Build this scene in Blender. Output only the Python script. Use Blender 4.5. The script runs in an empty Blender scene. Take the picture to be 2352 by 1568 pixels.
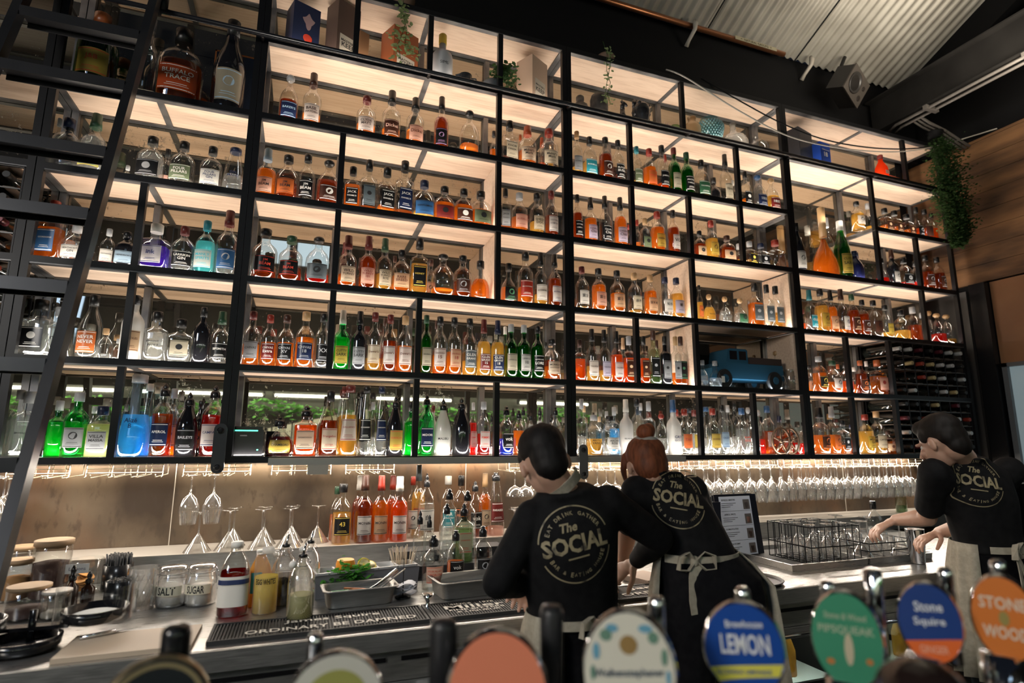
import bpy, bmesh, math, random
from mathutils import Vector, Matrix, noise
random.seed(7)
PI = math.pi
scene = bpy.context.scene
COL = scene.collection

# ------------------------------------------------------------------ camera
cam_data = bpy.data.cameras.new('camera')
cam = bpy.data.objects.new('camera', cam_data)
COL.objects.link(cam)
CAM = Vector((0.0, -2.889, 1.4836))
F_PX, PITCH, YAW, ROLL = 1303.3, 0.176, -0.353, -0.0046
R3 = Matrix.Rotation(YAW, 3, 'Z') @ Matrix.Rotation(PITCH, 3, 'X') @ Matrix.Rotation(ROLL, 3, 'Y')
cam.matrix_world = Matrix.Translation(CAM) @ (R3 @ Matrix.Rotation(PI / 2, 3, 'X')).to_4x4()
cam_data.sensor_width = 36.0
cam_data.lens = F_PX / 2352 * 36.0
cam_data.clip_start = 0.05
cam_data.dof.use_dof = True
cam_data.dof.focus_distance = 2.75
cam_data.dof.aperture_fstop = 1.9
scene.camera = cam

def ray(px, py):
    return R3 @ Vector(((px - 1176) / F_PX, 1.0, -(py - 784) / F_PX))
def at_y(px, py, y):
    d = ray(px, py); return CAM + d * ((y - CAM.y) / d.y)
def at_z(px, py, z):
    d = ray(px, py); return CAM + d * ((z - CAM.z) / d.z)
def at_x(px, py, x):
    d = ray(px, py); return CAM + d * ((x - CAM.x) / d.x)
def x_for(px, y, z):
    a = R3.col[0] - R3.col[1] * ((px - 1176) / F_PX); return -(a.y * (y - CAM.y) + a.z * (z - CAM.z)) / a.x + CAM.x
def z_for(py, x, y):
    a = R3.col[2] + R3.col[1] * ((py - 784) / F_PX); return -(a.x * (x - CAM.x) + a.y * (y - CAM.y)) / a.z + CAM.z
def depth_of(p): return (Vector(p) - CAM).dot(R3.col[1])
def at_d(px, py, d):
    return CAM + ray(px, py) * d

# ------------------------------------------------------------------ world, light, exposure
world = bpy.data.worlds.new('room_air'); scene.world = world; world.use_nodes = True
world.node_tree.nodes['Background'].inputs[0].default_value = (0.55, 0.68, 1.0, 1)
world.node_tree.nodes['Background'].inputs[1].default_value = 0.012
scene.view_settings.view_transform = 'Standard'
scene.view_settings.look = 'None'
scene.view_settings.gamma = 1.0
scene.view_settings.exposure = 0.0
scene.view_settings.use_curve_mapping = False
cy = scene.cycles
cy.max_bounces = 7; cy.diffuse_bounces = 3; cy.glossy_bounces = 3; cy.transmission_bounces = 4
cy.transparent_max_bounces = 28
cy.caustics_reflective = False; cy.caustics_refractive = False
cy.sample_clamp_indirect = 4.0
cy.use_adaptive_sampling = True; cy.adaptive_threshold = 0.03
cy.use_denoising = True
try: cy.denoiser = 'OPENIMAGEDENOISE'
except Exception: pass

def area(name, loc, direction, sx, sy, power, color, spread=PI):
    l = bpy.data.lights.new(name, 'AREA'); l.shape = 'RECTANGLE'; l.size = sx; l.size_y = sy
    l.energy = power; l.color = color; l.spread = spread
    o = bpy.data.objects.new(name, l); COL.objects.link(o); o.location = loc
    o.rotation_euler = Vector(direction).to_track_quat('-Z', 'Y').to_euler()
    return o

ZR = [1.40, 1.822, 2.249, 2.676, 3.103, 3.534, 3.934]      # shelf heights
PX = [-1.159, -0.312, 1.422, 3.170, 4.871]                 # main posts
DEPTH = 0.30
WARM = (1.0, 0.89, 0.78); NEUT = (1.0, 0.93, 0.86)
UNIT = dict(A=(-1.14, -0.36), B=(-0.28, 1.38), C=(1.46, 3.13), D=(3.21, 4.84))
for u, (xa, xb) in UNIT.items():
    for k in range(6):
        if u == 'D' and k < 2: x2 = 4.0
        else: x2 = xb
        pw = [5.2, 4.6, 4.6, 4.6, 4.6, 2.6][k] * (x2 - xa)
        if u == 'C' and k == 1: x2 = 2.36; pw = 4.2
        if u == 'A' and k in (4, 5): continue
        area('shelf_led_light', ((xa + x2) / 2, 0.258, ZR[k] + 0.020), (0, -0.35, 1), x2 - xa, 0.014, pw * 0.80, NEUT if k < 2 else WARM)
        area('shelf_led_light', ((xa + x2) / 2, 0.040, ZR[k] + 0.020), (0, 0.35, 1), x2 - xa, 0.010, pw * 0.42, NEUT if k < 2 else WARM)
area('shelf_led_light', (-1.9, 0.258, ZR[5] + 0.02), (0, -0.35, 1), 1.3, 0.014, 5, WARM)
# light strip under the lowest shelf, over the back counter
for xa, xb, p in [(-1.5, -0.3, 6), (-0.3, 1.4, 9), (1.4, 3.15, 14), (3.2, 4.5, 10)]:
    area('under_shelf_strip_light', ((xa + xb) / 2, 0.285, 1.378), (0, -0.05, -1), xb - xa, 0.015, p * 0.6, (1.0, 0.87, 0.72))
    area('under_shelf_strip_light', ((xa + xb) / 2, 0.035, 1.378), (0, -0.40, -1), xb - xa, 0.015, p * 1.5, (1.0, 0.88, 0.75))
area('shelf_led_light', (2.72, 0.045, ZR[1] + 0.02), (0, 0.4, 1), 0.55, 0.012, 0.9, (0.8, 0.9, 1.0))
# cool daylight from the street windows behind and to the left of the camera
area('street_window_light', (-3.6, -5.2, 3.0), (0.62, 1.0, -0.42), 1.6, 1.4, 22, (0.45, 0.66, 1.0))
area('room_fill_light', (-3.5, -3.9, 2.9), (4.2, 1.7, -1.5), 1.0, 0.8, 95, (1.0, 0.91, 0.80))  # added fill for the tap badges, kept out of the mirrors
# added fill lights so the ivy and bunting show in the mirrors
for x_ in (-2.6, -0.4, 1.8, 3.8):
    area('planter_fill_light', (x_, -4.25, 2.45), (0, -1, -0.9), 1.5, 0.10, 34, (0.92, 1.0, 0.84))
# lamp standing on the beam, shining up on the roof sheets
area('roof_uplight', (3.9, -0.9, 3.9), (0.1, 0.35, 1.0), 1.2, 0.3, 22, (1.0, 0.88, 0.72))

# ------------------------------------------------------------------ materials
MATS = {}
def mat(name, col=(0.8, 0.8, 0.8), rough=0.5, metal=0.0, emis=None, estr=0.0, spec=0.5, coat=0.0):
    if name in MATS: return MATS[name]
    m = bpy.data.materials.new(name); m.use_nodes = True
    b = m.node_tree.nodes['Principled BSDF']
    b.inputs['Base Color'].default_value = (*col, 1); b.inputs['Roughness'].default_value = rough
    b.inputs['Metallic'].default_value = metal; b.inputs['Specular IOR Level'].default_value = spec
    b.inputs['Coat Weight'].default_value = coat
    if emis: b.inputs['Emission Color'].default_value = (*emis, 1); b.inputs['Emission Strength'].default_value = estr
    MATS[name] = m; return m

def noise_mat(name, c1, c2, scale=5.0, rough=0.5, metal=0.0, stretch=(1, 1, 1), detail=6.0, lo=0.35, hi=0.65, bump=0.0, r2=None, spec=0.5, coord='Object'):
    if name in MATS: return MATS[name]
    m = mat(name, c1, rough, metal, spec=spec); nt = m.node_tree; N = nt.nodes; L = nt.links
    b = N['Principled BSDF']; tc = N.new('ShaderNodeTexCoord'); mp = N.new('ShaderNodeMapping')
    mp.inputs['Scale'].default_value = stretch
    nz = N.new('ShaderNodeTexNoise'); nz.inputs['Scale'].default_value = scale; nz.inputs['Detail'].default_value = detail
    mr = N.new('ShaderNodeMapRange'); mr.inputs['From Min'].default_value = lo; mr.inputs['From Max'].default_value = hi
    mx = N.new('ShaderNodeMix'); mx.data_type = 'RGBA'
    mx.inputs['A'].default_value = (*c1, 1); mx.inputs['B'].default_value = (*c2, 1)
    L.new(tc.outputs[coord], mp.inputs[0]); L.new(mp.outputs[0], nz.inputs['Vector']); L.new(nz.outputs['Fac'], mr.inputs['Value'])
    L.new(mr.outputs[0], mx.inputs['Factor']); L.new(mx.outputs['Result'], b.inputs['Base Color'])
    if r2 is not None:
        m2 = N.new('ShaderNodeMapRange'); m2.inputs['To Min'].default_value = rough; m2.inputs['To Max'].default_value = r2
        L.new(mr.outputs[0], m2.inputs['Value']); L.new(m2.outputs[0], b.inputs['Roughness'])
    if bump:
        bp = N.new('ShaderNodeBump'); bp.inputs['Strength'].default_value = bump; bp.inputs['Distance'].default_value = 0.004
        L.new(nz.outputs['Fac'], bp.inputs['Height']); L.new(bp.outputs[0], b.inputs['Normal'])
    return m

def shader_mix(name, parts):
    """parts: list of (kind, color, weight, rough) mixed one after another"""
    if name in MATS: return MATS[name]
    m = bpy.data.materials.new(name); m.use_nodes = True; nt = m.node_tree; N = nt.nodes; L = nt.links
    N.clear(); out = N.new('ShaderNodeOutputMaterial'); prev = None
    for kind, col, w, ro in parts:
        s = N.new({'T': 'ShaderNodeBsdfTransparent', 'D': 'ShaderNodeBsdfDiffuse', 'L': 'ShaderNodeBsdfTranslucent', 'G': 'ShaderNodeBsdfGlossy', 'F': 'ShaderNodeBsdfGlossy', 'E': 'ShaderNodeBsdfGlossy'}[kind])
        s.inputs['Color'].default_value = (*col, 1)
        if kind in 'GFE': s.inputs['Roughness'].default_value = ro
        if prev is None: prev = s.outputs[0]; continue
        mx = N.new('ShaderNodeMixShader'); mx.inputs[0].default_value = w
        if kind in 'FE':
            lw = N.new('ShaderNodeLayerWeight'); lw.inputs['Blend'].default_value = 0.35 if kind == 'F' else 0.62
            mm = N.new('ShaderNodeMath'); mm.operation = 'MULTIPLY_ADD'; mm.inputs[1].default_value = w; mm.inputs[2].default_value = 0.03
            L.new(lw.outputs['Facing'], mm.inputs[0]); L.new(mm.outputs[0], mx.inputs[0])
        L.new(prev, mx.inputs[1]); L.new(s.outputs[0], mx.inputs[2]); prev = mx.outputs[0]
    L.new(prev, out.inputs['Surface']); MATS[name] = m; return m

steel_black = mat('black_powder_coated_steel', (0.006, 0.006, 0.007), 0.42, 0.0, spec=0.3)
steel_raw = noise_mat('raw_mill_steel', (0.10, 0.10, 0.105), (0.20, 0.195, 0.19), 9, 0.38, 0.75, (1, 1, 1), r2=0.5)
wood_light = noise_mat('pale_oak_board', (0.80, 0.605, 0.45), (0.64, 0.44, 0.30), 5.0, 0.55, 0, (1.2, 14, 14), lo=0.45, hi=0.8)
wood_wall = noise_mat('rough_wall_planks', (0.035, 0.016, 0.007), (0.27, 0.13, 0.05), 3.0, 0.7, 0, (1, 0.45, 2.2), lo=0.36, hi=0.66, bump=0.6)
inox = noise_mat('brushed_stainless_steel', (0.52, 0.51, 0.49), (0.60, 0.59, 0.57), 8, 0.26, 0.9, (2, 30, 30), r2=0.36)
inox_dark = noise_mat('worn_stainless_steel', (0.34, 0.34, 0.32), (0.42, 0.41, 0.39), 8, 0.35, 0.8, (2, 30, 30), r2=0.45)
def tile_material():
    m = noise_mat('rusty_stone_tile', (0.040, 0.025, 0.014), (0.175, 0.130, 0.085), 2.3, 0.5, 0, (1, 1, 0.7), detail=13, lo=0.38, hi=0.64, r2=0.38)
    nt = m.node_tree; N = nt.nodes; L = nt.links; b = N['Principled BSDF']; base = b.inputs['Base Color'].links[0].from_socket
    tc = N.new('ShaderNodeTexCoord'); mp = N.new('ShaderNodeMapping'); mp.inputs['Scale'].default_value = (1, 1, 0.45); mp.inputs['Location'].default_value = (3.1, 0, 1.7)
    prev = base
    for sc_, lo, hi, col, amt in ((1.7, .52, .68, (0.16, 0.070, 0.028), .75), (34.0, .56, .70, (0.045, 0.03, 0.02), .6)):
        nz = N.new('ShaderNodeTexNoise'); nz.inputs['Scale'].default_value = sc_; nz.inputs['Detail'].default_value = 7
        mr = N.new('ShaderNodeMapRange'); mr.inputs['From Min'].default_value = lo; mr.inputs['From Max'].default_value = hi; mr.inputs['To Max'].default_value = amt
        mx = N.new('ShaderNodeMix'); mx.data_type = 'RGBA'; mx.inputs['B'].default_value = (*col, 1)
        L.new(tc.outputs['Object'], mp.inputs[0]); L.new(mp.outputs[0], nz.inputs['Vector']); L.new(nz.outputs['Fac'], mr.inputs['Value']); L.new(mr.outputs[0], mx.inputs['Factor']); L.new(prev, mx.inputs['A']); prev = mx.outputs['Result']
    L.new(prev, b.inputs['Base Color']); return m
wall_tile = tile_material()
black_matte = mat('black_painted_steel', (0.0045, 0.0045, 0.005), 0.7, spec=0.15)
black_gloss = mat('black_plastic', (0.012, 0.012, 0.013), 0.22)
chrome = mat('polished_chrome', (0.75, 0.76, 0.78), 0.09, 1.0)
rubber = mat('black_rubber', (0.018, 0.018, 0.018), 0.62)
white_rub = mat('cream_print', (0.75, 0.70, 0.60), 0.55)
brasswire = mat('pale_brass_wire', (0.80, 0.72, 0.55), 0.3, 0.8)
copper = mat('copper_pipe', (0.36, 0.15, 0.07), 0.35, 0.9)
roof_sheet = noise_mat('galvanised_roof_sheet', (0.30, 0.28, 0.24), (0.42, 0.40, 0.35), 4, 0.5, 0.35, (1, 1, 1), lo=0.3, hi=0.7)

def mirror_material():
    m = mat('aged_mirror', (0.40, 0.38, 0.34), 0.06, 1.0); nt = m.node_tree; N = nt.nodes; L = nt.links; b = N['Principled BSDF']
    tc = N.new('ShaderNodeTexCoord')
    n1 = N.new('ShaderNodeTexNoise'); n1.inputs['Scale'].default_value = 55; n1.inputs['Detail'].default_value = 8; n1.inputs['Roughness'].default_value = 0.7
    n2 = N.new('ShaderNodeTexNoise'); n2.inputs['Scale'].default_value = 2.2; n2.inputs['Detail'].default_value = 4
    ad = N.new('ShaderNodeMath'); ad.operation = 'MULTIPLY_ADD'; ad.inputs[1].default_value = 0.55
    r1 = N.new('ShaderNodeMapRange'); r1.inputs['From Min'].default_value = 0.90; r1.inputs['From Max'].default_value = 1.02
    L.new(tc.outputs['Object'], n1.inputs['Vector']); L.new(tc.outputs['Object'], n2.inputs['Vector'])
    L.new(n2.outputs['Fac'], ad.inputs[0]); L.new(n1.outputs['Fac'], ad.inputs[2]); L.new(ad.outputs[0], r1.inputs['Value'])
    mx = N.new('ShaderNodeMix'); mx.data_type = 'RGBA'; mx.inputs['A'].default_value = (0.41, 0.37, 0.30, 1); mx.inputs['B'].default_value = (0.13, 0.085, 0.045, 1)
    L.new(r1.outputs[0], mx.inputs['Factor']); L.new(mx.outputs['Result'], b.inputs['Base Color'])
    r2 = N.new('ShaderNodeMapRange'); r2.inputs['To Min'].default_value = 0.015; r2.inputs['To Max'].default_value = 0.5
    L.new(r1.outputs[0], r2.inputs['Value']); L.new(r2.outputs[0], b.inputs['Roughness'])
    r3 = N.new('ShaderNodeMapRange'); r3.inputs['To Min'].default_value = 0.96; r3.inputs['To Max'].default_value = 0.2
    L.new(r1.outputs[0], r3.inputs['Value']); L.new(r3.outputs[0], b.inputs['Metallic'])
    return m
mirror = mirror_material()
glass_clear = shader_mix('clear_glass', [('T', (0.95, 0.96, 0.95), 1, 0), ('F', (1, 1, 1), 0.55, 0.04)])
stem_glass = shader_mix('stemware_glass', [('T', (0.94, 0.94, 0.93), 1, 0), ('L', (1, 1, 1), 0.08, 0), ('E', (1, 1, 1), 0.9, 0.05)])

# ------------------------------------------------------------------ mesh helpers
class MB:
    def __init__(s): s.v = []; s.f = []; s.m = []; s.smooth = []
    def add(s, verts, faces, mi=0, smooth=False):
        o = len(s.v); s.v += [tuple(v) for v in verts]
        for f in faces: s.f.append([i + o for i in f]); s.m.append(mi); s.smooth.append(smooth)
    def box(s, x0, x1, y0, y1, z0, z1, mi=0, M=None):
        vs = [Vector(p) for p in [(x0, y0, z0), (x1, y0, z0), (x1, y1, z0), (x0, y1, z0), (x0, y0, z1), (x1, y0, z1), (x1, y1, z1), (x0, y1, z1)]]
        if M: vs = [M @ v for v in vs]
        s.add(vs, [(0, 3, 2, 1), (4, 5, 6, 7), (0, 1, 5, 4), (1, 2, 6, 5), (2, 3, 7, 6), (3, 0, 4, 7)], mi)
    def lathe(s, prof, n=18, M=None, mi=0, sec=None, cap0=True, cap1=True, sy=1.0, smooth=True):
        vs = []; fs = []
        for (r, z) in prof:
            for i in range(n):
                a = 2 * PI * i / n; q = sec(a) if sec else 1.0
                p = Vector((r * q * math.sin(a), -r * q * math.cos(a) * sy, z))
                vs.append(M @ p if M else p)
        for j in range(len(prof) - 1):
            for i in range(n):
                a = j * n + i; b = j * n + (i + 1) % n
                fs.append((a, b, b + n, a + n))
        s.add(vs, fs, mi, smooth)
        o = len(s.v) - len(vs)
        if cap0: s.f.append([o + i for i in range(n)][::-1]); s.m.append(mi); s.smooth.append(False)
        if cap1: s.f.append([o + (len(prof) - 1) * n + i for i in range(n)]); s.m.append(mi); s.smooth.append(False)
    def tube(s, pts, r, n=8, mi=0, closed=False, cap=True):
        pts = [Vector(p) for p in pts]; rs = r if isinstance(r, (list, tuple)) else [r] * len(pts)
        rings = []; prev = None
        for i, p in enumerate(pts):
            if closed: t = pts[(i + 1) % len(pts)] - pts[i - 1]
            else: t = (pts[min(i + 1, len(pts) - 1)] - pts[max(i - 1, 0)])
            t = t.normalized() if t.length > 1e-9 else Vector((0, 0, 1))
            if prev is None: u = t.orthogonal().normalized()
            else:
                u = prev - t * prev.dot(t); u = u.normalized() if u.length > 1e-6 else t.orthogonal().normalized()
            prev = u; w = t.cross(u)
            rings.append([p + (u * math.cos(2 * PI * k / n) + w * math.sin(2 * PI * k / n)) * rs[i] for k in range(n)])
        vs = [v for rg in rings for v in rg]; fs = []; m = len(rings)
        for j in range(m if closed else m - 1):
            for k in range(n):
                a = j * n + k; b = j * n + (k + 1) % n; j2 = (j + 1) % m
                fs.append((a, b, j2 * n + (k + 1) % n, j2 * n + k))
        if not closed and cap: fs.append(tuple(range(n))[::-1]); fs.append(tuple((m - 1) * n + k for k in range(n)))
        s.add(vs, fs, mi, True)
    def ball(s, c, rx, ry=None, rz=None, n=14, m=9, mi=0, M=None):
        ry = ry or rx; rz = rz or rx; vs = []; fs = []
        c = Vector(c)
        for j in range(m + 1):
            t = PI * j / m
            for i in range(n):
                a = 2 * PI * i / n
                p = Vector((rx * math.sin(t) * math.cos(a), ry * math.sin(t) * math.sin(a), rz * math.cos(t)))
                if M: p = M @ p
                vs.append(p + c)
        for j in range(m):
            for i in range(n):
                a = j * n + i; b = j * n + (i + 1) % n
                fs.append((a, a + n, b + n, b))
        s.add(vs, fs, mi, True)
    def mesh(s, name, mats):
        me = bpy.data.meshes.new(name); me.from_pydata(s.v, [], s.f)
        for m in (mats if isinstance(mats, (list, tuple)) else [mats]): me.materials.append(m)
        me.polygons.foreach_set('material_index', s.m); me.polygons.foreach_set('use_smooth', s.smooth)
        me.update(); return me
    def build(s, name, mats, parent=None, loc=None, rot=None):
        return link(name, s.mesh(name, mats), parent, loc, rot)

def link(name, me, parent=None, loc=None, rot=None):
    o = bpy.data.objects.new(name, me); COL.objects.link(o)
    if parent: o.parent = parent
    if loc is not None: o.location = loc
    if rot is not None: o.rotation_euler = rot
    return o
def tag(o, label, cat, group=None, kind=None):
    o['label'] = label; o['category'] = cat
    if group: o['group'] = group
    if kind: o['kind'] = kind
    return o
def thing(name, label, cat, loc=(0, 0, 0), rz=0.0, group=None, rot=None):
    o = bpy.data.objects.new(name, None); COL.objects.link(o); o.location = loc
    o.rotation_euler = rot if rot else (0, 0, rz); o.empty_display_size = 0.05
    return tag(o, label, cat, group)
def struct(name, mb, m, label=None):
    o = mb.build(name, m); o['kind'] = 'structure'
    if label: o['label'] = label
    return o

TEXTS = {}
def text_geo(s, bold=0.0, space=1.0):
    key = (s, bold, space)
    if key in TEXTS: return TEXTS[key]
    cu = bpy.data.curves.new('t', 'FONT'); cu.body = s; cu.size = 1.0; cu.align_x = 'CENTER'; cu.align_y = 'CENTER'
    cu.resolution_u = 2; cu.offset = bold; cu.space_character = space
    cu.space_line = 0.95
    ob = bpy.data.objects.new('t', cu); me = bpy.data.meshes.new_from_object(ob)
    vs = [v.co.copy() for v in me.vertices]; fs = [tuple(p.vertices) for p in me.polygons]
    bpy.data.objects.remove(ob); bpy.data.meshes.remove(me); bpy.data.curves.remove(cu)
    if vs:
        x0 = min(v.x for v in vs); x1 = max(v.x for v in vs); y0 = min(v.y for v in vs); y1 = max(v.y for v in vs)
        vs = [Vector((v.x - (x0 + x1) / 2, v.y - (y0 + y1) / 2, 0)) for v in vs]; w = x1 - x0; h = y1 - y0
    else: w = h = 1
    TEXTS[key] = (vs, fs, w, h); return TEXTS[key]
def put_text(mb, s, width, height, fn, mi=1, bold=0.0, keep=True, space=1.0):
    """text scaled into width x height; fn maps (x, y) to a 3-D point"""
    vs, fs, w, h = text_geo(s, bold, space)
    if not vs: return
    sx = width / w; sy = height / h
    if keep: sx = sy = min(sx, sy)
    mb.add([fn(v.x * sx, v.y * sy) for v in vs], fs, mi)
ORD = ['first', 'second', 'third', 'fourth', 'fifth', 'sixth', 'seventh', 'eighth', 'ninth', 'tenth', 'eleventh', 'twelfth'] + ['thirteenth', 'fourteenth', 'fifteenth', 'sixteenth', 'seventeenth', 'eighteenth', 'nineteenth', 'twentieth', 'twenty-first', 'twenty-second', 'twenty-third', 'twenty-fourth', 'twenty-fifth', 'twenty-sixth', 'twenty-seventh', 'twenty-eighth', 'twenty-ninth', 'thirtieth']

# ------------------------------------------------------------------ setting
mb = MB(); mb.box(-6, 8, -7, 3, -0.02, 0.0); struct('floor', mb, noise_mat('dark_floor', (0.03, 0.03, 0.03), (0.05, 0.045, 0.04), 3, 0.5))
# lower back wall of large rusty tiles, with narrow joints
mb = MB(); mb.box(-3.2, 5.04, DEPTH + 0.012, DEPTH + 0.10, 0, 1.385)
struct('wall_back', mb, wall_tile)
mb = MB()
for x in (-2.0, -0.55, 0.9, 2.35, 3.8): mb.box(x, x + 0.004, DEPTH + 0.009, DEPTH + 0.0115, 0.998, 1.384)
struct('trim_1', mb, mat('tile_joint', (0.55, 0.50, 0.42), 0.8))
mb = MB(); mb.box(-3.2, 4.872, DEPTH + 0.03, DEPTH + 0.12, 1.388, 3.93); mb.box(-3.2, 5.04, DEPTH - 0.02, DEPTH + 0.12, 3.96, 4.62)
struct('wall_upper', mb, black_matte)
# wood-clad side wall on the right, a recessed grey panel and frosted glass below it
mb = MB()
z = 2.765
while z < 3.95:
    z2 = min(z + 0.145, 3.95); mb.box(5.05, 5.075 + 0.006 * ((z * 97) % 2), -2.6, 1.3, z, z2 - 0.003); z = z2
struct('wall_right', mb, wood_wall)
mb = MB(); mb.box(5.09, 5.2, -3.4, 1.4, 0, 5.6); mb.box(3.0, 5.2, 1.3, 1.4, 0, 5.0); struct('wall_right_core', mb, black_matte)
mb = MB(); mb.box(5.055, 5.085, 0.06, 1.3, 1.0, 2.72); struct('wall_right_panel', mb, mat('dark_grey_panel', (0.05, 0.046, 0.042), 0.5))
mb = MB(); mb.box(4.99, 5.06, -0.115, 0.0, 0, 2.75); struct('trim_2', mb, steel_black)
mb = MB(); mb.box(5.05, 5.085, -2.6, -0.12, 2.10, 2.75); struct('wall_right_upper_panel', mb, noise_mat('rust_brown_panel', (0.22, 0.10, 0.045), (0.30, 0.15, 0.07), 1.5, 0.4))
mb = MB(); mb.box(5.06, 5.08, -1.9, -0.16, 1.24, 2.07)
o = struct('window_1', mb, mat('frosted_window_glass', (0.34, 0.42, 0.44), 0.3, emis=(0.35, 0.46, 0.50), estr=0.28))
mb = MB(); mb.box(5.03, 5.09, -1.95, -0.13, 2.07, 2.10); mb.box(5.03, 5.09, -1.95, -0.13, 1.21, 1.24); mb.box(5.03, 5.09, -0.165, -0.13, 1.2, 2.1)
struct('trim_3', mb, mat('grey_window_frame', (0.12, 0.13, 0.14), 0.4))
# far side of the room (behind the camera): it is what the mirrors and chrome reflect
mb = MB(); mb.box(-6, 8, -7.1, -7.0, 0, 5.5); mb.box(-6.1, -6, -7, 3, 0, 5.5); mb.box(7.9, 8, -7, 3, 0, 5.5)
struct('wall_front', mb, mat('dark_room_wall', (0.045, 0.04, 0.035), 0.8))
mb = MB(); mb.box(-0.95, -0.38, -6.99, -6.97, 4.58, 5.08); mb.box(-0.25, 0.45, -6.99, -6.97, 4.58, 5.08)
struct('window_2', mb, mat('daylit_window', (0.3, 0.4, 0.5), 0.2, emis=(0.55, 0.76, 1.0), estr=2.2))

# corrugated roof sheets rising towards the room
def roof_z(y): return 4.60 + 0.464 * (0.25 - y)
mb = MB(); x0, x1, n = 0.4, 4.86, 470; rows = 6
vs = []; fs = []
for j in range(rows + 1):
    y = 0.25 - 2.9 * j / rows
    for i in range(n + 1):
        x = x0 + (x1 - x0) * i / n
        vs.append((x, y, roof_z(y) + 0.011 * math.cos(2 * PI * x / 0.078)))
for j in range(rows):
    for i in range(n): a = j * (n + 1) + i; fs.append((a, a + 1, a + n + 2, a + n + 1))
mb.add(vs, fs, 0, True); struct('ceiling', mb, roof_sheet)
mb = MB()
for xx in (1.15, 2.72, 3.62):    # purlin joints between sheets
    mb.add([(xx, 0.25, roof_z(0.25) - 0.014), (xx + 0.012, 0.25, roof_z(0.25) - 0.014), (xx + 0.012, -2.6, roof_z(-2.6) - 0.014), (xx, -2.6, roof_z(-2.6) - 0.014)], [(0, 1, 2, 3)])
struct('trim_4', mb, black_matte)
mb = MB(); Mr = Matrix.Rotation(-math.atan(0.464), 4, 'X')
mb.box(4.84, 5.0, 0.25 - 3.3, 0.26, 0, 0.22, 0, Matrix.Translation((0, 0, roof_z(0.25) - 0.26)) @ Matrix.Translation((0, .25, 0)) @ Mr @ Matrix.Translation((0, -.25, 0)))
struct('trim_5', mb, black_matte)
mb = MB(); mb.box(4.86, 5.2, -0.9, 1.4, 4.62, 4.66); mb.box(4.6, 5.2, DEPTH, 1.4, 3.955, 3.99)
struct('ceiling_side', mb, black_matte)

# steel beam running out over the bar on the right, two conduits under it
mb = MB(); X = 4.44
mb.box(X, X + 0.012, -2.6, 0.24, 4.08, 4.36); mb.box(X - 0.06, X + 0.06, -2.6, 0.24, 4.07, 4.082); mb.box(X - 0.06, X + 0.06, -2.6, 0.24, 4.36, 4.372)
mb.build('roof_beam', noise_mat('dusty_steel_beam', (0.008, 0.0075, 0.007), (0.016, 0.015, 0.014), 3, 0.7, spec=.12))['kind'] = 'structure'
o = thing('conduit', 'two pale conduits clipped under the dark steel beam at upper right', 'pipe')
for dx in (-0.035, 0.035):
    m = MB(); m.tube([(X + dx, -2.6, 4.05), (X + dx, 0.02, 4.05), (X + dx + 0.03, 0.10, 4.04)], 0.012, 8); m.build('conduit_pipe', mat('pale_conduit', (0.10, 0.09, 0.08), 0.5), o)
for y in (-0.25, -0.9, -1.6):
    m = MB(); m.box(X - 0.07, X + 0.07, y, y + 0.03, 4.034, 4.068); m.build('clip', mat('pale_conduit', (0.10, 0.09, 0.08), 0.5), o)
o = thing('ceiling_cable_bundle', 'pale curved pipes bending down to the top of the wooden side wall', 'pipe')
for dx in (0, 0.03, 0.06):
    m = MB(); m.tube([(X + 0.06, -0.12 + dx, 4.06), (4.62, -0.10 + dx, 4.05), (4.80, -0.10 + dx, 4.02), (4.92, -0.11 + dx, 3.97), (5.02, -0.14 + dx, 3.90)], 0.011, 7); m.build('bent_pipe', mat('pale_conduit', (0.10, 0.09, 0.08), 0.5), o)

# gas pipe with its brackets and marker, speaker
o = thing('gas_pipe', 'long copper gas pipe running along the dark beam under the roof sheets', 'pipe')
m = MB(); m.tube([(-0.6, 0.19, 4.56), (3.45, 0.19, 4.56)], 0.021, 10); m.build('pipe', copper, o)
for px_, py_ in ((1598, 78), (1866, 160)):
    p = at_y(px_, py_, 0.16); m = MB(); m.tube([(p.x, 0.165, 4.59), (p.x, 0.155, 4.56), (p.x, 0.165, 4.52), (p.x - 0.008, 0.23, 4.47), (p.x - 0.01, 0.262, 4.44)], [0.012, 0.02, 0.016, 0.014, 0.018], 8)
    m.build('pipe_bracket', mat('pale_bracket', (0.42, 0.38, 0.32), 0.5), o)
m = MB(); pa = at_y(1690, 96, 0.165); pb = at_y(1785, 122, 0.165); m.box(pa.x, pb.x, 0.166, 0.168, 4.545, 4.575)
def on_front(x0, y0, z0): return lambda a, b: (x0 + a, y0, z0 + b)
put_text(m, '<  NATURAL GAS/LPG  >', (pb.x - pa.x) * 0.9, 0.02, on_front((pa.x + pb.x) / 2, 0.1655, 4.56), 1, bold=0.01)
m.build('marker_label', [mat('faded_yellow_label', (0.34, 0.30, 0.20), 0.5), black_matte], o)

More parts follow.
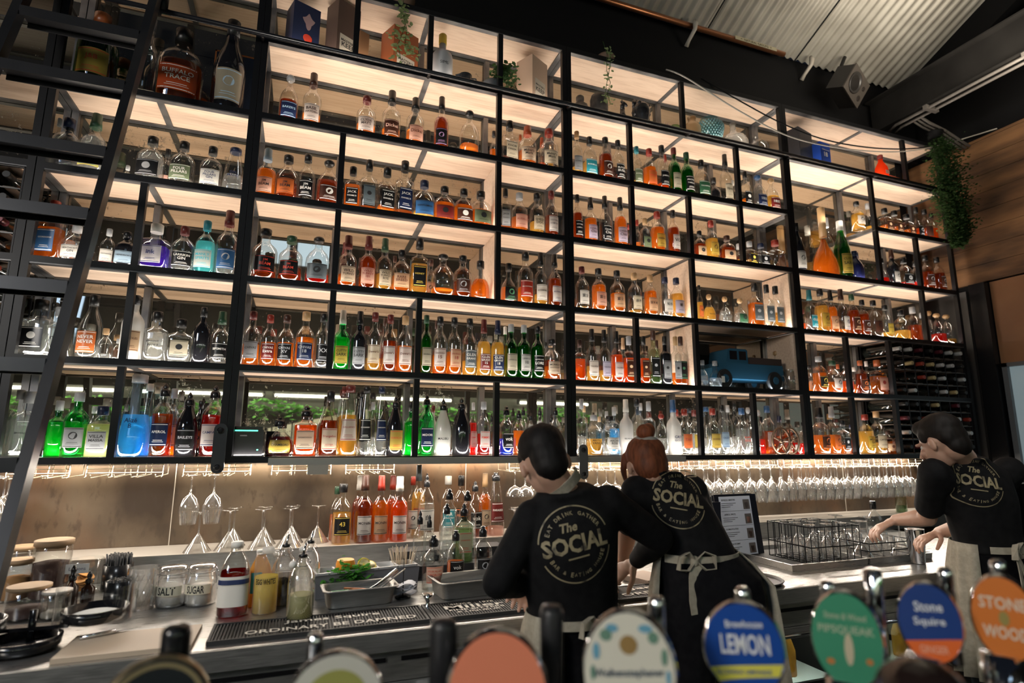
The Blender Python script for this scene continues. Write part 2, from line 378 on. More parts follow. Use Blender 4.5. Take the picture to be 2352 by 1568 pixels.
p = at_y(1965, 198, -0.02)
o = thing('loudspeaker', 'grey box loudspeaker with a round woofer tilted down under the roof beside the steel beam', 'speaker', p, rot=(0.45, 0.30, 0.35))
m = MB(); m.box(-0.13, 0.13, 0.0, 0.14, -0.10, 0.10); m.build('cabinet', mat('speaker_grey', (0.02, 0.018, 0.017), 0.55), o)
m = MB(); m.box(-0.135, 0.135, -0.012, 0.0, -0.105, 0.105); m.build('front_baffle', mat('speaker_baffle', (0.06, 0.05, 0.042), 0.5), o)
Mx = Matrix.Translation((-0.04, -0.012, 0.0)) @ Matrix.Rotation(PI / 2, 4, 'X')
m = MB(); m.lathe([(0.075, 0), (0.08, 0.006), (0.072, 0.010), (0.064, 0.004), (0.03, -0.02), (0.018, -0.004), (0.002, 0.0)], 24, Mx); m.build('woofer', mat('speaker_cone', (0.03, 0.028, 0.026), 0.35), o)
for dx, dz, r in ((0.085, 0.035, 0.018), (0.085, -0.05, 0.022)):
    m = MB(); m.lathe([(r, 0), (r * 0.9, 0.003), (r * 0.4, -0.004)], 14, Matrix.Translation((dx, -0.013, dz)) @ Matrix.Rotation(PI / 2, 4, 'X')); m.build('port', mat('speaker_port', (0.02, 0.015, 0.012), 0.5), o)
m = MB(); m.tube([(0.0, 0.14, 0.08), (0.0, 0.22, 0.18), (0.0, 0.24, 0.3)], 0.015, 6); m.build('bracket', steel_black, o)

# hanging cable
def cable(name, pts, r, m_, label):
    P = [Vector(p) for p in pts]; out = []
    for i in range(len(P) - 1):
        for k in range(6):
            t = k / 6; p0 = P[max(i - 1, 0)]; p1 = P[i]; p2 = P[i + 1]; p3 = P[min(i + 2, len(P) - 1)]
            out.append(0.5 * ((2 * p1) + (p2 - p0) * t + (2 * p0 - 5 * p1 + 4 * p2 - p3) * t * t + (3 * p1 - p0 - 3 * p2 + p3) * t ** 3))
    out.append(P[-1]); m = MB(); m.tube(out, r, 6); return tag(m.build(name, m_), label, 'cable')
cable('white_cable', [at_y(a, b, c) for a, b, c in [(1530, 160, 0.02), (1575, 178, -0.05), (1690, 250, -0.06), (1800, 308, -0.06), (1900, 335, -0.06), (2010, 348, -0.06), (2100, 345, -0.06)]] + [at_x(2190, 325, 4.98), at_x(2290, 295, 5.04)], 0.005, mat('pale_cable', (0.5, 0.46, 0.40), 0.5), 'pale cable sagging across the top right shelves to the wooden side wall')
cable('black_cable', [at_y(a, b, c) for a, b, c in [(1610, 180, 0.02), (1700, 232, -0.05), (1800, 285, -0.05), (1900, 322, -0.05), (2010, 340, -0.05), (2110, 340, -0.05)]] + [at_x(2190, 322, 4.98), at_x(2290, 290, 5.04)], 0.005, black_matte, 'black cable sagging just above the pale one across the top right shelves')

# ------------------------------------------------------------------ steel shelving units
DIV = dict(A=[(0, -.748), (1, -.748), (2, -.748)],
           B=[(0, .547), (0, .981), (1, .113), (1, .547), (2, .113), (2, .981), (3, .113), (3, .981), (4, .981), (5, .150), (5, .560), (5, .985)],
           C=[(0, 2.304), (0, 2.727), (1, 1.869), (1, 2.304), (2, 2.304), (3, 1.869), (3, 2.304), (3, 2.727), (4, 1.869), (4, 2.727), (5, 2.292)],
           D=[(0, 3.593), (1, 3.593), (0, 4.02), (1, 4.02), (2, 4.45), (3, 4.02), (3, 4.454), (4, 4.02), (5, 4.44)])
SIDE = [('B', 2, .981), ('B', 3, .981), ('C', 1, 2.304), ('C', 2, 2.304), ('C', 1, 3.135), ('C', 2, 3.135)]
ULAB = dict(A='far left', B='left centre', C='right centre', D='far right')
T = 0.014
def rail(x0, x1, y, z): m = MB(); m.box(x0, x1, y, y + 2 * T, z - T, z + T); return m
def shelving(u, xa, xb):
    o = thing('shelving_unit', 'black steel shelving unit with oak boards and mirror back, %s' % ULAB[u], 'shelving', ((xa + xb) / 2, 0, ZR[0]), group=None)
    inv = Matrix.Translation((-(xa + xb) / 2, 0, -ZR[0]))
    def put(m, name, ma):
        m.v = [tuple(inv @ Vector(v)) for v in m.v]; return m.build(name, ma, o)
    L, Rr = xa, xb
    for x in (L, Rr - 0.029):
        for y, ma in ((0.0, steel_black), (DEPTH - 0.03, steel_raw)):
            m = MB(); m.box(x, x + 0.029, y, y + 0.029, ZR[0] - T, ZR[6] + T); put(m, 'post', ma)
    for k in range(7):
        if u == 'A' and k == 5: continue      # open to the top for the oversized bottles
        r0, r1 = L + 0.029, Rr - 0.029
        if u == 'D' and k == 4: r0 = 4.006
        put(rail(r0, r1, 0.0, ZR[k]), 'front_rail', steel_black if k else steel_black)
        if k: # raw angle under the front rail carries the board
            m = MB(); m.box(r0, r1, 0.002, 0.032, ZR[k] - T - 0.006, ZR[k] - T - 0.0005); put(m, 'board_angle', steel_raw)
        put(rail(r0, r1, DEPTH - 0.03, ZR[k]), 'rear_rail', steel_raw)
        mid = (L + Rr) / 2
        for x in ([L, Rr - 0.029] + ([mid - 0.0145] if u != 'D' or k not in (4,) else [4.006])):
            m = MB(); m.box(x, x + 0.029, 0.029, DEPTH - 0.03, ZR[k] - T, ZR[k] + T - 0.004); put(m, 'depth_rail', steel_raw)
        cuts = [r0, mid, r1] if not (u == 'D' and k == 4) else [r0, r1]
        for a, b in zip(cuts[:-1], cuts[1:]):
            m = MB(); m.box(a + (0.015 if a == mid else 0.001), b - (0.015 if b == mid else 0.001), 0.029, DEPTH - 0.031, ZR[k] - 0.008, ZR[k] + 0.011); put(m, 'shelf_board', wood_light)
    for k, x in DIV[u]:
        for y, ma in ((0.0, steel_black), (DEPTH - 0.03, steel_raw)):
            m = MB(); m.box(x - 0.0145, x + 0.0145, y, y + 0.029, ZR[k] + T, ZR[k + 1] - T - 0.006); put(m, 'divider_post', ma)
    for uu, k, x in SIDE:
        if uu == u:
            m = MB(); m.box(x - 0.008, x + 0.006, 0.03, DEPTH - 0.031, ZR[k] + 0.012, ZR[k + 1] - 0.022); put(m, 'side_panel', wood_light)
    for k in range(6):
        x2 = Rr
        if u == 'D' and k < 2: x2 = 4.034
        if u == 'D' and k >= 3: x2 = 4.75
        m = MB(); m.box(L, x2, DEPTH + 0.001, DEPTH + 0.009, ZR[k] - T + 0.03, ZR[k + 1] - T + 0.028); put(m, 'mirror_panel', mirror)
    return o
SH = {}
for u, (a, b) in dict(A=(-1.159 + .001, -.312 - .001), B=(-.312 + .001, 1.422 - .001), C=(1.422 + .001, 3.170 - .001), D=(3.170 + .001, 4.871)).items():
    SH[u] = shelving(u, a, b)
# short unit at the edge of the picture: two lit shelves above a wine rack
ULAB['E'] = 'cut by left picture edge'
DIV['E'] = []
SH['E'] = shelving('E', -2.40, -1.162)

# LED shelf edge strip and rail brackets on the lowest shelf
m = MB(); m.box(-0.125, 2.12, -0.075, -0.002, 1.381, 1.409); m.box(-0.125, 2.12, -0.079, -0.075, 1.378, 1.386)
tag(m.build('edge_rail', mat('brushed_aluminium', (0.36, 0.35, 0.32), 0.4, 0.6)), 'brushed aluminium edge rail along the lowest shelf above the bartenders', 'rail')
for x, z0, z1, lab in ((-0.325, 1.345, 1.56, 'dark steel bracket plate bolted below the left thick post'), (1.445, 1.29, 1.475, 'grey steel bracket plate with a hole beside the dark haired bartender')):
    o = thing('rail_bracket', lab, 'bracket', (x, -0.095, z0)); m = MB(); N = 10
    pts = [(0.026 * math.cos(PI * (i / N)), (z1 - z0 - 0.026) + 0.026 * math.sin(PI * (i / N))) for i in range(N + 1)] + [(-0.026 * math.cos(PI * (i / N)), 0.026 - 0.026 * math.sin(PI * (i / N))) for i in range(N + 1)]
    nn = len(pts); m.add([(a, 0, b) for a, b in pts] + [(a, 0.008, b) for a, b in pts], [tuple(range(nn))[::-1], tuple(range(nn, 2 * nn))] + [(i, (i + 1) % nn, nn + (i + 1) % nn, nn + i) for i in range(nn)])
    m.build('plate', mat('plate_grey', (0.14, 0.14, 0.14), 0.4, 0.6) if x > 0 else mat('plate_dark', (0.05, 0.05, 0.055), 0.4, 0.5), o)
    for z in (0.026, z1 - z0 - 0.03):
        m = MB(); m.lathe([(0.014, 0), (0.014, 0.006), (0.006, 0.009)], 12, Matrix.Translation((0, -0.001, z)) @ Matrix.Rotation(PI / 2, 4, 'X')); m.build('bolt', steel_black, o)
    m = MB(); m.tube([(0, 0.008, 0.05), (0, 0.094, 0.06)], 0.01, 8); m.build('standoff', steel_black, o)

# rolling-ladder rail and ladder
o = thing('ladder_rail', 'long thin black rail for the ladder running in front of the upper shelf', 'rail')
m = MB(); m.tube([(-2.3, -0.062, 3.505), (4.85, -0.062, 3.505)], 0.013, 10); m.build('tube', mat('semi_gloss_black', (0.012, 0.013, 0.016), 0.25), o)
for x in (-1.16, -0.31, 0.55, 1.42, 2.3, 3.17, 4.02, 4.8):
    m = MB(); m.tube([(x, -0.062, 3.505), (x, -0.0005, 3.515)], 0.010, 6); m.build('standoff', steel_black, o)
lad = thing('ladder', 'black steel library ladder with flat treads leaning on the shelves at the left', 'ladder')
lad_m = noise_mat('blue_black_steel', (0.020, 0.021, 0.024), (0.032, 0.031, 0.032), 4, 0.33, 0.3)
# the stiles stand on the floor behind the worktop front and lean on the rail
ltop = Vector((-0.765, -0.10, 3.52)); sl = 0.70 / 2.36
def lad_y(z): return -0.10 - (3.52 - z) * sl
for x in (-1.225, -0.765):
    m = MB(); w = 0.016; h = 0.045
    za, zb = 0.0, 3.95; ya, yb = lad_y(za), lad_y(zb)
    m.add([(x - w, ya - h, za), (x + w, ya - h, za), (x + w, ya + h * .2, za), (x - w, ya + h * .2, za), (x - w, yb - h, zb), (x + w, yb - h, zb), (x + w, yb + h * .2, zb), (x - w, yb + h * .2, zb)],
          [(0, 3, 2, 1), (4, 5, 6, 7), (0, 1, 5, 4), (1, 2, 6, 5), (2, 3, 7, 6), (3, 0, 4, 7)])
    m.build('stile', lad_m, lad)
    m = MB(); m.box(x - 0.012, x + 0.012, -0.115, -0.045, 3.49, 3.53); m.tube([(x + .02, -0.062, 3.60), (x + .02, -0.062, 3.505)], 0.02, 10); m.build('roller', steel_black, lad)
for pxx, pyy in ((342, 118), (312, 232), (250, 345), (214, 492), (167, 660), (112, 838), (52, 1068), (10, 1240)):
    z = at_x(pxx, pyy, -0.765).z; y = lad_y(z)
    m = MB(); m.box(-1.209, -0.781, y - 0.045, y + 0.045, z - 0.0, z + 0.022); m.box(-1.209, -0.781, y - 0.045, y - 0.040, z - 0.022, z); m.box(-1.209, -0.781, y + 0.040, y + 0.045, z - 0.022, z)
    m.build('tread', lad_m, lad)

# wine racks
def wine_rack(xa, xb, za, zb, label, seedx, group):
    o = thing('wine_rack', label, 'rack', ((xa + xb) / 2, 0, za)); inv = Vector(((xa + xb) / 2, 0, za))
    nx = max(2, round((xb - xa) / 0.105)); nz = max(2, round((zb - za) / 0.105)); dx = (xb - xa) / nx; dz = (zb - za) / nz
    m = MB()
    for i in range(nx + 1):
        for y in (0.01, DEPTH - 0.04): m.box(xa + i * dx - 0.003 - inv.x, xa + i * dx + 0.003 - inv.x, y, y + 0.006, 0, zb - za)
    m.build('upright_wires', steel_black, o); m = MB()
    for j in range(nz + 1):
        for y in (0.01, DEPTH - 0.04): m.box(xa - inv.x, xb - inv.x, y, y + 0.006, j * dz - 0.003, j * dz + 0.003)
    m.build('cross_wires', mat('rack_wire', (0.10, 0.095, 0.09), 0.35, 0.6), o)
    m = MB()
    for j in range(nz + 1):
        for i in range(nx): m.box(xa + (i + .3) * dx - inv.x, xa + (i + .7) * dx - inv.x, 0.02, DEPTH - 0.045, j * dz + 0.0035, j * dz + 0.0095)
    m.build('slats', mat('rack_slat', (0.10, 0.07, 0.05), 0.6), o)
    rnd = random.Random(seedx); body = MB(); body.lathe([(0.004, .0), (0.038, 0.004), (0.040, 0.02), (0.040, 0.17), (0.03, 0.20), (0.016, 0.225), (0.0145, 0.24)], 14, cap1=False)
    bme = [body.mesh('wine', mat('dark_wine_glass', c, 0.08, coat=0.3)) for c in ((0.010, 0.012, 0.010), (0.016, 0.006, 0.006), (0.02, 0.018, 0.008))]
    cm = MB(); cm.lathe([(0.0155, 0.215), (0.0155, 0.285), (0.014, 0.289)], 12)
    cme = [cm.mesh('capsule', mat('foil_' + n, c, 0.35, 0.3)) for n, c in (('black', (0.02, 0.02, 0.02)), ('red', (0.35, 0.05, 0.03)), ('gold', (0.55, 0.42, 0.2)), ('silver', (0.6, 0.6, 0.58)), ('wine', (0.12, 0.02, 0.03)))]
    cn = ['black', 'red', 'gold', 'silver', 'deep red']; cnt = 0
    for j in range(nz):
        for i in range(nx):
            if rnd.random() < 0.13: continue
            ci = rnd.choice([0, 0, 0, 1, 2, 3, 3, 4]); c = Vector((xa + (i + .5) * dx, 0.275, za + j * dz + 0.010 + 0.041))
            b = thing('wine_bottle', '%s-capped wine bottle lying in %s rack, %s from left, %s row up' % (cn[ci].replace(' ', '-'), 'right' if xa > 0 else 'left', ORD[i], ORD[j]), 'bottle', c, group=group, rot=(PI / 2, 0, 0))
            link('body', rnd.choice(bme), b); link('capsule', cme[ci], b)
    return o
wine_rack(4.05, 4.83, 1.416, 2.23, 'tall black wire wine rack full of lying bottles at the right end', 3, 'wine bottles in the right rack')
wine_rack(-1.90, -1.20, 1.85, 2.655, 'wire wine rack seen behind the ladder at the left edge', 4, 'wine bottles in the left rack')

# brass wire glass racks under the lowest shelf
GR = []
def glass_rack(x0, x1, lab):
    o = thing('glass_rack', lab, 'rack', (x0, 0, 1.33)); m = MB(); w = x1 - x0; r = 0.0022
    for z in (0.018, 0.036, 0.052): m.tube([(0, 0.02, z), (w, 0.02, z)], r, 5)
    for x in [w * t for t in (0.0, .33, .66, 1.0)]: m.tube([(x, 0.02, 0.055), (x, 0.02, 0.005), (x, 0.0, 0.0)], r, 5)
    m.build('front_grid', brasswire, o); m = MB()
    for t in (0.08, 0.30, 0.38, 0.60, 0.68, 0.92): m.tube([(w * t, -0.005, 0.012), (w * t, 0.0, 0.0), (w * t, 0.25, 0.0), (w * t, 0.25, 0.055)], r, 5)
    m.build('rails', brasswire, o); return o
for i, (a, b) in enumerate([(-1.10, -0.89), (-0.83, -0.55), (-0.47, -0.20), (-0.11, 0.15), (0.22, 0.45)]): glass_rack(a, b, 'pale wire glass rack under the shelf, %s from the left' % ['first', 'second', 'third', 'fourth', 'fifth'][i])
for i in range(12):
    a = 1.06 + i * 0.27; glass_rack(a, a + 0.22, 'pale wire glass rack under the shelf right of the first bartender, %s along' % ['first', 'second', 'third', 'fourth', 'fifth', 'sixth', 'seventh', 'eighth', 'ninth', 'tenth', 'eleventh', 'twelfth'][i])

# ------------------------------------------------------------------ bottles
PC = dict(x=(0.3, 0.3, 0.3), k=(0.012, 0.012, 0.013), w=(0.80, 0.77, 0.70), c=(0.72, 0.63, 0.46), r=(0.55, 0.05, 0.025), o=(0.80, 0.20, 0.05), O=(0.85, 0.13, 0.03), b=(0.06, 0.20, 0.48),
          g=(0.05, 0.16, 0.08), f=(0.20, 0.25, 0.14), y=(0.80, 0.58, 0.10), n=(0.02, 0.035, 0.11), t=(0.05, 0.45, 0.55), j=(0.16, 0.20, 0.22), s=(0.45, 0.46, 0.47),
          p=(0.78, 0.48, 0.36), d=(0.10, 0.035, 0.02), l=(0.40, 0.55, 0.68), e=(0.72, 0.50, 0.30), m=(0.25, 0.03, 0.025), u=(0.55, 0.34, 0.16), i=(0.55, 0.52, 0.66), v=(0.35, 0.2, 0.35), W=(0.7, 0.7, 0.7), P=(0.012, 0.012, 0.013))
CN = dict(x='clear', k='black', w='white', c='cream', r='red', o='orange', O='orange-red', b='blue', g='dark green', f='olive', y='yellow', n='navy', t='turquoise', j='slate grey', s='silver', p='peach', d='brown', l='pale blue', e='beige', m='maroon', u='tan', i='lilac', v='mauve', W='printed', P='black pourer')
LQ = dict(a=((.98, .50, .12), (.78, .30, .045)), b=((.62, .22, .05), (.42, .12, .02)), g=((.98, .74, .32), (.85, .56, .16)), o=((.98, .34, .06), (.80, .20, .02)), r=((.75, .05, .02), (.75, .05, .02)), p=((.25, .04, .08), (.25, .04, .08)),
          i=((1, .75, .68), (.95, .7, .62)), v=((.22, .10, .62), (.25, .12, .7)), L=((.85, .9, .35), (.88, .92, .38)), l=((.22, .68, 1), (.2, .65, .98)), B=((.04, .18, .85), (.03, .16, .85)), c=((.93, .95, .95), (.9, .9, .9)),
          t=((.45, .85, .85), (.5, .85, .85)), G=((.10, .45, .12), (.08, .35, .08)), E=((.05, .68, .22), (.04, .62, .2)), f=((.5, .62, .45), (.3, .35, .2)))
LN = dict(a='amber', b='dark brown', g='golden', o='orange', r='red', p='dark plum', i='pink', v='violet', L='lemon yellow', l='bright blue', B='deep blue', c='clear', t='aqua', G='green glass', E='bright green', f='pale green', n='dark blue', K='black', w='white')
def glass_for(q):
    if q == 'K': return mat('opaque_black_glass', (0.010, 0.010, 0.012), 0.07, coat=0.5)
    if q == 'n': return mat('opaque_navy_glass', (0.010, 0.012, 0.05), 0.08, coat=0.5)
    if q == 'w': return shader_mix('frosted_white_glass', [('D', (.85, .84, .80), 1, 0), ('L', (.9, .88, .84), 0.5, 0), ('F', (1, 1, 1), 0.3, 0.1)])
    tint = dict(G=(.14, .5, .16), E=(.2, .85, .4), t=(.6, .92, .95), f=(.80, .88, .76), b=(.93, .90, .86), l=(.85, .94, .98)).get(q, (.95, .96, .95))
    return shader_mix('bottle_glass_' + (q if q in 'GEtfbl' else 'c'), [('T', tint, 1, 0), ('F', (1, 1, 1), 0.5, 0.04)])
def liquid_for(q):
    a, b = LQ[q]
    if q == 'c': return shader_mix('liquid_c', [('T', (.93, .94, .93), 1, 0), ('L', (1, 1, 1), 0.10, 0), ('F', (1, 1, 1), 0.15, 0.1)])
    if q == 'L': return shader_mix('liquid_L', [('L', b, 1, 0), ('D', b, 0.4, 0)])
    return shader_mix('liquid_' + q, [('T', a, 1, 0), ('L', b, 0.42, 0), ('F', (1, 1, 1), 0.12, 0.12)])
def label_mat(c):
    col = tuple(v * (.66 if c in 'wcepi' else .5) for v in PC[c]); return shader_mix('label_' + c, [('D', col, 1, 0), ('L', col, 0.34 if c in 'wcepiy' else 0.12, 0), ('F', (1, 1, 1), 0.06, 0.3)])
def ink(c): return mat('ink_' + c, PC[c], 0.5)
PROF = dict(
 R=([(.90, 0), (1, .018), (1, .54), (.98, .585), (.90, .63), (.70, .68), (.47, .725), (.37, .77), (.36, .88)], (.43, .855, 1), 2, 1, (.15, .45)),
 T=([(.90, 0), (1, .018), (1, .50), (.97, .55), (.80, .61), (.50, .66), (.40, .70), (.43, .73), (.37, .76), (.36, .84)], (.43, .79, 1), 2, 1, (.12, .40)),
 Q=([(.94, 0), (1, .012), (1, .60), (.96, .635), (.62, .67), (.38, .70), (.35, .73), (.35, .86)], (.43, .82, 1), 5, .82, (.15, .50)),
 S=([(.92, 0), (1, .02), (1, .52), (.95, .60), (.76, .67), (.45, .73), (.31, .77), (.31, .86)], (.39, .825, 1), 2.6, .85, (.14, .45)),
 Y=([(.90, 0), (1, .04), (.99, .14), (.88, .26), (.62, .37), (.34, .46), (.20, .54), (.155, .60)], (.20, .58, 1), 2, .5, (.12, .30)),
 D=([(.88, 0), (1, .02), (1, .46), (.93, .56), (.70, .66), (.42, .73), (.30, .77), (.29, .87), (.36, .88)], (.44, .875, 1), 2.4, .9, (.13, .42)),
 W=([(.88, 0), (.96, .02), (1, .20), (1, .42), (.93, .52), (.72, .63), (.48, .72), (.38, .78), (.34, .86)], (.40, .83, 1), 2, 1, (.10, .42)),
 C=([(.95, 0), (1, .012), (.97, .25), (.78, .55), (.55, .78), (.45, .86), (.45, .90)], (.50, .90, 1), 2.6, 1, (.22, .52)),
 G=([(.55, 0), (.80, .03), (.97, .14), (1, .25), (.94, .38), (.75, .50), (.46, .59), (.31, .65), (.28, .72), (.28, .83)], (.36, .82, 1), 2, .85, (.10, .42)))
def super_sec(n):
    if n <= 2: return None
    return lambda a: 1.0 / (abs(math.sin(a)) ** n + abs(math.cos(a)) ** n) ** (1.0 / n)
def interp(prof, z):
    for (r0, z0), (r1, z1) in zip(prof[:-1], prof[1:]):
        if z0 <= z <= z1: return r0 + (r1 - r0) * (z - z0) / max(1e-9, z1 - z0)
    return prof[-1][0]
def bottle_parts(o, W, H, pf, q, fill, cap, lab, tc, text, seg=16):
    prof, (cr, c0, c1), n, sy, (l0, l1) = PROF[pf]; Rr = W / 2 * 1.04; sec = super_sec(n)
    P = [(r * Rr, z * H) for r, z in prof]
    opaque = q in 'Knw'
    m = MB(); m.lathe(P, seg, sec=sec, sy=sy, cap1=False); m.build('glass_body', glass_for(q), o)
    if not opaque and fill > 0.02:
        top = fill * 0.68; pts = [(0.5, 0.012), (.88, .014)] + [(r * .90, max(z, .03)) for r, z in prof[1:] if z < top] + [(interp(prof, top) * .90, top)]
        m = MB(); m.lathe([(r * Rr, z * H) for r, z in pts], seg, sec=sec, sy=sy); m.build('liquid', liquid_for(q), o)
    # cap
    CC = tuple(v * (.8 if cap in 'wcusliep' else .42) for v in PC[cap])
    m = MB(); cw = cr * Rr; z0, z1 = c0 * H, c1 * H
    if cap == 'P':
        m.lathe([(cw * .95, z0 - .012), (cw * 1.0, z0 - .010), (cw * 1.0, z0 + .012), (cw * .8, z0 + .018), (cw * .45, z0 + .022), (cw * .62, z0 + .03), (cw * .5, (z0 + z1) / 2 + .012), (cw * .12, z1)], 12); cm = black_gloss
    elif pf == 'D' or (pf == 'G' and cap == 'u'):
        m.lathe([(cw * .6, z0), (cw, z0 + (z1 - z0) * .3), (cw, z0 + (z1 - z0) * .65), (cw * .75, z0 + (z1 - z0) * .92), (cw * .3, z1)], 14); cm = mat('cap_' + cap, CC, 0.35)
    elif pf == 'T' or cap in 'O':
        zz = z0 - (z1 - z0) * (.5 if cap == 'O' else .1)
        m.lathe([(cw * 1.05, zz), (cw, z0 + (z1 - z0) * .3), (cw * .92, z0 + (z1 - z0) * .35), (cw * .90, z1 - .003), (cw * .8, z1)], 14); cm = mat('cap_' + cap, CC, 0.35)
    else:
        m.lathe([(cw, z0), (cw, z1 - .003), (cw * .85, z1)], 14); cm = mat('cap_' + cap, CC, 0.35)
    m.build('cap', cm, o)
    if lab != 'x' or text != '-':
        rl = Rr * 1.012 + 0.0006; a1 = 0.82 if n <= 2.6 else 0.62; N = 14; z0, z1 = l0 * H, l1 * H
        def rad(z): return interp(prof, z / H) / 1.0
        def pt(x, z, off=0.0):
            a = x / Rr; s = sec(a) if sec else 1.0; r = (rl * rad(z) + off)
            return (r * s * math.sin(a), -r * s * math.cos(a) * sy, z)
        m = MB(); hw = a1 * Rr
        if lab not in 'xW':
            rows = [z0, (z0 * 2 + z1) / 3, (z0 + 2 * z1) / 3, z1]
            vs = [pt(-hw + 2 * hw * i / N, z) for z in rows for i in range(N + 1)]
            m.add(vs, [(j * (N + 1) + i, j * (N + 1) + i + 1, (j + 1) * (N + 1) + i + 1, (j + 1) * (N + 1) + i) for j in range(3) for i in range(N)], 0, True)
            dk = 1
            # thin printed bands, the small print and a base stripe
            for (ya, yb, xa_, xb_) in ((.04, .07, -.92, .92), (.93, .955, -.92, .92), (.24, .26, -.5, .5), (.17, .185, -.6, .6)):
                za, zb = z0 + (z1 - z0) * ya, z0 + (z1 - z0) * yb; vs = [pt(hw * (xa_ + (xb_ - xa_) * i / 8), z, 0.0005) for z in (za, zb) for i in range(9)]
                m.add(vs, [(i, i + 1, i + 10, i + 9) for i in range(8)], 1)
        if text != '-':
            lines = text.split('_'); nl = len(lines); th = (z1 - z0)
            lh = th * (.24 if nl == 1 else .18 if nl == 2 else .15)
            for i, ln in enumerate(lines):
                zc = z0 + th * .62 + (nl - 1) * lh * .6 - i * lh * 1.2
                put_text(m, ln, hw * 1.55, lh, lambda a, b, zc=zc: pt(a, zc + b, 0.0008), 1, bold=0.012)
        elif lab not in 'xW':
            zc = z0 + (z1 - z0) * .6; rr = min(hw * .42, (z1 - z0) * .22); vs = [pt(rr * math.sin(2 * PI * i / 14), zc + rr * math.cos(2 * PI * i / 14), 0.0007) for i in range(14)]
            m.add(vs, [tuple(range(14))[::-1]], 1)
        m.build('label', [label_mat(lab if lab not in 'xW' else 'w'), ink(tc)], o)
ROWN = ['lowest', 'second', 'third', 'fourth', 'fifth', 'top']
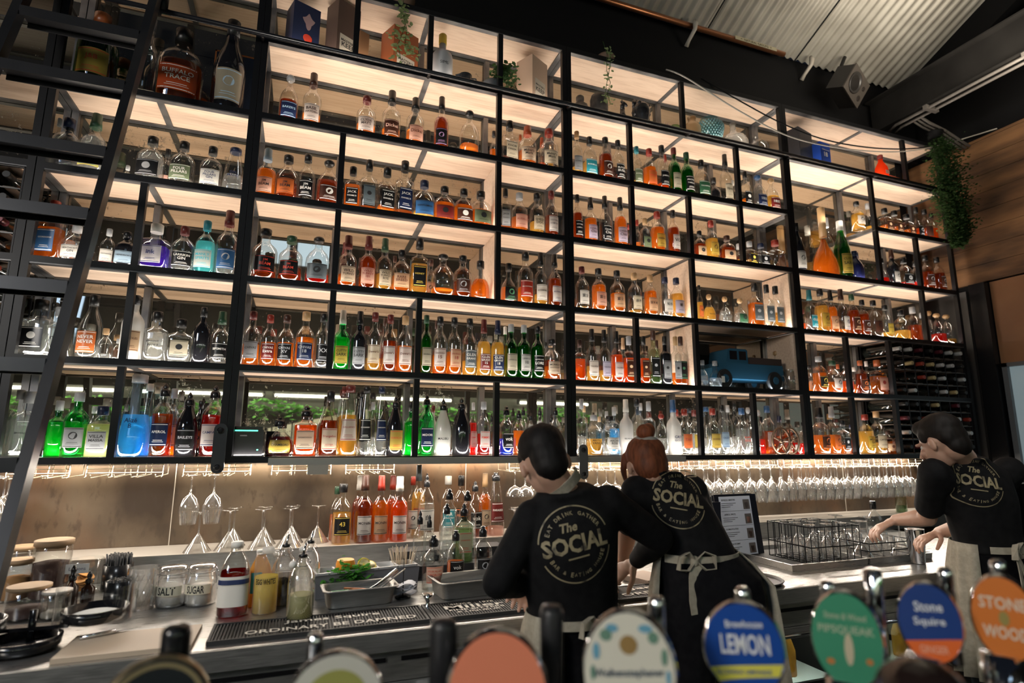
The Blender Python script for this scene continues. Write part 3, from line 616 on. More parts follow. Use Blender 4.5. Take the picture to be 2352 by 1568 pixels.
BOTTLES = """=A 4
-1.037 0.121 0.162 0.425 R G .9 o y r J&B
-0.861 0.215 0.112 0.531 R c .0 s x k -
-0.688 0.139 0.2 0.447 S a .8 k O w BUFFALO_TRACE
-0.463 0.115 0.15 0.548 W K .9 k c l -
=A 3
-1.305 0.105 0.045 0.267 R c .0 s x k -
-1.234 0.105 0.131 0.272 S c .9 n x k -
-1.206 0.215 0.042 0.278 R c .4 n x k -
-1.095 0.105 0.077 0.243 S K .9 k x k -
-1.095 0.215 0.037 0.22 R K .9 k k w 10
-0.997 0.105 0.104 0.318 T c .9 g y g GIN
-0.88 0.215 0.044 0.132 S c .3 s x k -
-0.76 0.105 0.112 0.249 S c .9 k k x -
-0.717 0.215 0.061 0.25 S i .6 k x k -
-0.625 0.105 0.106 0.25 S c .3 k f w FOUR_PILLARS
-0.499 0.105 0.107 0.248 S c .3 k w n FOUR_PILLARS_GIN
-0.397 0.105 0.112 0.259 C c .6 n W n GIN_MARE
=A 2
-1.106 0.105 0.109 0.291 Q a .8 r b w GORDONS
-1.075 0.215 0.052 0.264 R a .8 r w k -
-1.012 0.105 0.11 0.188 S c .8 s w k HEATHCOTE_GIN
-0.887 0.105 0.066 0.189 S r .25 s w k HEATHCOTE
-0.815 0.105 0.098 0.183 S K .9 k l k HENDRICK'S
-0.699 0.105 0.12 0.238 Q v .75 w w n ink
-0.582 0.105 0.114 0.243 S c .5 m k w LARRIKIN_GIN
-0.49 0.105 0.102 0.285 S t .9 t w t MANLY_SPIRITS
-0.394 0.105 0.098 0.351 T c .55 m b s -
=A 1
-1.133 0.105 0.114 0.258 Q c .9 k k w -
-1.089 0.215 0.063 0.272 R c .6 k x k -
-1.027 0.105 0.091 0.23 Q c .9 s x k mg
-0.908 0.105 0.093 0.298 W c .3 k o w NEVER_NEVER
-0.88 0.215 0.077 0.167 S c .4 u x k -
-0.828 0.215 0.045 0.121 S c .4 s x k -
-0.741 0.105 0.101 0.311 R w .9 k e d BOODLES
-0.66 0.105 0.121 0.242 Q c .85 k x k PATIENT_WOLF
-0.556 0.105 0.123 0.214 Q c .5 k c k -
-0.462 0.105 0.092 0.279 S K .9 k x k -
-0.388 0.105 0.099 0.265 T c .2 g k w SIPSMITH
=A 0
-1.16 0.105 0.075 0.283 R c .8 s x k -
-1.101 0.105 0.117 0.277 Q c .9 s W k BOTANIST
-1.018 0.215 0.068 0.248 Q E .9 s x k -
-0.907 0.105 0.102 0.28 R E .8 s s k -
-0.884 0.215 0.05 0.226 R c .5 s x k -
-0.829 0.105 0.112 0.222 Q L .95 n s k VILLA_MASSA
-0.804 0.215 0.038 0.248 R c .5 s x k -
-0.695 0.105 0.124 0.367 C l .75 s x n Alizé_B
-0.665 0.215 0.071 0.337 C l .8 w x n -
-0.635 0.215 0.052 0.325 R l .5 s x k -
-0.59 0.105 0.088 0.333 R o .85 P n w APEROL
-0.564 0.215 0.072 0.318 R o .6 s w n -
-0.527 0.215 0.053 0.266 R o .6 s x n -
-0.488 0.105 0.089 0.295 W K .9 P k s BAILEYS
-0.454 0.215 0.053 0.264 R K .9 k o k -
-0.384 0.105 0.097 0.331 R r .85 P w n CAMPARI
=B 4
-0.168 0.105 0.093 0.301 D b .7 s n l BAKER'S
-0.052 0.105 0.094 0.34 T a .4 d w k BASIL_HAYDEN
0.233 0.105 0.103 0.27 R a .5 m w k CLYDE_MAY'S
0.37 0.105 0.101 0.335 T a .4 k d p Dickel
0.505 0.105 0.1 0.322 T a .5 k p d Dickel
0.658 0.105 0.084 0.365 T b .9 k k v -
0.827 0.105 0.113 0.313 D a .4 k x k -
1.016 0.215 0.05 0.283 R a .8 k x k -
1.081 0.105 0.1 0.3 Q a .1 k c k KNOB_CREEK
1.194 0.215 0.042 0.295 R o .5 o x k -
1.198 0.105 0.11 0.29 R a .6 O c k Maker's_Mark
1.342 0.215 0.054 0.305 R o .6 O x k -
1.342 0.105 0.114 0.301 R a .1 r c k Maker's_Mark
1.481 0.215 0.037 0.266 R g .8 u x k -
=B 3
-0.246 0.105 0.094 0.286 T a .85 l p k JIM_BEAM
-0.146 0.105 0.106 0.268 R b .6 k o k JIM_BEAM
-0.051 0.105 0.084 0.292 R c .1 k k w JIM_BEAM
0.056 0.105 0.115 0.28 D b .8 k d w -
0.181 0.105 0.089 0.264 Q a .85 k k w JACK_DANIEL'S
0.265 0.105 0.09 0.319 Q a .2 k j k -
0.363 0.105 0.094 0.294 Q a .3 k k w JACK_DANIEL'S
0.459 0.105 0.095 0.349 Q a .2 k n w JACK_DANIEL'S
0.571 0.105 0.124 0.251 S g .35 n b k GENTLEMAN
0.688 0.105 0.12 0.234 S a .8 k m k -
0.802 0.105 0.108 0.239 S a .8 k d w -
0.918 0.105 0.123 0.241 S a .7 k f k -
1.057 0.105 0.067 0.285 Q a .25 k s k JACK_DANIEL'S
1.146 0.105 0.098 0.27 R a .6 s p m RUSSELL'S
1.259 0.105 0.088 0.288 R g .5 k c k SHEEP_DOG
1.355 0.105 0.08 0.319 R b .7 m w k SOUTHERN_COMFORT
1.489 0.215 0.024 0.251 R b .7 k x k -
=B 2
-0.224 0.105 0.117 0.279 R b .3 k k r JIM_BEAM
-0.101 0.105 0.11 0.257 R b .5 g k r JIM_BEAM
0.03 0.105 0.117 0.272 D r .35 k j k -
0.166 0.215 0.054 0.296 T a .5 m x k -
0.178 0.105 0.093 0.298 T a .4 m c k WILD_TURKEY
0.283 0.105 0.091 0.309 T b .9 m p m WILD_TURKEY_101
0.369 0.105 0.086 0.308 T g .5 g c k WILD_TURKEY_RYE
0.439 0.215 0.043 0.253 R a .5 d x k -
0.461 0.105 0.096 0.253 S a .6 k e d RARE_BREED
0.557 0.105 0.091 0.333 Q g .8 k k y HONEY
0.645 0.215 0.063 0.258 R o .6 d w k -
0.69 0.105 0.129 0.259 D a .3 k W k LONGBRANCH
0.804 0.105 0.1 0.263 R b .6 k d s -
0.934 0.105 0.114 0.245 G a .8 k x k -
1.08 0.105 0.098 0.25 G a .6 k k g -
1.185 0.105 0.093 0.333 R a .5 k r w AUCHENTOSHAN
1.283 0.105 0.08 0.339 T g .35 k w k BOWMORE
1.373 0.105 0.08 0.34 T b .8 k w n BOWMORE
=B 1
-0.25 0.105 0.088 0.278 R a .6 m s k CHIVAS
-0.172 0.105 0.088 0.267 R a .7 r m w CHIVAS_Extra
-0.095 0.105 0.086 0.273 R a .7 d k s CHIVAS_XV
-0.006 0.105 0.093 0.296 R a .8 u n s CHIVAS_18
0.079 0.105 0.082 0.294 R c .2 k k s XX
0.172 0.105 0.077 0.32 T E .8 w y k CUTTY_SARK
0.258 0.105 0.084 0.321 T K .9 k s k CUTTY_SARK
0.335 0.105 0.082 0.322 R g .35 m c d Dewar's
0.4 0.215 0.044 0.321 R b .8 d x k -
0.415 0.105 0.08 0.316 R b .8 m w d Dewar's
0.494 0.105 0.086 0.316 R a .7 u w d Dewar's
0.608 0.105 0.064 0.33 R G .9 g c k Glenfiddich
0.684 0.105 0.081 0.328 R a .5 k w d Glenfiddich_15
0.687 0.215 0.039 0.328 R b .7 d x k -
0.764 0.105 0.082 0.329 R a .6 k e m Glenfiddich_18
0.852 0.105 0.08 0.33 R g .4 k j w GLEN_GRANT
0.935 0.105 0.078 0.331 T g .9 m m w GLEN_GRANT_15
1.017 0.105 0.078 0.332 T g .9 n n w GLEN_GRANT_18
1.097 0.105 0.076 0.317 R G .8 s c k LAPHROAIG
1.1 0.215 0.047 0.324 R G .8 w x k -
1.176 0.105 0.077 0.318 R G .9 s w k LAPHROAIG_10
1.262 0.105 0.075 0.318 R G .9 k k w LAPHROAIG_LORE
1.353 0.105 0.093 0.247 R a .5 k c k MONKEY_SHOULDER
1.36 0.215 0.036 0.248 R b .8 k x k -
1.482 0.215 0.055 0.256 R o .8 e x k -
=B 0
-0.092 0.107 0.135 0.188 G p .75 P y k CHAMBORD
0.026 0.105 0.117 0.248 Q o .9 P c k DISARONNO
0.047 0.215 0.053 0.213 R g .5 k k y -
0.135 0.105 0.092 0.324 W b .8 k c m Frangelico
0.208 0.215 0.054 0.357 C g .85 m x m -
0.229 0.105 0.096 0.354 C g .85 m w m GALLIANO
0.299 0.215 0.055 0.342 C K .8 k x k -
0.311 0.105 0.071 0.354 C c .3 k k w GALLIANO
0.358 0.215 0.049 0.281 R c .5 s x k -
0.386 0.105 0.065 0.354 C c .5 n n w GALLIANO
0.46 0.105 0.087 0.311 W K .9 P y r KAHLUA
0.56 0.215 0.063 0.287 Q E .9 k x k -
0.624 0.105 0.08 0.324 R E .6 P n w MIDORI
0.682 0.215 0.046 0.271 R w .6 m x k -
0.713 0.105 0.084 0.302 W w .9 P x k MALIBU
0.814 0.105 0.098 0.314 W K .9 P x k -
0.912 0.215 0.042 0.294 R r .9 s w r PIMM'S
0.939 0.105 0.07 0.292 R r .6 s w r PIMM'S
1.021 0.215 0.03 0.233 R c .3 P x k -
1.072 0.105 0.079 0.273 R B .5 P k w vok
1.146 0.105 0.063 0.252 R a .8 P x k -
1.216 0.215 0.048 0.281 R c .4 P x k -
1.263 0.215 0.044 0.247 R c .4 P x k -
1.321 0.215 0.049 0.281 R c .4 P x k -
1.37 0.105 0.065 0.279 R c .4 P x k -
1.472 0.215 0.05 0.238 R a .6 P x k -
=C 4
1.537 0.105 0.069 0.328 R g .35 u s k BUSHMILLS
1.627 0.105 0.09 0.307 S g .6 k t w BUSHMILLS
1.743 0.105 0.088 0.327 R b .9 k d w -
1.837 0.105 0.077 0.326 R c .2 k k w BLACK_BUSH
1.978 0.105 0.068 0.31 R g .3 t f w POWERS
2.076 0.105 0.088 0.312 R a .8 r o r POWERS
2.176 0.105 0.082 0.356 R o .3 k k w JAMESON
2.274 0.105 0.08 0.358 R G .9 m c k JAMESON
2.284 0.215 0.046 0.366 R a .6 r x k -
2.377 0.105 0.084 0.343 R G .9 g k w PROPER_TWELVE
2.498 0.105 0.098 0.309 S g .2 k g w TULLAMORE
2.694 0.215 0.088 0.263 S K .8 k x k -
2.707 0.105 0.081 0.392 T a .15 k c k TEARS
2.868 0.215 0.045 0.274 R b .5 w x k -
2.879 0.105 0.074 0.292 S a .4 k k w -
2.994 0.105 0.105 0.289 D c .3 b n s 1800
3.118 0.105 0.098 0.282 D g .7 u m w 1800
=C 3
1.533 0.105 0.064 0.324 R b .9 k k w SOUTHERN_COMFORT
1.625 0.105 0.079 0.319 T a .8 k i k Canadian_Club
1.728 0.105 0.077 0.346 T a .15 k k w Canadian_Club
1.84 0.105 0.081 0.354 T a .9 k i k Canadian_Club
1.97 0.215 0.038 0.23 R b .6 r x k -
2.022 0.105 0.073 0.239 S a .3 u f k -
2.035 0.215 0.044 0.273 R a .6 r x k -
2.118 0.105 0.093 0.299 R a .9 r y k FIREBALL
2.243 0.105 0.075 0.328 R b .9 k w k VO
2.451 0.105 0.078 0.212 S b .8 k e k -
2.552 0.105 0.083 0.301 R g .8 r y d -
2.68 0.105 0.101 0.208 S b .8 d e k -
2.875 0.105 0.085 0.193 Q g .4 s k y -
2.883 0.215 0.079 0.213 Q g .6 s x k -
2.977 0.105 0.095 0.193 Q c .3 n k s -
3.11 0.105 0.113 0.233 Q r .15 r x k -
=C 2
1.556 0.105 0.081 0.285 R g .15 m w k 富士
1.671 0.105 0.09 0.286 R a .9 k p k 富士
1.802 0.105 0.091 0.287 R a .7 k e k 富士
1.926 0.105 0.084 0.286 R g .2 u c k 余市
2.044 0.105 0.082 0.284 R a .9 u e k 宮城峡
2.157 0.105 0.086 0.284 R c .2 n w k 知多
2.266 0.105 0.089 0.287 R g .9 n i k 響
2.424 0.105 0.041 0.256 R g .8 k o k -
2.499 0.105 0.088 0.202 G g .8 u x k PATRON
2.629 0.105 0.089 0.199 G c .7 u x k PATRON
2.756 0.105 0.096 0.199 G c .7 u g k -
2.892 0.105 0.091 0.32 Q a .8 k j s -
2.997 0.105 0.08 0.318 Q c .8 k j s -
3.108 0.105 0.084 0.316 Q g .55 k j s -
=C 1
1.533 0.105 0.063 0.256 Q o .8 d x k -
1.616 0.105 0.074 0.327 T g .45 k w k TALISKER
1.7 0.105 0.072 0.328 T g .35 k i k TALISKER
1.785 0.105 0.075 0.326 T o .8 k w k TALISKER
1.872 0.105 0.071 0.301 Q o .8 s d e -
1.898 0.215 0.051 0.31 T o .7 e x k -
1.979 0.105 0.06 0.308 Q o .8 k d e -
2.05 0.105 0.072 0.35 Q f .3 d k s -
2.135 0.105 0.067 0.319 Q K .9 k s k -
2.152 0.215 0.046 0.313 Q f .5 d x k -
2.215 0.105 0.062 0.322 Q a .4 u s k -
2.299 0.105 0.068 0.325 Q a .6 d k g -
=C 0
1.538 0.105 0.056 0.326 Q c .5 s W k 42
1.612 0.215 0.045 0.297 R c .5 e x k -
1.618 0.105 0.1 0.234 R g .6 s x k ABSOLUT_VANILIA
1.725 0.105 0.101 0.23 R c .4 k w k ARCHIE_ROSE
1.732 0.215 0.052 0.231 R p .4 e x k -
1.751 0.215 0.065 0.264 R c .4 s x k -
1.818 0.215 0.066 0.292 Q l .8 s x k -
1.837 0.105 0.08 0.332 T w .9 w W k BELVEDERE
1.915 0.105 0.078 0.341 R c .5 k x k CIROC
1.998 0.105 0.065 0.324 Q c .6 s W n -
2.013 0.215 0.047 0.321 R c .5 s x k -
2.086 0.105 0.079 0.25 D c .6 r x k -
2.176 0.105 0.083 0.339 T w .9 b W n GREY_GOOSE
2.259 0.105 0.08 0.284 R c .6 r o m Tito's
2.281 0.215 0.055 0.287 R c .5 r x k -
2.422 0.215 0.084 0.287 R c .7 m y k -
2.476 0.105 0.089 0.293 R c .6 r y d BERRIES
2.515 0.215 0.063 0.31 C c .5 b x k -
2.551 0.105 0.076 0.319 R c .6 k l n OUZO
2.698 0.215 0.064 0.326 R c .5 s x k -
2.71 0.105 0.087 0.302 R c .8 b W r KAPIDIS_OUZO
2.747 0.215 0.065 0.352 R c .5 k x k -
2.798 0.105 0.077 0.255 R c .5 s x k -
2.864 0.215 0.065 0.315 D c .5 s x k -
2.947 0.215 0.08 0.299 D r .5 s x k -
3.031 0.215 0.088 0.331 R b .7 b w k -
3.216 0.105 0.044 0.147 R r .8 k w k -
3.231 0.215 0.067 0.264 W b .7 n x k -
=D 0
3.352 0.215 0.067 0.223 R r .5 k w k -
3.384 0.105 0.107 0.323 T a .6 k d o -
3.5 0.105 0.083 0.331 T a .6 s o k -
3.595 0.105 0.08 0.24 Q a .4 k k s -
3.681 0.105 0.068 0.208 R b .7 n w k -
3.82 0.105 0.098 0.283 R g .85 r y k MOUNT_GAY
3.939 0.105 0.095 0.307 R g .4 u c k CAPTAIN
4.036 0.105 0.087 0.17 S a .8 d e d -
4.274 0.215 0.073 0.179 S K .8 k e k -
=D 1
3.424 0.105 0.093 0.262 R a .8 s k y -
3.45 0.215 0.061 0.217 R a .6 k w k -
3.553 0.105 0.102 0.239 R a .5 g w k -
3.68 0.105 0.095 0.233 S o .6 k x k -
3.736 0.215 0.053 0.236 R o .6 o x k -
3.828 0.105 0.078 0.254 R b .9 o d o -
3.899 0.215 0.054 0.222 R a .6 w x k -
4.004 0.105 0.106 0.268 Q a .8 o p m -
4.035 0.215 0.054 0.275 R c .6 w x k -
4.245 0.215 0.055 0.239 Q o .6 k x k -
=D 2
3.39 0.105 0.081 0.319 T c .5 t t w GLEN
3.442 0.215 0.053 0.201 R o .7 m x k -
3.498 0.105 0.095 0.336 R g .9 k y d -
3.596 0.105 0.078 0.337 T a .9 k e d -
3.702 0.105 0.083 0.356 T a .2 d w n -
3.81 0.105 0.084 0.328 R b .9 g d e -
3.913 0.105 0.08 0.293 R b .9 k d s -
4.031 0.105 0.09 0.3 R a .1 k d k -
4.151 0.105 0.086 0.275 R g .3 k y k PULTENEY
4.319 0.105 0.111 0.25 S g .5 k x k -
4.458 0.105 0.103 0.286 S b .7 s x k -
4.728 0.215 0.088 0.286 R c .2 s x k -
4.731 0.105 0.105 0.258 D r .5 u x k -
4.813 0.215 0.098 0.309 D c .2 u x k -
4.879 0.105 0.106 0.257 D g .3 u x k -
=D 3
3.32 0.105 0.097 0.393 W K .9 k w k -
3.585 0.105 0.26 0.553 Y a .8 u x k -
3.755 0.215 0.094 0.537 R g .6 s x k -
3.78 0.109 0.138 0.475 W G .8 w y k CUTTY_SARK
3.875 0.105 0.13 0.246 W n .9 n x s -
4.058 0.215 0.058 0.294 W n .9 n x s -
4.166 0.105 0.104 0.222 G r .4 k x k -
4.293 0.105 0.081 0.308 T K .9 d w k -
4.423 0.105 0.106 0.258 S r .3 k k s -
4.555 0.105 0.088 0.248 S r .4 k x k -
4.682 0.105 0.094 0.31 R b .8 k d s -
4.82 0.105 0.09 0.311 R b .8 k d s -
=D 4
3.967 0.105 0.09 0.235 R g .8 k w k -
4.24 0.215 0.079 0.308 R g .5 s x k -
4.273 0.105 0.097 0.226 Q a .5 k d e -
4.383 0.105 0.098 0.222 Q a .5 k d e -
4.522 0.105 0.099 0.212 Q a .5 k d e -
4.643 0.105 0.09 0.294 G o .5 k k s -
4.745 0.105 0.086 0.288 R o .6 k d k -
4.826 0.105 0.071 0.268 R o .7 k x k -"""
rb = random.Random(5)
row = []
def flush():
    if not row: return
    u, k = row[0][:2]
    fr = [r for r in row if r[3] < 0.2]; bk = [r for r in row if r[3] >= 0.2]
    for L in (fr, bk):
        L.sort(key=lambda r: r[2])
        for a, b in zip(L[:-1], L[1:]):
            ov = (a[4] + b[4]) / 2 + 0.001 - (b[2] - a[2])
            if ov > 0 and abs(a[3] - b[3]) < 0.06:
                s = max(0.86, 1 - ov / (a[4] + b[4]) * 2); a[4] *= s; b[4] *= s
                ov = (a[4] + b[4]) / 2 + 0.001 - (b[2] - a[2])
                if ov > 0: a[2] -= ov / 2; b[2] += ov / 2
    for r in row:
        for uu, kk, xs in SIDE:
            if uu == r[0] and kk == r[1] and abs(r[2] - xs) < r[4] * .52 + .012: r[2] = xs + (1 if r[2] > xs else -1) * (r[4] * .52 + .013)
        xa, xb = dict(A=(-1.158, -.313), B=(-.311, 1.421), C=(1.423, 3.169), D=(3.171, 4.90))[r[0]]; r[2] = min(max(r[2], xa + r[4] * .52), xb - r[4] * .52)
    order = sorted(row, key=lambda r: r[2])
    for i, (u, k, x, y, W, H, t) in enumerate(order):
        pf, q, fill, cap, lab, tc, text = t
        capn = CN[cap]; labn = '' if lab in 'x' else CN[lab] + ' label, '
        n = '%s bottle, %s %s, %s%s from left, %s shelf, %s unit' % (LN[q], capn, 'cap', labn, ORD[i], ROWN[k], ULAB[u].replace(' centre', '-centre').replace('far ', 'far-'))
        if cap == 'P': n = n.replace('black pourer cap', 'black pourer')
        o = thing('liquor_bottle', n, 'bottle', (x, y, ZR[k] + 0.0115), rb.uniform(-.16, .16), group='bottles on the %s shelf' % ROWN[k])
        bottle_parts(o, W, H, pf, q, float(fill), cap, lab, tc, text, 20 if W > .09 else 16)
    row.clear()
for ln in BOTTLES.strip().split('\n'):
    if ln[0] == '=': flush(); cu, ck = ln[1:].split(); continue
    t = ln.split(); row.append([cu, int(ck), float(t[0]), float(t[1]), float(t[2]), float(t[3]), t[4:]])
flush()

# ------------------------------------------------------------------ things among the bottles
def box_thing(name, label, cat, px, k, y, w, d, h, m_, rz=0.0, group=None):
    z = ZR[k] + 0.0115; x = x_for(px, y, z); o = thing(name, label, cat, (x, y, z), rz, group)
    m = MB(); m.box(-w / 2, w / 2, -d / 2, d / 2, 0, h); m.build('box', m_, o); return o
def face(o, w, z0, z1, d, m_, text=None, tc=None, name='label', tm=None):
    m = MB(); m.box(-w / 2, w / 2, -d / 2 - 0.0015, -d / 2 - 0.0002, z0, z1)
    if text:
        ls = text.split('_')
        for i, t in enumerate(ls): put_text(m, t, w * .85, (z1 - z0) * .3 / len(ls) ** .5, lambda a, b, i=i: (a, -d / 2 - 0.002, z1 - (z1 - z0) * (.25 + .2 * i) + b), 1, bold=0.02)
    return m.build(name, [m_, tm or ink('k')], o)
navy_box = mat('navy_carton', (0.015, 0.022, 0.06), 0.5)
o = box_thing('gift_box', 'dark navy gift box with a small crest at the left of the top shelf', 'box', 690, 5, .14, .145, .12, .30, navy_box, 0.35)
m = MB(); m.lathe([(0.025, 0), (0.024, 0.001)], 16, Matrix.Translation((0.01, -.0605, .10)) @ Matrix.Rotation(PI / 2, 4, 'X')); m.build('crest', ink('r'), o)
m = MB(); m.add([(.01 + .028 * math.cos(t) * (1 + .35 * math.sin(3 * t)), -.0612, .2 + .04 * math.sin(t) * (1 + .3 * math.cos(4 * t))) for t in [i * 2 * PI / 30 for i in range(30)]], [tuple(range(30))]); m.build('emblem', mat('rose_print', (.4, .25, .25), .5), o)
tall_brown = mat('dark_brown_carton', (0.10, 0.06, 0.045), 0.55); lab_c = mat('cream_card', (0.55, 0.48, 0.38), 0.6)
o = box_thing('gift_box', 'tall dark brown box with a cream label beside the first post, top shelf', 'box', 783, 5, .12, .14, .12, .36, tall_brown, 0.5); face(o, .105, .02, .15, .12, lab_c, "MASTER'S_KEEP")
box_thing('gift_box', 'small open brown carton just right of the first top-shelf post', 'box', 824, 5, .13, .055, .10, .22, mat('tan_carton', (.30, .15, .07), .6), 0.4)
o = box_thing('gift_box', 'rust orange box with a pale label behind the trailing plant, top shelf', 'box', 915, 5, .15, .17, .13, .30, mat('rust_carton', (.33, .09, .03), .5), 0.45); face(o, .12, .02, .13, .13, lab_c, "MASTER'S_KEEP")
o = box_thing('gift_box', 'pale wooden gift box with a printed label left of the thick centre post', 'box', 1222, 5, .13, .15, .13, .32, mat('pale_carton', (.55, .38, .27), .6), 0.5); face(o, .10, .02, .17, .13, lab_c, "MASTER'S_KEEP")
box_thing('gift_box', 'large charcoal box just right of the thick post on the top right shelf', 'box', 1838, 5, .14, .19, .12, .30, mat('charcoal_carton', (.02, .022, .028), .45), 0.25)
o = box_thing('gift_box', 'bright blue gift box with white lettering on the top right shelf', 'box', 1887, 5, .09, .115, .09, .205, mat('royal_blue_carton', (.02, .07, .38), .35), 0.12); face(o, .10, .01, .19, .09, mat('royal_blue_carton', (.02, .07, .38), .35), 'GLENALLACHIE_18', tm=ink('w'))
box_thing('gift_box', 'low brown box leaning at an angle behind the orange bottle on the left', 'box', 1945, 5, .19, .20, .03, .13, mat('brown_carton', (.22, .08, .035), .5), -0.1)
box_thing('gift_box', 'low cream box lying just left of the orange bottle, top right shelf', 'box', 1990, 5, .15, .13, .09, .085, mat('white_carton', (.62, .56, .46), .5), 0.3)
box_thing('gift_box', 'red-brown box just right of the orange bottle, top right shelf', 'box', 2052, 5, .17, .13, .05, .13, mat('brick_carton', (.30, .05, .02), .5), 0.1)
box_thing('presentation_box', 'dark open presentation box edged in copper behind the black giant bottle', 'box', 528, 4, .225, .20, .06, .42, mat('ink_blue_board', (.012, .02, .04), .5), 0)
m = MB(); o2 = bpy.context.scene.objects['presentation_box']
for a in ((-.10, -.092, 0, .42), (.092, .10, 0, .42), (-.10, .10, .412, .42)): m.box(a[0], a[1], -.032, -.0302, a[2], a[3])
m.build('copper_edge', mat('copper_edge', (.45, .15, .04), .4, .3), o2)

def lathe_thing(name, label, cat, px, k, y, H, W, prof, m_, part='body', sy=1, sec=None, seg=22, cap1=True, rz=0):
    z = ZR[k] + 0.0115; x = x_for(px, y, z); o = thing(name, label, cat, (x, y, z), rz)
    m = MB(); m.lathe([(r * W / 2, q * H) for r, q in prof], seg, sec=sec, sy=sy, cap1=cap1); m.build(part, m_, o); return o
VB = [(.9, 0), (1, .02), (1, .52), (.9, .60), (.5, .66), (.34, .70), (.32, .86)]
o = lathe_thing('liqueur_bottle', 'tall off-white ceramic bottle with a mustard yellow cap, top shelf', 'bottle', 1014, 5, .10, .34, .125, VB, mat('offwhite_ceramic', (.42, .42, .43), .35), 'bottle_body')
m = MB(); m.lathe([(.024, .275), (.024, .335), (.02, .34)], 16); m.build('cap', mat('mustard_cap', (.55, .36, .04), .4), o)
m = MB(); put_text(m, 'SIMS', .05, .02, lambda a, b: (.0635 * math.sin(a / .063), -.0635 * math.cos(a / .063), .12 + b)); m.build('printed_name', ink('k'), o)
o = lathe_thing('liqueur_bottle', 'orange bottle with a maroon cap on the top right shelf', 'bottle', 2028, 5, .08, .235, .095, [(.9, 0), (1, .02), (1, .42), (.9, .56), (.5, .72), (.34, .80), (.34, .88)], shader_mix('orange_glass', [('T', (1, .22, .03), 1, 0), ('L', (1, .12, .02), .6, 0), ('D', (.9, .10, .02), .35, 0)]), 'bottle_body')
m = MB(); m.lathe([(.021, .20), (.021, .233), (.018, .238)], 14); m.build('cap', ink('m'), o)
m = MB(); m.box(-.02, .02, -.0485, -.0478, .06, .09); m.build('label', ink('p'), o)
# black pitcher
o = lathe_thing('pitcher', 'small glossy black pitcher with a curved handle, top shelf', 'pitcher', 1068, 5, .10, .105, .10, [(.95, 0), (1, .05), (.85, .5), (.75, .85), (.8, 1)], black_gloss, 'jug_body', cap1=False)
m = MB(); m.tube([(.035, 0, .095), (.065, 0, .10), (.078, 0, .06), (.072, 0, .0)], .005, 8); m.build('handle', black_gloss, o)
m = MB(); m.add([(-.036, -.014, .105), (-.036, .014, .105), (-.064, 0, .098), (-.04, 0, .075)], [(0, 1, 2), (0, 2, 3), (1, 3, 2), (0, 3, 1)]); m.build('spout', black_gloss, o)
# leafy plants -------------------------------------------------
leaf_a = shader_mix('variegated_leaf', [('D', (.20, .26, .13), 1, 0), ('L', (.26, .34, .14), .4, 0)])
leaf_b = shader_mix('dark_leaf', [('D', (.06, .11, .045), 1, 0), ('L', (.08, .15, .04), .35, 0)])
leaf_c = shader_mix('fern_leaf', [('D', (.045, .085, .03), 1, 0), ('L', (.06, .13, .04), .35, 0)])
leaf_d = shader_mix('mint_leaf', [('D', (.09, .30, .05), 1, 0), ('L', (.12, .40, .06), .4, 0)])
def leaf(mb, p, s, rnd, up=0.2):
    a = rnd.uniform(0, 2 * PI); d = Vector((math.cos(a), math.sin(a), rnd.uniform(-.7, .4 + up))).normalized(); sd = d.cross(Vector((rnd.uniform(-.4, .4), rnd.uniform(-.4, .4), 1))).normalized(); nn = d.cross(sd)
    P = [p, p + d * s * .35 + sd * s * .32 + nn * s * .05, p + d * s * .75 + sd * s * .25, p + d * s, p + d * s * .75 - sd * s * .25, p + d * s * .35 - sd * s * .32 + nn * s * .05, p + d * s * .5 - nn * s * .07]
    mb.add(P, [(0, 1, 6), (1, 2, 6), (2, 3, 6), (3, 4, 6), (4, 5, 6), (5, 0, 6)], 0)
def vine(o, pts, n, size, m_, seed, spread=.02, name='trailing_stem'):
    rnd = random.Random(seed); P = [Vector(p) for p in pts]; m = MB(); m.tube(P, .0018, 5); m.build(name, leaf_b, o); m = MB()
    for i in range(n):
        t = rnd.random() * (len(P) - 1); j = min(int(t), len(P) - 2); p = P[j].lerp(P[j + 1], t - j) + Vector([rnd.gauss(0, spread) for _ in range(3)])
        leaf(m, p, size * rnd.uniform(.7, 1.2), rnd)
    return m.build('leaves', m_, o)
z = ZR[6]; pA = at_y(925, 0, -.03); pB = at_y(935, 140, -.03)
o = thing('trailing_plant', 'variegated trailing plant hanging over the rust orange box, top shelf', 'plant', pB)
L = [at_y(a, b, -.04) - pB for a, b in ((930, -30), (925, 20), (930, 60), (915, 100), (920, 135))]; vine(o, L, 70, .032, leaf_a, 1)
L = [at_y(a, b, -.04) - pB for a, b in ((925, 20), (935, 70), (930, 100), (945, 118), (960, 125))]; vine(o, L, 45, .03, leaf_a, 2, .015)
L = [at_y(a, b, -.04) - pB for a, b in ((915, 90), (905, 80), (893, 82))]; vine(o, L, 8, .025, leaf_a, 3, .008)
m = MB(); m.lathe([(.05, 0), (.065, .09), (.07, .10)], 18, Matrix.Translation((x_for(925, .1, 3.95) - pB.x, .1 - pB.y, 3.9485 - pB.z))); m.build('plant_pot', mat('clay_pot', (.2, .12, .08), .7), o)
pB = at_y(1396, 230, -.03); o = thing('trailing_plant', 'thin trailing plant hanging past the dark vases left of the giraffe-shaped vase', 'plant', pB)
for s_, LL in ((4, ((1385, 95), (1395, 125), (1393, 160), (1402, 190), (1395, 215), (1402, 240))), (5, ((1400, 105), (1403, 140), (1398, 170), (1392, 200), (1388, 235)))):
    vine(o, [at_y(a, b, -.035) - pB for a, b in LL], 34, .022, leaf_a, s_, .010)
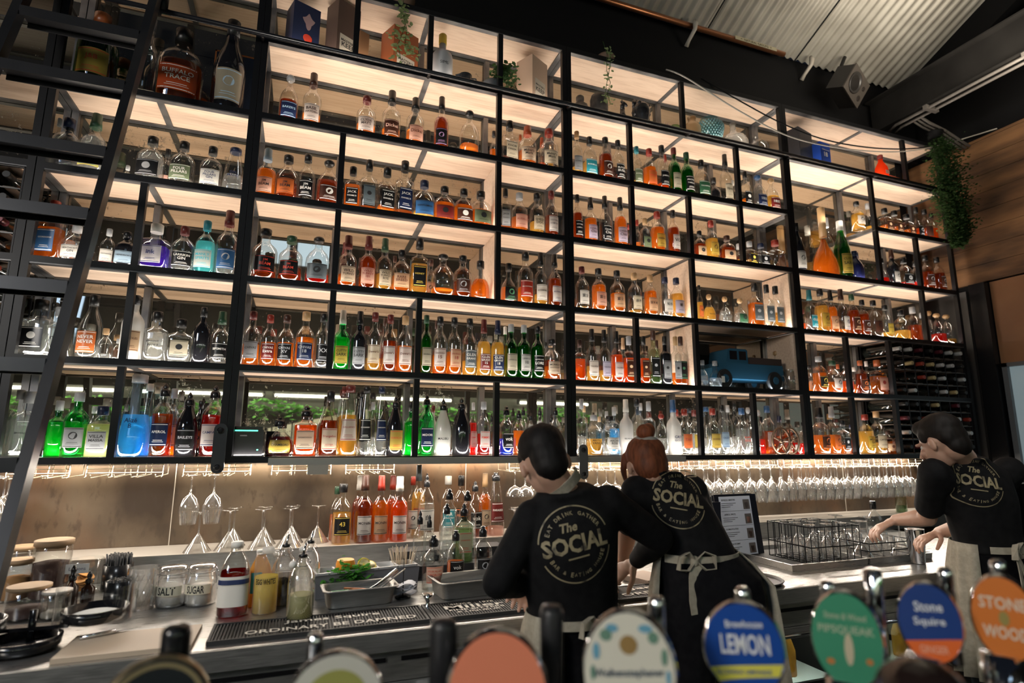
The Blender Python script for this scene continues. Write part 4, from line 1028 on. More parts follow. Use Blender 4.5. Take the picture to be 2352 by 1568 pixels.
m = MB(); m.lathe([(.04, 0), (.055, .07), (.06, .08)], 18, Matrix.Translation((x_for(1392, .1, 3.95) - pB.x, .1 - pB.y, 3.9485 - pB.z))); m.build('plant_pot', mat('clay_pot', (.2, .12, .08), .7), o)
z = ZR[5] + .0115; x = x_for(1130, .11, z); o = thing('potted_plant', 'dark leafy plant in a grey pot beside the black pitcher, top shelf', 'plant', (x, .11, z))
m = MB(); m.lathe([(.07, 0), (.08, .03), (.07, .08), (.055, .105)], 20); m.build('plant_pot', mat('grey_pot', (.09, .10, .11), .6), o)
for s_ in range(7):
    rr = random.Random(s_ + 20); L = [Vector((0, 0, .09)), Vector((rr.uniform(-.01, .06), -.04, .16)), Vector((rr.uniform(.0, .10), -.09, .15 + rr.uniform(-.06, .05))), Vector((rr.uniform(.01, .12), -.12, rr.uniform(-.01, .12)))]
    vine(o, L, 30, .03, leaf_b, s_ + 30, .018)
# big hanging fern at the right end
pB = Vector((4.86, -.06, 3.20)); o = thing('hanging_fern', 'long bushy green plant hanging down beside the wooden side wall', 'plant', pB)
rr = random.Random(99); m = MB(); mm = MB()
spine = [(at_y(a, b, -.10), w) for a, b, w in ((2160, 320, .09), (2172, 380, .13), (2182, 440, .15), (2194, 490, .13), (2205, 530, .09), (2202, 562, .05))]
for i in range(9000):
    t = rr.random() ** .8 * (len(spine) - 1); j = min(int(t), len(spine) - 2); f = t - j; c = spine[j][0].lerp(spine[j + 1][0], f); w = spine[j][1] * (1 - f) + spine[j + 1][1] * f
    p = c + Vector((rr.gauss(0, w * .42), rr.gauss(0, w * .4), rr.gauss(0, w * .3))) - pB; leaf(m, p, rr.uniform(.014, .028), rr)
m.build('foliage', leaf_c, o)['kind'] = 'stuff'
mm.tube([c - pB for c, w in spine], .006, 6); mm.build('stem', leaf_b, o)
m = MB(); m.lathe([(.05, 0), (.06, .05), (.065, .06)], 18, Matrix.Translation(spine[0][0] + Vector((0, .04, .02)) - pB)); m.build('plant_pot', black_matte, o)
# vases and curios of the right-centre top shelf
clay = mat('smoky_clay', (.09, .07, .055), .6)
o = lathe_thing('clay_jug', 'small smoky clay jug with a narrow neck right of the thick centre post', 'jug', 1333, 5, .12, .165, .115, [(.8, 0), (1, .08), (1, .45), (.7, .62), (.35, .70), (.35, .76), (.46, .80), (.46, .94), (.3, 1)], clay, 'jug_body')
m = MB(); m.tube([(.02, 0, .125), (.045, 0, .118), (.054, 0, .07)], .007, 7); m.build('handle', clay, o)
o = lathe_thing('tall_vase', 'tall black textured vase behind the thin trailing plant, top shelf', 'vase', 1377, 5, .14, .225, .12, [(.85, 0), (.95, .1), (1, .8), (.85, .93), (.5, .97), (.45, 1)], noise_mat('black_bark_glaze', (.012, .011, .010), (.03, .027, .025), 40, .5, bump=.8), 'vase_body')
o = lathe_thing('animal_neck_vase', 'black vase with a slender animal-head neck, top shelf', 'vase', 1431, 5, .11, .155, .125, [(.7, 0), (.95, .08), (1, .2), (.8, .36), (.42, .46), (.34, .52), (.38, .56), (.28, .62), (.24, .85)], black_gloss, 'vase_body')
m = MB(); m.tube([(0, 0, .13), (0, 0, .165), (.006, 0, .18), (.028, 0, .172), (.038, 0, .166)], [.016, .014, .016, .012, .006], 9); m.tube([(-.004, -.004, .185), (-.006, -.006, .20)], .004, 5); m.tube([(-.004, .006, .185), (-.006, .008, .20)], .004, 5); m.build('animal_head', black_gloss, o)
z = ZR[5] + .0115; x = x_for(1474, .11, z); o = thing('carved_figure', 'black carved figure with a crown of flames beside the animal-neck vase', 'figurine', (x, .11, z))
m = MB(); rr = random.Random(8); m.lathe([(.045, 0), (.048, .06), (.055, .10), (.062, .14), (.058, .18), (.04, .20)], 18)
for i in range(22):
    a = i * 2.4; zz = .10 + .1 * (i / 22); m.ball((.052 * math.cos(a), .045 * math.sin(a), zz), .014, n=8, m=5)
for i in range(9):
    a = PI * i / 8; c = Vector((.055 * math.cos(a), 0, .185)); m.tube([c, c * 1.0 + Vector((.006 * math.cos(a), 0, .02)), c + Vector((.0, 0, .04 + .012 * math.sin(a)))], [.010, .008, .002], 6)
m.build('carving', black_gloss, o)
x = x_for(1522, .12, z); o = thing('air_plant', 'spiky pinkish air plant in a dark bowl on the top shelf', 'plant', (x, .12, z)); rr = random.Random(4)
m = MB(); m.lathe([(.03, 0), (.05, .03), (.055, .045)], 16); m.build('bowl', black_gloss, o); m = MB()
for i in range(26):
    a = rr.uniform(0, 2 * PI); e = rr.uniform(.2, 1.2); d = Vector((math.cos(a) * math.cos(e), math.sin(a) * math.cos(e), math.sin(e))); m.tube([Vector((0, 0, .03)), Vector((0, 0, .035)) + d * .04, Vector((0, 0, .025)) + d * .085], [.004, .003, .0006], 5)
m.build('spiky_leaves', shader_mix('pink_leaf', [('D', (.32, .20, .20), 1, 0), ('L', (.4, .25, .22), .3, 0)]), o)
x = x_for(1551, .12, z); o = thing('cactus', 'small round pale green cactus beside the spiky air plant', 'plant', (x, .12, z)); m = MB()
m.lathe([(.035, 0), (.03, .03)], 14); m.build('plant_pot', black_gloss, o); m = MB(); m.lathe([(.03, .03), (.045, .05), (.047, .075), (.035, .10), (.012, .115)], 22, sec=lambda a: 1 + .07 * math.cos(11 * a)); m.build('cactus_body', shader_mix('cactus_green', [('D', (.25, .30, .12), 1, 0), ('L', (.3, .4, .15), .3, 0)]), o)
o = lathe_thing('ceramic_crock', 'tan glass crock with a short neck just right of the cactus', 'jar', 1592, 5, .13, .21, .12, [(.9, 0), (1, .04), (1, .6), (.8, .74), (.45, .80), (.42, .95), (.5, .96), (.5, 1)], shader_mix('tan_glass', [('T', (.75, .62, .45), 1, 0), ('L', (.55, .42, .28), .5, 0), ('F', (1, 1, 1), .3, .1)]), 'crock_body')
o = lathe_thing('hobnail_vase', 'large turquoise hobnail glass vase on the top shelf', 'vase', 1632, 5, .12, .215, .19, [(.40, 0), (.55, .08), (.85, .35), (1, .62), (1, .72), (.85, .86), (.62, .93), (.68, 1)], shader_mix('smoky_teal_glass', [('T', (.35, .62, .66), 1, 0), ('L', (.2, .42, .45), .35, 0), ('F', (1, 1, 1), .3, .1)]), 'vase_body', cap1=False, seg=28)
m = MB()
for j in range(11):
    q = .08 + j * .072; r = interp([(.40, 0), (.55, .08), (.85, .35), (1, .62), (1, .72), (.85, .86)], min(q, .86)) * .095
    for i in range(26):
        a = 2 * PI * (i + .5 * (j % 2)) / 26; m.ball((r * math.sin(a), -r * math.cos(a), q * .215), .0075, n=6, m=4)
m.build('hobnails', shader_mix('hobnail_glass', [('D', (.35, .62, .66), 1, 0), ('L', (.45, .75, .78), .5, 0), ('F', (1, 1, 1), .5, .1)]), o)
o = lathe_thing('demijohn', 'round clear glass demijohn with a tapering neck beside the hobnail vase', 'bottle', 1687, 5, .125, .235, .20, [(.85, 0), (1, .12), (1, .35), (.8, .52), (.4, .64), (.24, .72), (.17, .95), (.24, .96), (.24, 1)], shader_mix('milky_glass', [('T', (.9, .88, .84), 1, 0), ('L', (.9, .86, .8), .35, 0), ('F', (1, 1, 1), .7, .06)]), 'glass_body', cap1=False, seg=26)
o = lathe_thing('glass_jug', 'round clear glass jug with a ring handle left of the thick right post', 'jug', 1744, 5, .12, .17, .15, [(.9, 0), (1, .1), (1, .5), (.85, .68), (.4, .80), (.25, .86), (.25, .98), (.3, 1)], glass_clear, 'glass_body', cap1=False, seg=24)
m = MB(); m.tube([Vector((-.028 + .018 * math.cos(t), 0, .15 + .018 * math.sin(t))) for t in [i * 2 * PI / 12 for i in range(12)]], .005, 6, closed=True); m.build('handle', glass_clear, o)

# toy pickup truck and glassware in the dim cubby
z = ZR[1] + .0115; x = x_for(1700, .15, z); o = thing('toy_truck', 'blue tin model pickup truck in the dim right-centre cubby', 'model truck', (x, .15, z)); o.scale = (1.18, 1.1, 1.28)
tb = mat('blue_tin', (.03, .13, .22), .4, .2)
def side_prism(name, pts, y0, y1, ma, par):
    m = MB(); n = len(pts); m.add([(a, y0, b) for a, b in pts] + [(a, y1, b) for a, b in pts], [tuple(range(n))[::-1], tuple(range(n, 2 * n))] + [(i, (i + 1) % n, n + (i + 1) % n, n + i) for i in range(n)]); return m.build(name, ma, par)
side_prism('truck_body', [(-.26, .05), (-.255, .10), (-.23, .125), (-.14, .135), (-.11, .13), (.24, .13), (.245, .05)], -.09, .09, tb, o)
side_prism('cab', [(-.15, .131), (-.135, .20), (-.12, .207), (-.01, .207), (.0, .20), (.002, .131)], -.08, .08, tb, o)
side_prism('truck_bed_rail', [(.005, .131), (.005, .165), (.235, .165), (.235, .131)], -.09, .09, mat('brown_tin', (.05, .03, .025), .6), o)
for a, b in ((-.125, -.075), (-.06, -.012)):
    m = MB(); m.box(a, b, -.0815, -.0803, .15, .195); m.build('side_window', mat('truck_glass', (.01, .012, .015), .1), o)
for xx in (-.18, .17):
    for yy in (-.105, .075):
        m = MB(); m.lathe([(.044, 0), (.048, .005), (.048, .025), (.044, .03)], 22, Matrix.Translation((xx, yy + .03, .048)) @ Matrix.Rotation(PI / 2, 4, 'X')); w_ = m.build('wheel', rubber, o)
        m = MB(); m.lathe([(.022, 0), (.018, .003)], 14, Matrix.Translation((xx, yy - .0003, .048)) @ Matrix.Rotation(PI / 2, 4, 'X')); m.build('hub_cap', tb, w_)
def clear_bottle(lab, px, k, y, W, H, fill, stop, name='decanter', pf='G'):
    z = ZR[k] + .0115; o = thing(name, lab, 'decanter', (x_for(px, y, z), y, z)); bottle_parts(o, W, H, pf, 'c', fill, stop, 'x', 'k', '-'); return o
clear_bottle('small round clear decanter at the left of the truck cubby', 1616, 1, .045, .07, .17, .6, 's')
o = clear_bottle('round clear glass decanter with paper tag in front of the truck cab', 1645, 1, .045, .085, .17, .5, 's'); m = MB(); m.box(.01, .035, -.044, -.043, .03, .07); m.build('paper_tag', ink('w'), o)
clear_bottle('clear decanter with a tan cork standing behind the truck tail', 1790, 1, .20, .10, .30, .2, 'u', pf='D')
z = ZR[1] + .0115; o = thing('beer_mug', 'heavy clear glass beer mug with a round printed crest beside the truck', 'mug', (x_for(1817, .09, z), .09, z)); m = MB()
m.lathe([(.048, 0), (.052, .01), (.050, .13), (.046, .15)], 20, cap1=False); m.lathe([(.046, .15), (.046, .02)], 20, cap0=False, cap1=True); m.build('glass_body', stem_glass, o)
m = MB(); m.tube([(.048, 0, .125), (.08, 0, .12), (.085, 0, .07), (.078, 0, .035), (.049, 0, .03)], .007, 8); m.build('handle', stem_glass, o)
m = MB(); f = lambda a, b: (.0535 * math.sin(a / .053), -.0535 * math.cos(a / .053), .075 + b)
for r in (.030, .026): vs = [f(rr_ * math.sin(t), rr_ * math.cos(t)) for rr_ in (r, r - .0015) for t in [i * 2 * PI / 24 for i in range(24)]]; m.add(vs, [(i, (i + 1) % 24, 24 + (i + 1) % 24, 24 + i) for i in range(24)])
put_text(m, 'SOCIAL', .04, .012, f); m.build('printed_crest', ink('j'), o)
z = ZR[1] + .0115; o = thing('faceted_glass', 'small faceted white glass figure between the truck and the beer mug', 'glass', (x_for(1797, .06, z), .06, z)); m = MB(); m.lathe([(.02, 0), (.026, .02), (.02, .045), (.03, .07), (.024, .095), (.008, .105)], 8, smooth=False); m.build('glass_body', stem_glass, o)

# brass cannon-like bottle stand with spoked wheels on the lowest shelf
z = ZR[0] + .0115; x = x_for(1795, .10, z); o = thing('cannon_bottle_stand', 'bronze toy cannon with two spoked wheels carrying an amber bottle, lowest shelf', 'ornament', (x, .12, z))
bz = mat('old_bronze', (.20, .13, .085), .35, .8)
for i, (dx, yy, r) in enumerate(((-.045, -.07, .085), (.085, -.02, .085))):
    m = MB(); c = Vector((dx, yy, r + .004)); m.tube([c + Vector((r * math.cos(t) * .62, -.02 * math.cos(t), r * math.sin(t))) for t in [k * 2 * PI / 24 for k in range(24)]], .0075, 7, closed=True)
    for k in range(5):
        t = 2 * PI * k / 5 + .3; m.tube([c, c + Vector((r * math.cos(t) * .62, -.02 * math.cos(t), r * math.sin(t)))], .006, 6)
    m.ball(c, .014, n=10, m=6); m.build('spoked_wheel', bz, o)
m = MB(); m.tube([(-.02, .0, .07), (.06, .0, .11), (.11, .0, .145)], [.035, .03, .022], 12); m.build('barrel_bottle', shader_mix('liquid_b2', [('T', (.6, .2, .05), 1, 0), ('L', (.7, .25, .05), .4, 0), ('F', (1, 1, 1), .4, .1)]), o)
m = MB(); m.tube([(-.045, -.07, .09), (.085, -.02, .09)], .006, 6); m.tube([(.02, -.04, .09), (-.03, .0, .012), (.05, .02, .012)], .006, 6); m.build('carriage', bz, o)

# receipt printer with green light
z = ZR[0] + .0115; x = x_for(572, .13, z); o = thing('receipt_printer', 'black receipt printer with a glowing green slot on the lowest shelf', 'printer', (x, .13, z))
m = MB(); m.box(-.08, .06, -.08, .08, 0, .125); m.box(-.078, .055, -.07, .07, .125, .14); m.build('housing', black_gloss, o)
m = MB(); m.box(-.062, .035, -.0815, -.0802, .118, .124); m.build('green_slot_light', mat('green_led', (.1, .8, .5), .4, emis=(.12, 1.0, .62), estr=2.2), o)
m = MB(); m.box(.035, .042, -.0815, -.0802, .03, .036); m.build('status_light', mat('green_led', (.1, .8, .5), .4), o)
m = MB(); m.box(-.04, -.01, -.0812, -.0802, .095, .101); m.build('badge_plate', mat('grey_badge', (.25, .25, .25), .4), o)
o = thing('box', 'small black box standing just right of the green-lit printer', 'box', (x + .095, .16, z)); m = MB(); m.box(-.025, .025, -.05, .05, 0, .12); m.build('box_body', black_matte, o)

# ------------------------------------------------------------------ back counter
WZ, LZ = 0.90, 0.998
o = thing('back_counter', 'long stainless steel back counter the bartenders work at', 'counter', (1.0, -0.5, 0))
inv = Vector((1.0, -0.5, 0))
def cb(name, x0, x1, y0, y1, z0, z1, ma, par=None):
    m = MB(); m.box(x0 - inv.x, x1 - inv.x, y0 - inv.y, y1 - inv.y, z0, z1); return m.build(name, ma, par or o)
cb('worktop', -2.6, 3.9, -0.965, 0.042, 0.862, WZ, inox)
cb('front_lip', -2.6, 3.9, -0.972, -0.9655, 0.842, 0.8985, inox_dark)
cb('apron_panel', -2.6, 3.9, -0.93, -0.90, 0.74, 0.861, inox_dark)
for x in (-1.6, -0.6, 0.35, 1.3, 2.3, 3.2): cb('drawer_gap', x, x + 0.9, -0.936, -0.9305, 0.80, 0.812, steel_black)
cb('upstand_face', -2.6, 4.95, 0.043, 0.052, 0.902, LZ - 0.004, inox_dark)
cb('ledge_top', -2.6, 4.95, 0.040, DEPTH + 0.009, LZ - 0.003, LZ, noise_mat('ledge_steel', (0.60, 0.56, 0.50), (0.66, 0.62, 0.56), 8, 0.33, 0.6, (2, 30, 30), r2=0.42))
for x in (-2.5, -1.0, 0.5, 2.9, 3.8): cb('leg_panel', x, x + 0.04, -0.90, 0.04, 0, 0.74, steel_black)
# glass-door fridges under the counter with lit glassware
def fridge(x0, x1, lab):
    f = thing('bar_fridge', lab, 'fridge', ((x0 + x1) / 2, -0.60, 0.05)); w = (x1 - x0) / 2
    def fb(name, a, b, c, d, e, g, ma): m = MB(); m.box(a, b, c, d, e, g); return m.build(name, ma, f)
    fb('side_wall', -w, -w + 0.03, -0.30, 0.3, 0, 0.68, black_matte); fb('side_wall', w - 0.03, w, -0.30, 0.3, 0, 0.68, black_matte)
    fb('back_wall', -w + .031, w - .031, 0.27, 0.3, 0.0, 0.68, mat('fridge_white', (.75, .78, .74), .5)); fb('top_panel', -w + .031, w - .031, -0.3, 0.269, 0.65, 0.68, black_matte); fb('bottom_panel', -w + .031, w - .031, -0.3, .269, 0, 0.03, black_matte)
    for z in (0.24, 0.44): fb('wire_shelf', -w + .032, w - .032, -0.27, .268, z, z + .008, mat('fridge_shelf', (.6, .64, .6), .4))
    d = fb('glass_door', -w, w, -0.335, -0.330, 0.0, 0.66, glass_clear)
    for a, b, c, e in ((-w, w, .65, .69), (-w, w, -.01, .02), (-w, -w + .03, .02, .65), (w - .03, w, .02, .65)):
        m = MB(); m.box(a, b, -.345, -.3355, c, e); m.build('door_frame', inox_dark, d)
    m = MB(); m.tube([(-w + .1, -.365, .668), (w - .1, -.365, .668)], .008, 8); m.build('door_handle', chrome, d)
    l = MB(); l.box(-w + .05, w - .05, -.26, -.24, .635, .648); l.build('light_tube', mat('fridge_tube', (.9, 1, .95), .5, emis=(.85, 1.0, .90), estr=26), f)
    return f
fridge(0.30, 1.24, 'lit glass door fridge under the counter left of the first bartender')
fridge(1.36, 2.26, 'lit glass door fridge under the counter behind the blue lemon tap')
fridge(2.34, 3.18, 'lit glass door fridge under the counter behind the green tap')
rr = random.Random(12); beer = MB(); beer.lathe([(.028, 0), (.030, .01), (.030, .10), (.014, .15), (.013, .20)], 12)
bm = [beer.mesh('beer', shader_mix('chilled_' + n, [('T', c, 1, 0), ('L', c, .5, 0), ('F', (1, 1, 1), .4, .1)])) for n, c in (('clear', (.9, .93, .9)), ('gold', (.9, .62, .2)), ('green', (.4, .65, .3)))]
n_ = 0
for fi, (x0, x1) in enumerate(((.40, 1.16), (1.46, 2.18), (2.44, 3.1))):
    for lv, zz in enumerate((0.083, .2985, .4985)):
        for j in range(int((x1 - x0) / .075)):
            ci = rr.choice([0, 0, 1, 2]); b = link('chilled_bottle', bm[ci], None, (x0 + j * .075, -.80 + .03 * (j % 2), zz)); n_ += 1
            tag(b, '%s bottle chilling in %s fridge, %s from left on %s shelf' % (['clear', 'golden', 'green'][ci], ['left', 'middle', 'right'][fi], ORD[j], ['lower', 'middle', 'upper'][lv]), 'bottle', 'chilled bottles in the fridges')

def wt(px, py, z=WZ): return at_z(px, py, z)
def W_(px_w, p): return px_w * depth_of(p) / F_PX
def H_(p, py): return z_for(py, p.x, p.y) - p.z

# bar mats with raised lettering
def bar_mat(x0, x1, lab, words):
    t = thing('bar_mat', lab, 'bar mat', ((x0 + x1) / 2, -0.843, WZ)); t.scale = (1, .86, 1); w = (x1 - x0) / 2
    m = MB(); m.box(-w, w, -.10, .105, .0005, .006); n = int(2 * w / .0095)
    for i in range(n): xx = -w + .01 + i * .0095; m.box(xx, xx + .0045, -.088, .095, .006, .011)
    for a, b, c, d in ((-w, w, -.10, -.092), (-w, w, .097, .105), (-w, -w + .008, -.092, .097), (w - .008, w, -.092, .097)): m.box(a, b, c, d, .006, .013)
    m.build('ribbed_pad', rubber, t); m = MB()
    for s, cx, cy, ww, hh in words: put_text(m, s, ww, hh, lambda a, b: (cx + a, cy + b, .0135), 0, bold=.012, keep=False)
    m.build('raised_lettering', white_rub, t)
bar_mat(-0.215, 0.44, 'long black rubber bar mat with raised cream lettering at the front of the counter', [('James Squire', 0.03, .035, .30, .045), ('ORDINARY BE DAMNED', .03, -.045, .52, .04)])
bar_mat(0.445, 0.80, 'black rubber bar mat with a small oval emblem left of the first bartender', [('SINCE - 1975', 0.0, .06, .16, .018), ('Miller', 0.0, .02, .22, .045), ('FINE BITTERS', 0.0, -.02, .2, .02), ('& LIQUEUR', .0, -.05, .16, .018)])
bar_mat(0.805, 1.14, 'black rubber bar mat with lettering in front of the first bartender', [('Theatrical', 0.0, .05, .24, .032), ('Lemonade', 0.0, .005, .2, .03), ('& Bitters', .02, -.04, .16, .028)])
bar_mat(1.145, 1.60, 'black rubber bar mat with large lettering between the two bartenders', [('James', 0.0, .035, .22, .045), ('ORDINARY', .0, -.04, .36, .04)])

# chopping board
t = thing('chopping_board', 'pale plastic chopping board at the front left of the counter', 'board', (-.42, -.845, WZ)); m = MB(); m.box(-.16, .17, -.10, .10, .0005, .014); m.build('board', mat('pale_board', (.58, .46, .34), .55), t)
m = MB(); m.tube([(-.14, .05, .02), (-.06, .085, .021)], [.006, .006], 8); m.add([(-.06, .083, .018), (.0, .115, .018), (.0, .118, .018), (-.06, .094, .018)], [(0, 1, 2, 3)]); tag(m.build('paring_knife', chrome, None, (-.42, -.845, WZ)), 'small knife lying on the pale chopping board', 'knife')

# black rim-salting trays
o = thing('glass_rimmer', 'black three-tray glass rimmer with white salt in one tray, front left', 'bar tool', (-.66, -.78, WZ))
dark_pl = mat('dark_tray', (.012, .012, .014), .18)
for i, (dx, dy, z0) in enumerate(((-.18, .02, .045), (.11, .07, .045), (-.03, -.02, .0))):
    m = MB(); m.lathe([(.075, z0), (.085, z0 + .01), (.088, z0 + .035), (.082, z0 + .036), (.078, z0 + .014), (.0, z0 + .013)], 24, Matrix.Translation((dx, dy, .002)), cap1=False); m.build('tray', dark_pl, o)
m = MB(); m.tube([(-.03, .02, .002), (-.03, .02, .10)], .01, 8); m.box(-.14, .06, .01, .05, .045, .055); m.build('hinge_post', dark_pl, o)
m = MB(); m.lathe([(.07, .062), (.05, .068), (.02, .066)], 20, Matrix.Translation((.11, .07, .0))); m.build('salt', mat('coarse_salt', (.8, .8, .78), .8), o)
m = MB(); m.lathe([(.105, .0), (.105, .10)], 26, Matrix.Translation((.11, .07, .05)), cap0=False, cap1=False); m.build('clear_lid', glass_clear, o)

def jar(lab, px, py, pytop, pw, content, fill, lid, lidc, cat='jar', name='storage_jar'):
    p = wt(px, py); r = W_(pw, p) / 2; h = H_(p, pytop); t = thing(name, lab, cat, (p.x, p.y, WZ + .0006))
    m = MB(); m.lathe([(r * .96, 0), (r, .006), (r, h * .86), (r * .93, h * .90)], 22, cap1=False); m.build('glass_body', glass_clear, t)
    if content: m = MB(); m.lathe([(r * .92, .006), (r * .94, .01), (r * .94, h * fill), (r * .5, h * fill + .006)], 20); m.build('contents', content, t)
    if lid: m = MB(); m.lathe([(r * .90, h * .86), (r * .90, h * .905), (r * 1.04, h * .906), (r * 1.04, h * .99), (r * .98, h)], 22); m.build('lid', lidc, t)
    return t, p, r, h
cork = mat('cork_lid', (.52, .36, .22), .6); dark_c = mat('dried_dark_fruit', (.05, .02, .015), .7); tan_c = mat('dried_tan_fruit', (.40, .20, .07), .7)
jar('tall glass jar with a cork lid and dark dried contents, left end of counter', 108, 1372, 1238, 74, dark_c, .60, 1, cork)
jar('smaller cork-lidded glass jar half hidden behind the ladder foot', 42, 1330, 1252, 50, tan_c, .4, 1, cork)
jar('short glass jar with pale lid behind the left stile at the counter end', 30, 1378, 1283, 56, tan_c, .55, 1, cork)
jar('low wide glass jar with tan lid in front at the left end', 58, 1418, 1343, 82, dark_c, .3, 1, cork)
jar('small glass jar with white lid beside the low tan-lidded jar', 124, 1418, 1354, 56, mat('pale_fill', (.3, .28, .24), .7), .2, 1, mat('white_lid', (.72, .66, .60), .5))
t, p, r, h = jar('open glass container with a handwritten paper label and dried orange slices', 188, 1362, 1273, 74, None, .5, 0, None)
m = MB(); m.box(-.045, .03, -r - .003, -r - .002, h * .60, h * .84); put_text(m, 'Lemons', .055, .012, lambda a, b: (-.007 + a, -r - .0035, h * .72 + b)); m.build('paper_label', [mat('paper', (.72, .72, .72), .7), ink('n')], t)
m = MB(); rr = random.Random(3)
for i in range(9): m.lathe([(.026, 0), (.028, .002), (.026, .004)], 14, Matrix.Translation((rr.uniform(-.015, .015), rr.uniform(-.015, .015), .01 + i * .007)) @ Matrix.Rotation(rr.uniform(-.5, .5), 4, 'X') @ Matrix.Rotation(rr.uniform(-.5, .5), 4, 'Y'))
m.build('dried_orange_slices', mat('dried_orange', (.62, .28, .06), .6), t)['kind'] = 'stuff'
for i, (px_, py_, tp) in enumerate(((158, 1398, 1298), (198, 1388, 1312))):
    p = wt(px_, py_); h = H_(p, tp); t = thing('dropper_bottle', 'small dark dropper bottle, %s of the pair by the orange slices' % ['left', 'right'][i], 'bottle', (p.x, p.y, WZ + .0006))
    m = MB(); m.lathe([(.020, 0), (.021, .005), (.021, h * .5), (.009, h * .6), (.009, h * .65)], 14); m.build('bottle_body', mat('brown_medicine_glass', (.03, .012, .006), .1), t)
    m = MB(); m.lathe([(.012, h * .65), (.012, h * .75), (.006, h * .78), (.009, h * .88), (.004, h)], 12); m.build('dropper', black_gloss, t)
def straw_cup(lab, px, py, ptop, pw, n, seed, over):
    p = wt(px, py); r = W_(pw, p) / 2; h = H_(p, ptop); t = thing('straw_holder', lab, 'straw holder', (p.x, p.y, WZ + .0006)); rr = random.Random(seed)
    m = MB(); m.lathe([(r * .95, 0), (r, .004), (r, h * (1 - over)), (r * .94, h * (1 - over)), (r * .94, .01)], 20, cap1=False); m.build('cup', black_gloss, t); m = MB()
    for i in range(n):
        a = rr.uniform(0, 2 * PI); q = r * .85 * math.sqrt(rr.random()); b = (q * math.cos(a), q * math.sin(a)); m.tube([(b[0] * .9, b[1] * .9, .012), (b[0], b[1], h * rr.uniform(.93, 1.0))], .0034, 6)
    m.build('black_straws', mat('black_straw', (.014, .014, .014), .3), t)['kind'] = 'stuff'
straw_cup('black holder packed with tall black straws, left of the cut glass', 266, 1352, 1270, 60, 95, 2, .30)
straw_cup('shorter black cup of black straws in front of the taller one', 268, 1402, 1328, 58, 95, 6, .06)
# mixing glass
p = wt(322, 1398); r = W_(62, p) / 2; h = H_(p, 1302); t = thing('mixing_glass', 'empty cut crystal mixing glass between straws and salt jar', 'glass', (p.x, p.y, WZ + .0006))
m = MB(); m.lathe([(r * .86, 0), (r * .88, .01), (r, h * .5), (r * 1.02, h)], 28, sec=lambda a: 1 + .03 * math.cos(14 * a), cap1=False); m.lathe([(r * .96, h), (r * .82, .016)], 24, cap0=False, cap1=True); m.build('glass_body', stem_glass, t)
m = MB()
for i in range(14):
    a = 2 * PI * i / 14; m.tube([(r * 1.0 * math.cos(a + s * .9), r * 1.0 * math.sin(a + s * .9), .01 + h * .8 * s) for s in (0, .25, .5, .75, 1)], .0014, 4)
m.build('cut_pattern', stem_glass, t)
for nm, px_, py_, tp, fl in (('SALT', 392, 1390, 1297, .30), ('SUGAR', 458, 1386, 1293, .62)):
    p = wt(px_, py_); r = W_(66, p) / 2; h = H_(p, tp); t = thing('clip_top_jar', 'clip-top glass jar hand-lettered %s, %s of the pair' % (nm.lower(), 'left' if nm == 'SALT' else 'right'), 'jar', (p.x, p.y, WZ + .0006))
    m = MB(); m.lathe([(r * .92, 0), (r, .012), (r, h * .62), (r * .82, h * .78), (r * .80, h * .82)], 24, cap1=False); m.build('glass_body', stem_glass, t)
    m = MB(); m.lathe([(r * .9, .005), (r * .95, .014), (r * .95, h * .62 * fl + .01), (r * .4, h * .62 * fl + .016)], 22); m.build('contents', mat('white_grain', (.82, .78, .72), .8), t)
    m = MB(); m.lathe([(r * .84, h * .82), (r * .88, h * .84), (r * .88, h * .92), (r * .80, h * .97), (r * .4, h)], 24); l_ = m.build('lid', stem_glass, t)
    m = MB(); m.tube([(r * .86, -.008, h * .90), (r * 1.05, -.01, h * .78), (r * .98, -.008, h * .62), (r * .90, .01, h * .66)], .0016, 5); m.tube([(r * .88 * math.cos(a), r * .88 * math.sin(a), h * .80) for a in [i * 2 * PI / 20 for i in range(20)]], .0016, 5, closed=True); m.build('wire_clip', chrome, t)
    m = MB(); cxa = -.25; put_text(m, nm, r * 1.15, .026, lambda a, b: ((r + .001) * math.sin(a / r + cxa), -(r + .001) * math.cos(a / r + cxa), h * .42 + b), 0, bold=.02, keep=False)
    band = [((r + .0006) * math.sin(a), -(r + .0006) * math.cos(a), zz) for zz in (h * .30, h * .53) for a in [(-1.15 + 1.9 * i / 12) for i in range(13)]]; m.build('lettering', ink('k'), t)
    m = MB(); m.add(band, [(i, i + 1, i + 14, i + 13) for i in range(12)], 0, True); m.build('cream_label', mat('cream_vinyl', (.74, .68, .52), .6), t)

